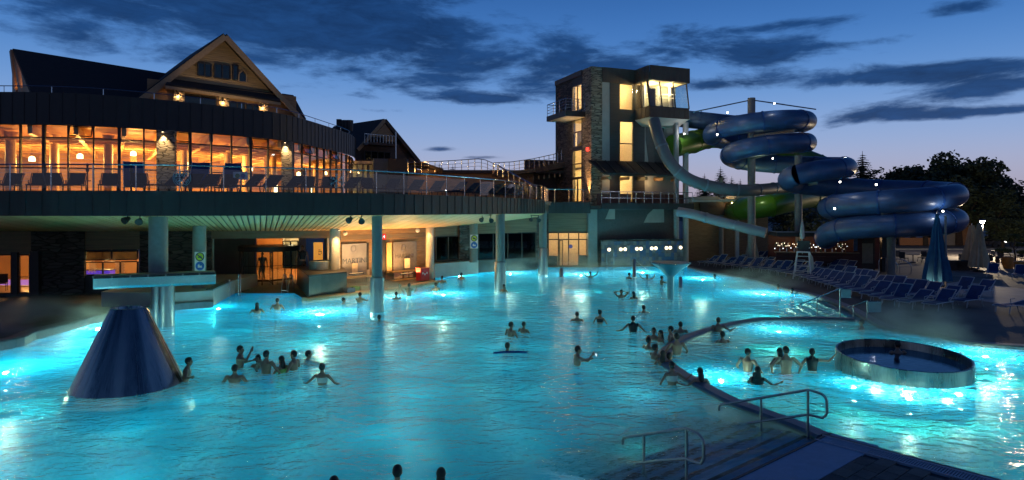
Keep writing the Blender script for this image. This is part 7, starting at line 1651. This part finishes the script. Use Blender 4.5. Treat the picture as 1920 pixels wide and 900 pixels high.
# at the bar
A(644, 569, 558, -60, 'down', 'bather low in the water at the left end of the bar')
A(675, 567, 548, -20, 'reach', 'bather leaning on the bar ledge left of the sleeved column')
A(743, 561, 547, 10, 'reach', 'dark haired bather at the bar right of the sleeved column')
A(767, 555, 531, -20, 'reach', 'bather with raised arm at the bar near the red cooler', cloth='white')
A(749, 550, 531, 160, 'down', 'fair haired bather turned towards the others at the bar', hair='fair', female=True, hairlen=1, skin=1)
A(817, 545, 530, 40, 'down', 'bather at the right end of the bar ledge')
A(829, 530, 517, 10, 'down', 'bather in the niche behind the bar end')
A(865, 524, 511, -30, 'down', 'bather at the dark wall of the niche')
A(711, 602, 590, 0, 'down', 'head of a swimmer right below the sleeved column')
A(945, 547, 533, 150, 'down', 'bather leaning on the foot of the tall sleeved column', hairlen=1, female=True)
# far end
A(1107, 520, 509, 180, 'upwide', 'bather raising both arms near the lit glass door', cloth='black')
A(1180, 523, 511, -60, 'down', 'bather in profile left of the thin post')
A(1214, 523, 514, 170, 'upwide', 'bather lying back with both arms raised by the thin post')
A(1241, 534, 517, -80, 'reach', 'bather reaching for the stem of the mushroom fountain')
A(1165, 558, 543, 170, 'head', 'bather with hands behind the head left of the fountain')
A(1188, 561, 546, 20, 'down', 'bather with long dark hair left of the mushroom fountain', female=True, hairlen=1)
A(1207, 585, 572, 0, 'down', 'swimmer alone below the mushroom fountain')
A(1340, 523, 514, 60, 'swim', 'swimmer near the far right pool edge')
A(1459, 541, 533, 30, 'down', 'head at the right pool edge by the lifeguard chair')
A(1485, 550, 540, 20, 'down', 'bather resting at the right pool edge before the entry rails')
A(1072, 502.5, 498, 0, 'down', 'tiny far head beside the short post at the glass door')
# middle
A(1082, 602, 584, 0, 'down', 'bather from behind alone in the middle of the pool')
A(1125, 606, 581, -40, 'down', 'woman with a bun in the middle of the pool', female=True, hairlen=2, cloth='black', top='band')
A(1187, 622, 592, 0, 'side', 'bather with arms spread above the crowd at the divider wall', cloth='black', top='suit')
A(958, 630, 603, -50, 'down', 'man with bare back in the centre of the pool', cloth='white')
A(982, 623, 603, -40, 'down', 'shorter companion right of the man in the pool centre', size=.9)
A(951, 659, 642, -30, 'swim', 'swimmer resting on a blue float in the pool centre', lean=.1)
A(1083, 684, 648, -80, 'phone', 'man photographing with a phone held out in both hands', cloth='blue', lean=.05, vox=.010)
A(1276, 623, 603, 0, 'down', 'bather from behind above the crowd at the divider wall')
# crowd at the divider wall
A(1258, 640, 611, 60, 'side', 'bather with outstretched arm at the back of the crowd by the wall')
A(1269, 664, 624, 10, 'down', 'heavy man with broad back in the crowd by the wall', cloth='navy', skin=1, size=1.06)
A(1226, 636, 614, 150, 'down', 'bather at the top left of the crowd by the wall')
A(1239, 640, 619, 100, 'down', 'bather with round hair in the crowd, beside the top left one', hairlen=1, female=True)
A(1216, 655, 632, -60, 'down', 'bather at the left end of the crowd by the wall')
A(1228, 673, 645, -70, 'reach', 'bather below the left end of the crowd', cloth='black')
A(1243, 684, 657, -20, 'down', 'bather at the bottom of the crowd, left one', hairlen=1, female=True)
A(1255, 681, 661, -50, 'down', 'bather at the bottom of the crowd, right one')
A(1260, 721, 678, 5, 'right', 'woman in a striped bikini from behind leaning on the divider wall', female=True, hairlen=0, cloth='black', top='white', vox=.011)
A(1313, 722, 689, 10, 'left', 'woman with wet long hair resting an arm on the divider wall', female=True, hairlen=1, cloth='black', top='band', floor=-.85, skin=1)
A(1347, 622, 595, -10, 'right', 'bather holding the far rim of the inner pool')
A(1355, 642, 621, 10, 'down', 'bather inside the inner pool near the far rim', floor=-.85, skin=1)
A(1402, 696, 653, -50, 'down', 'man with pale trunks turned right in the inner pool', floor=-.85, skin=1, cloth='white')
A(1474, 700, 649, 0, 'akimbo', 'broad man in red trunks seen from behind in the inner pool', floor=-.85, skin=1, cloth='red', size=1.05, vox=.011)
A(1462, 682, 652, 10, 'down', 'companion half hidden behind the man in red trunks', floor=-.85, female=True, hairlen=1)
A(1523, 695, 653, -25, 'rightup', 'woman in a dark swimsuit touching the rim of the steel bowl', floor=-.85, female=True, hairlen=3, cloth='black', top='suit', skin=1, vox=.011)
A(1421, 719, 687, -20, 'right', 'woman in black swimming low in the inner pool', floor=-.85, female=True, hairlen=1, cloth='black', top='suit', skin=1)
A(1415, 717, 698, -10, 'down', 'child clinging beside the woman swimming in the inner pool', floor=-.85, size=.7, skin=1)
A(1616, 616, 599, 60, 'swim', 'swimmer at the far edge of the inner pool by the entry rails', floor=-.85)
A(1683, 656, 630, 0, 'down', 'bather sitting inside the steel bowl', zw=BOWL_Z, floor=BOWL_Z - .45, D=BOWL_C.y + .95)
# near the camera
A(745, 912, 872, 0, 'down', 'near bather cut by the bottom edge of the photo, left of the two')
A(827, 912, 877, 0, 'down', 'near bather cut by the bottom edge of the photo, right of the two', hairlen=1, female=True)
A(626, 916, 893, 0, 'down', 'top of a head just above the bottom edge of the photo')
# on dry land
A(492, 528, 473, 180, 'hang', 'standing person silhouetted in the revolving door', D=41.6, zw=Z(528, 41.6), stand=True, cloth='grey', top='suit')
A(567, 540, 474, 180, 'hang', 'barkeeper standing behind the dark bar counter', D=38.6, zw=Z(526, 38.6), stand=True, cloth='black', top='suit')
finish_people()
# things they hold
d = [q for q in PEOPLE if 'photographing' in q['o']['label']][0]; o = d['o']; Mw = Matrix.Translation(o.location) @ Matrix.Rotation(o.rotation_euler.z, 4, 'Z')
hand = Mw @ (d['neck'] + Vector((0.02, .58, .0)))
ph = thing('phone', 'phone held out by the man photographing', 'phone', hand, o.rotation_euler.z); MB().box((0, 0, 0), (.16, .012, .085)).build('case', m_dark, ph); MB().box((0, -.008, 0), (.148, .004, .074)).build('screen', emis('phone_screen', (.8, .9, 1), 1.2), ph)
p = G(953, 660); fl_ = thing('swim_float', 'dark blue foam float under the swimmer in the pool centre', 'float', (p.x, p.y - .1, -.01), R(8)); MB().tube([(-.45, 0, 0), (-.2, .02, .02), (.3, 0, .02), (.6, -.04, 0)], .045, 10).build('foam_tube', mat('foam_blue', (.015, .05, .25), .8), fl_, True); 
for x in (-.45, .6): MB().lathe([(0, -.062), (.062, 0), (0, .062)], 8, (x, 0, 0)).build('end_cap', mat('foam_cap', (.01, .03, .15), .8), fl_)
# ---------------------------------------------------------------- steam drifting over the warm water
def steam_mat(name, dens, seed):
    m = bpy.data.materials.new(name); m.use_nodes = True; nt = m.node_tree; nt.nodes.clear(); N = nt.nodes.new; Lk = nt.links.new
    o = N('ShaderNodeOutputMaterial'); v = N('ShaderNodeVolumePrincipled'); v.inputs['Color'].default_value = (.85, .95, .95, 1); v.inputs['Anisotropy'].default_value = .2
    tc = N('ShaderNodeTexCoord'); ln = N('ShaderNodeVectorMath'); ln.operation = 'LENGTH'; Lk(tc.outputs['Object'], ln.inputs[0])
    fo = N('ShaderNodeMapRange'); fo.interpolation_type = 'SMOOTHSTEP'; Lk(ln.outputs['Value'], fo.inputs[0]); fo.inputs[1].default_value = 1.0; fo.inputs[2].default_value = .15; fo.inputs[3].default_value = 0; fo.inputs[4].default_value = 1
    ge = N('ShaderNodeNewGeometry'); mp = N('ShaderNodeMapping'); mp.inputs['Scale'].default_value = (.5, .5, 1.1); mp.inputs['Location'].default_value = (seed, seed * .7, 0); Lk(ge.outputs['Position'], mp.inputs[0])
    nz = N('ShaderNodeTexNoise'); nz.inputs['Scale'].default_value = 1.0; nz.inputs['Detail'].default_value = 3; Lk(mp.outputs[0], nz.inputs['Vector'])
    nr = N('ShaderNodeMapRange'); Lk(nz.outputs[0], nr.inputs[0]); nr.inputs[1].default_value = .42; nr.inputs[2].default_value = .72
    mu = N('ShaderNodeMath'); mu.operation = 'MULTIPLY'; Lk(fo.outputs[0], mu.inputs[0]); Lk(nr.outputs[0], mu.inputs[1])
    m2 = N('ShaderNodeMath'); m2.operation = 'MULTIPLY'; Lk(mu.outputs[0], m2.inputs[0]); m2.inputs[1].default_value = dens; Lk(m2.outputs[0], v.inputs['Density']); Lk(v.outputs[0], o.inputs['Volume'])
    return m
SC.cycles.volume_step_rate = 3; SC.cycles.volume_max_steps = 64; SC.cycles.volume_bounces = 0
for k, (px, py, rx, ry, rz, dn) in enumerate(((90, 618, 3.4, 3.0, 1.2, 1.3), (1715, 632, 2.8, 2.2, 1.2, 1.4), (690, 552, 4.5, 2.5, .9, .7), (1080, 508, 9, 2.5, 1.4, .6), (1420, 540, 3.5, 3.0, 1.0, .8))):
    c = G(px, py); b = MB(); ball(b, (0, 0, 0), 1, 1, 1, 16, 10); o = b.build('steam', steam_mat('steam_%d' % k, dn, k * 3.7)); o.location = (c.x, c.y, .35); o.scale = (rx, ry, rz); o['kind'] = 'stuff'
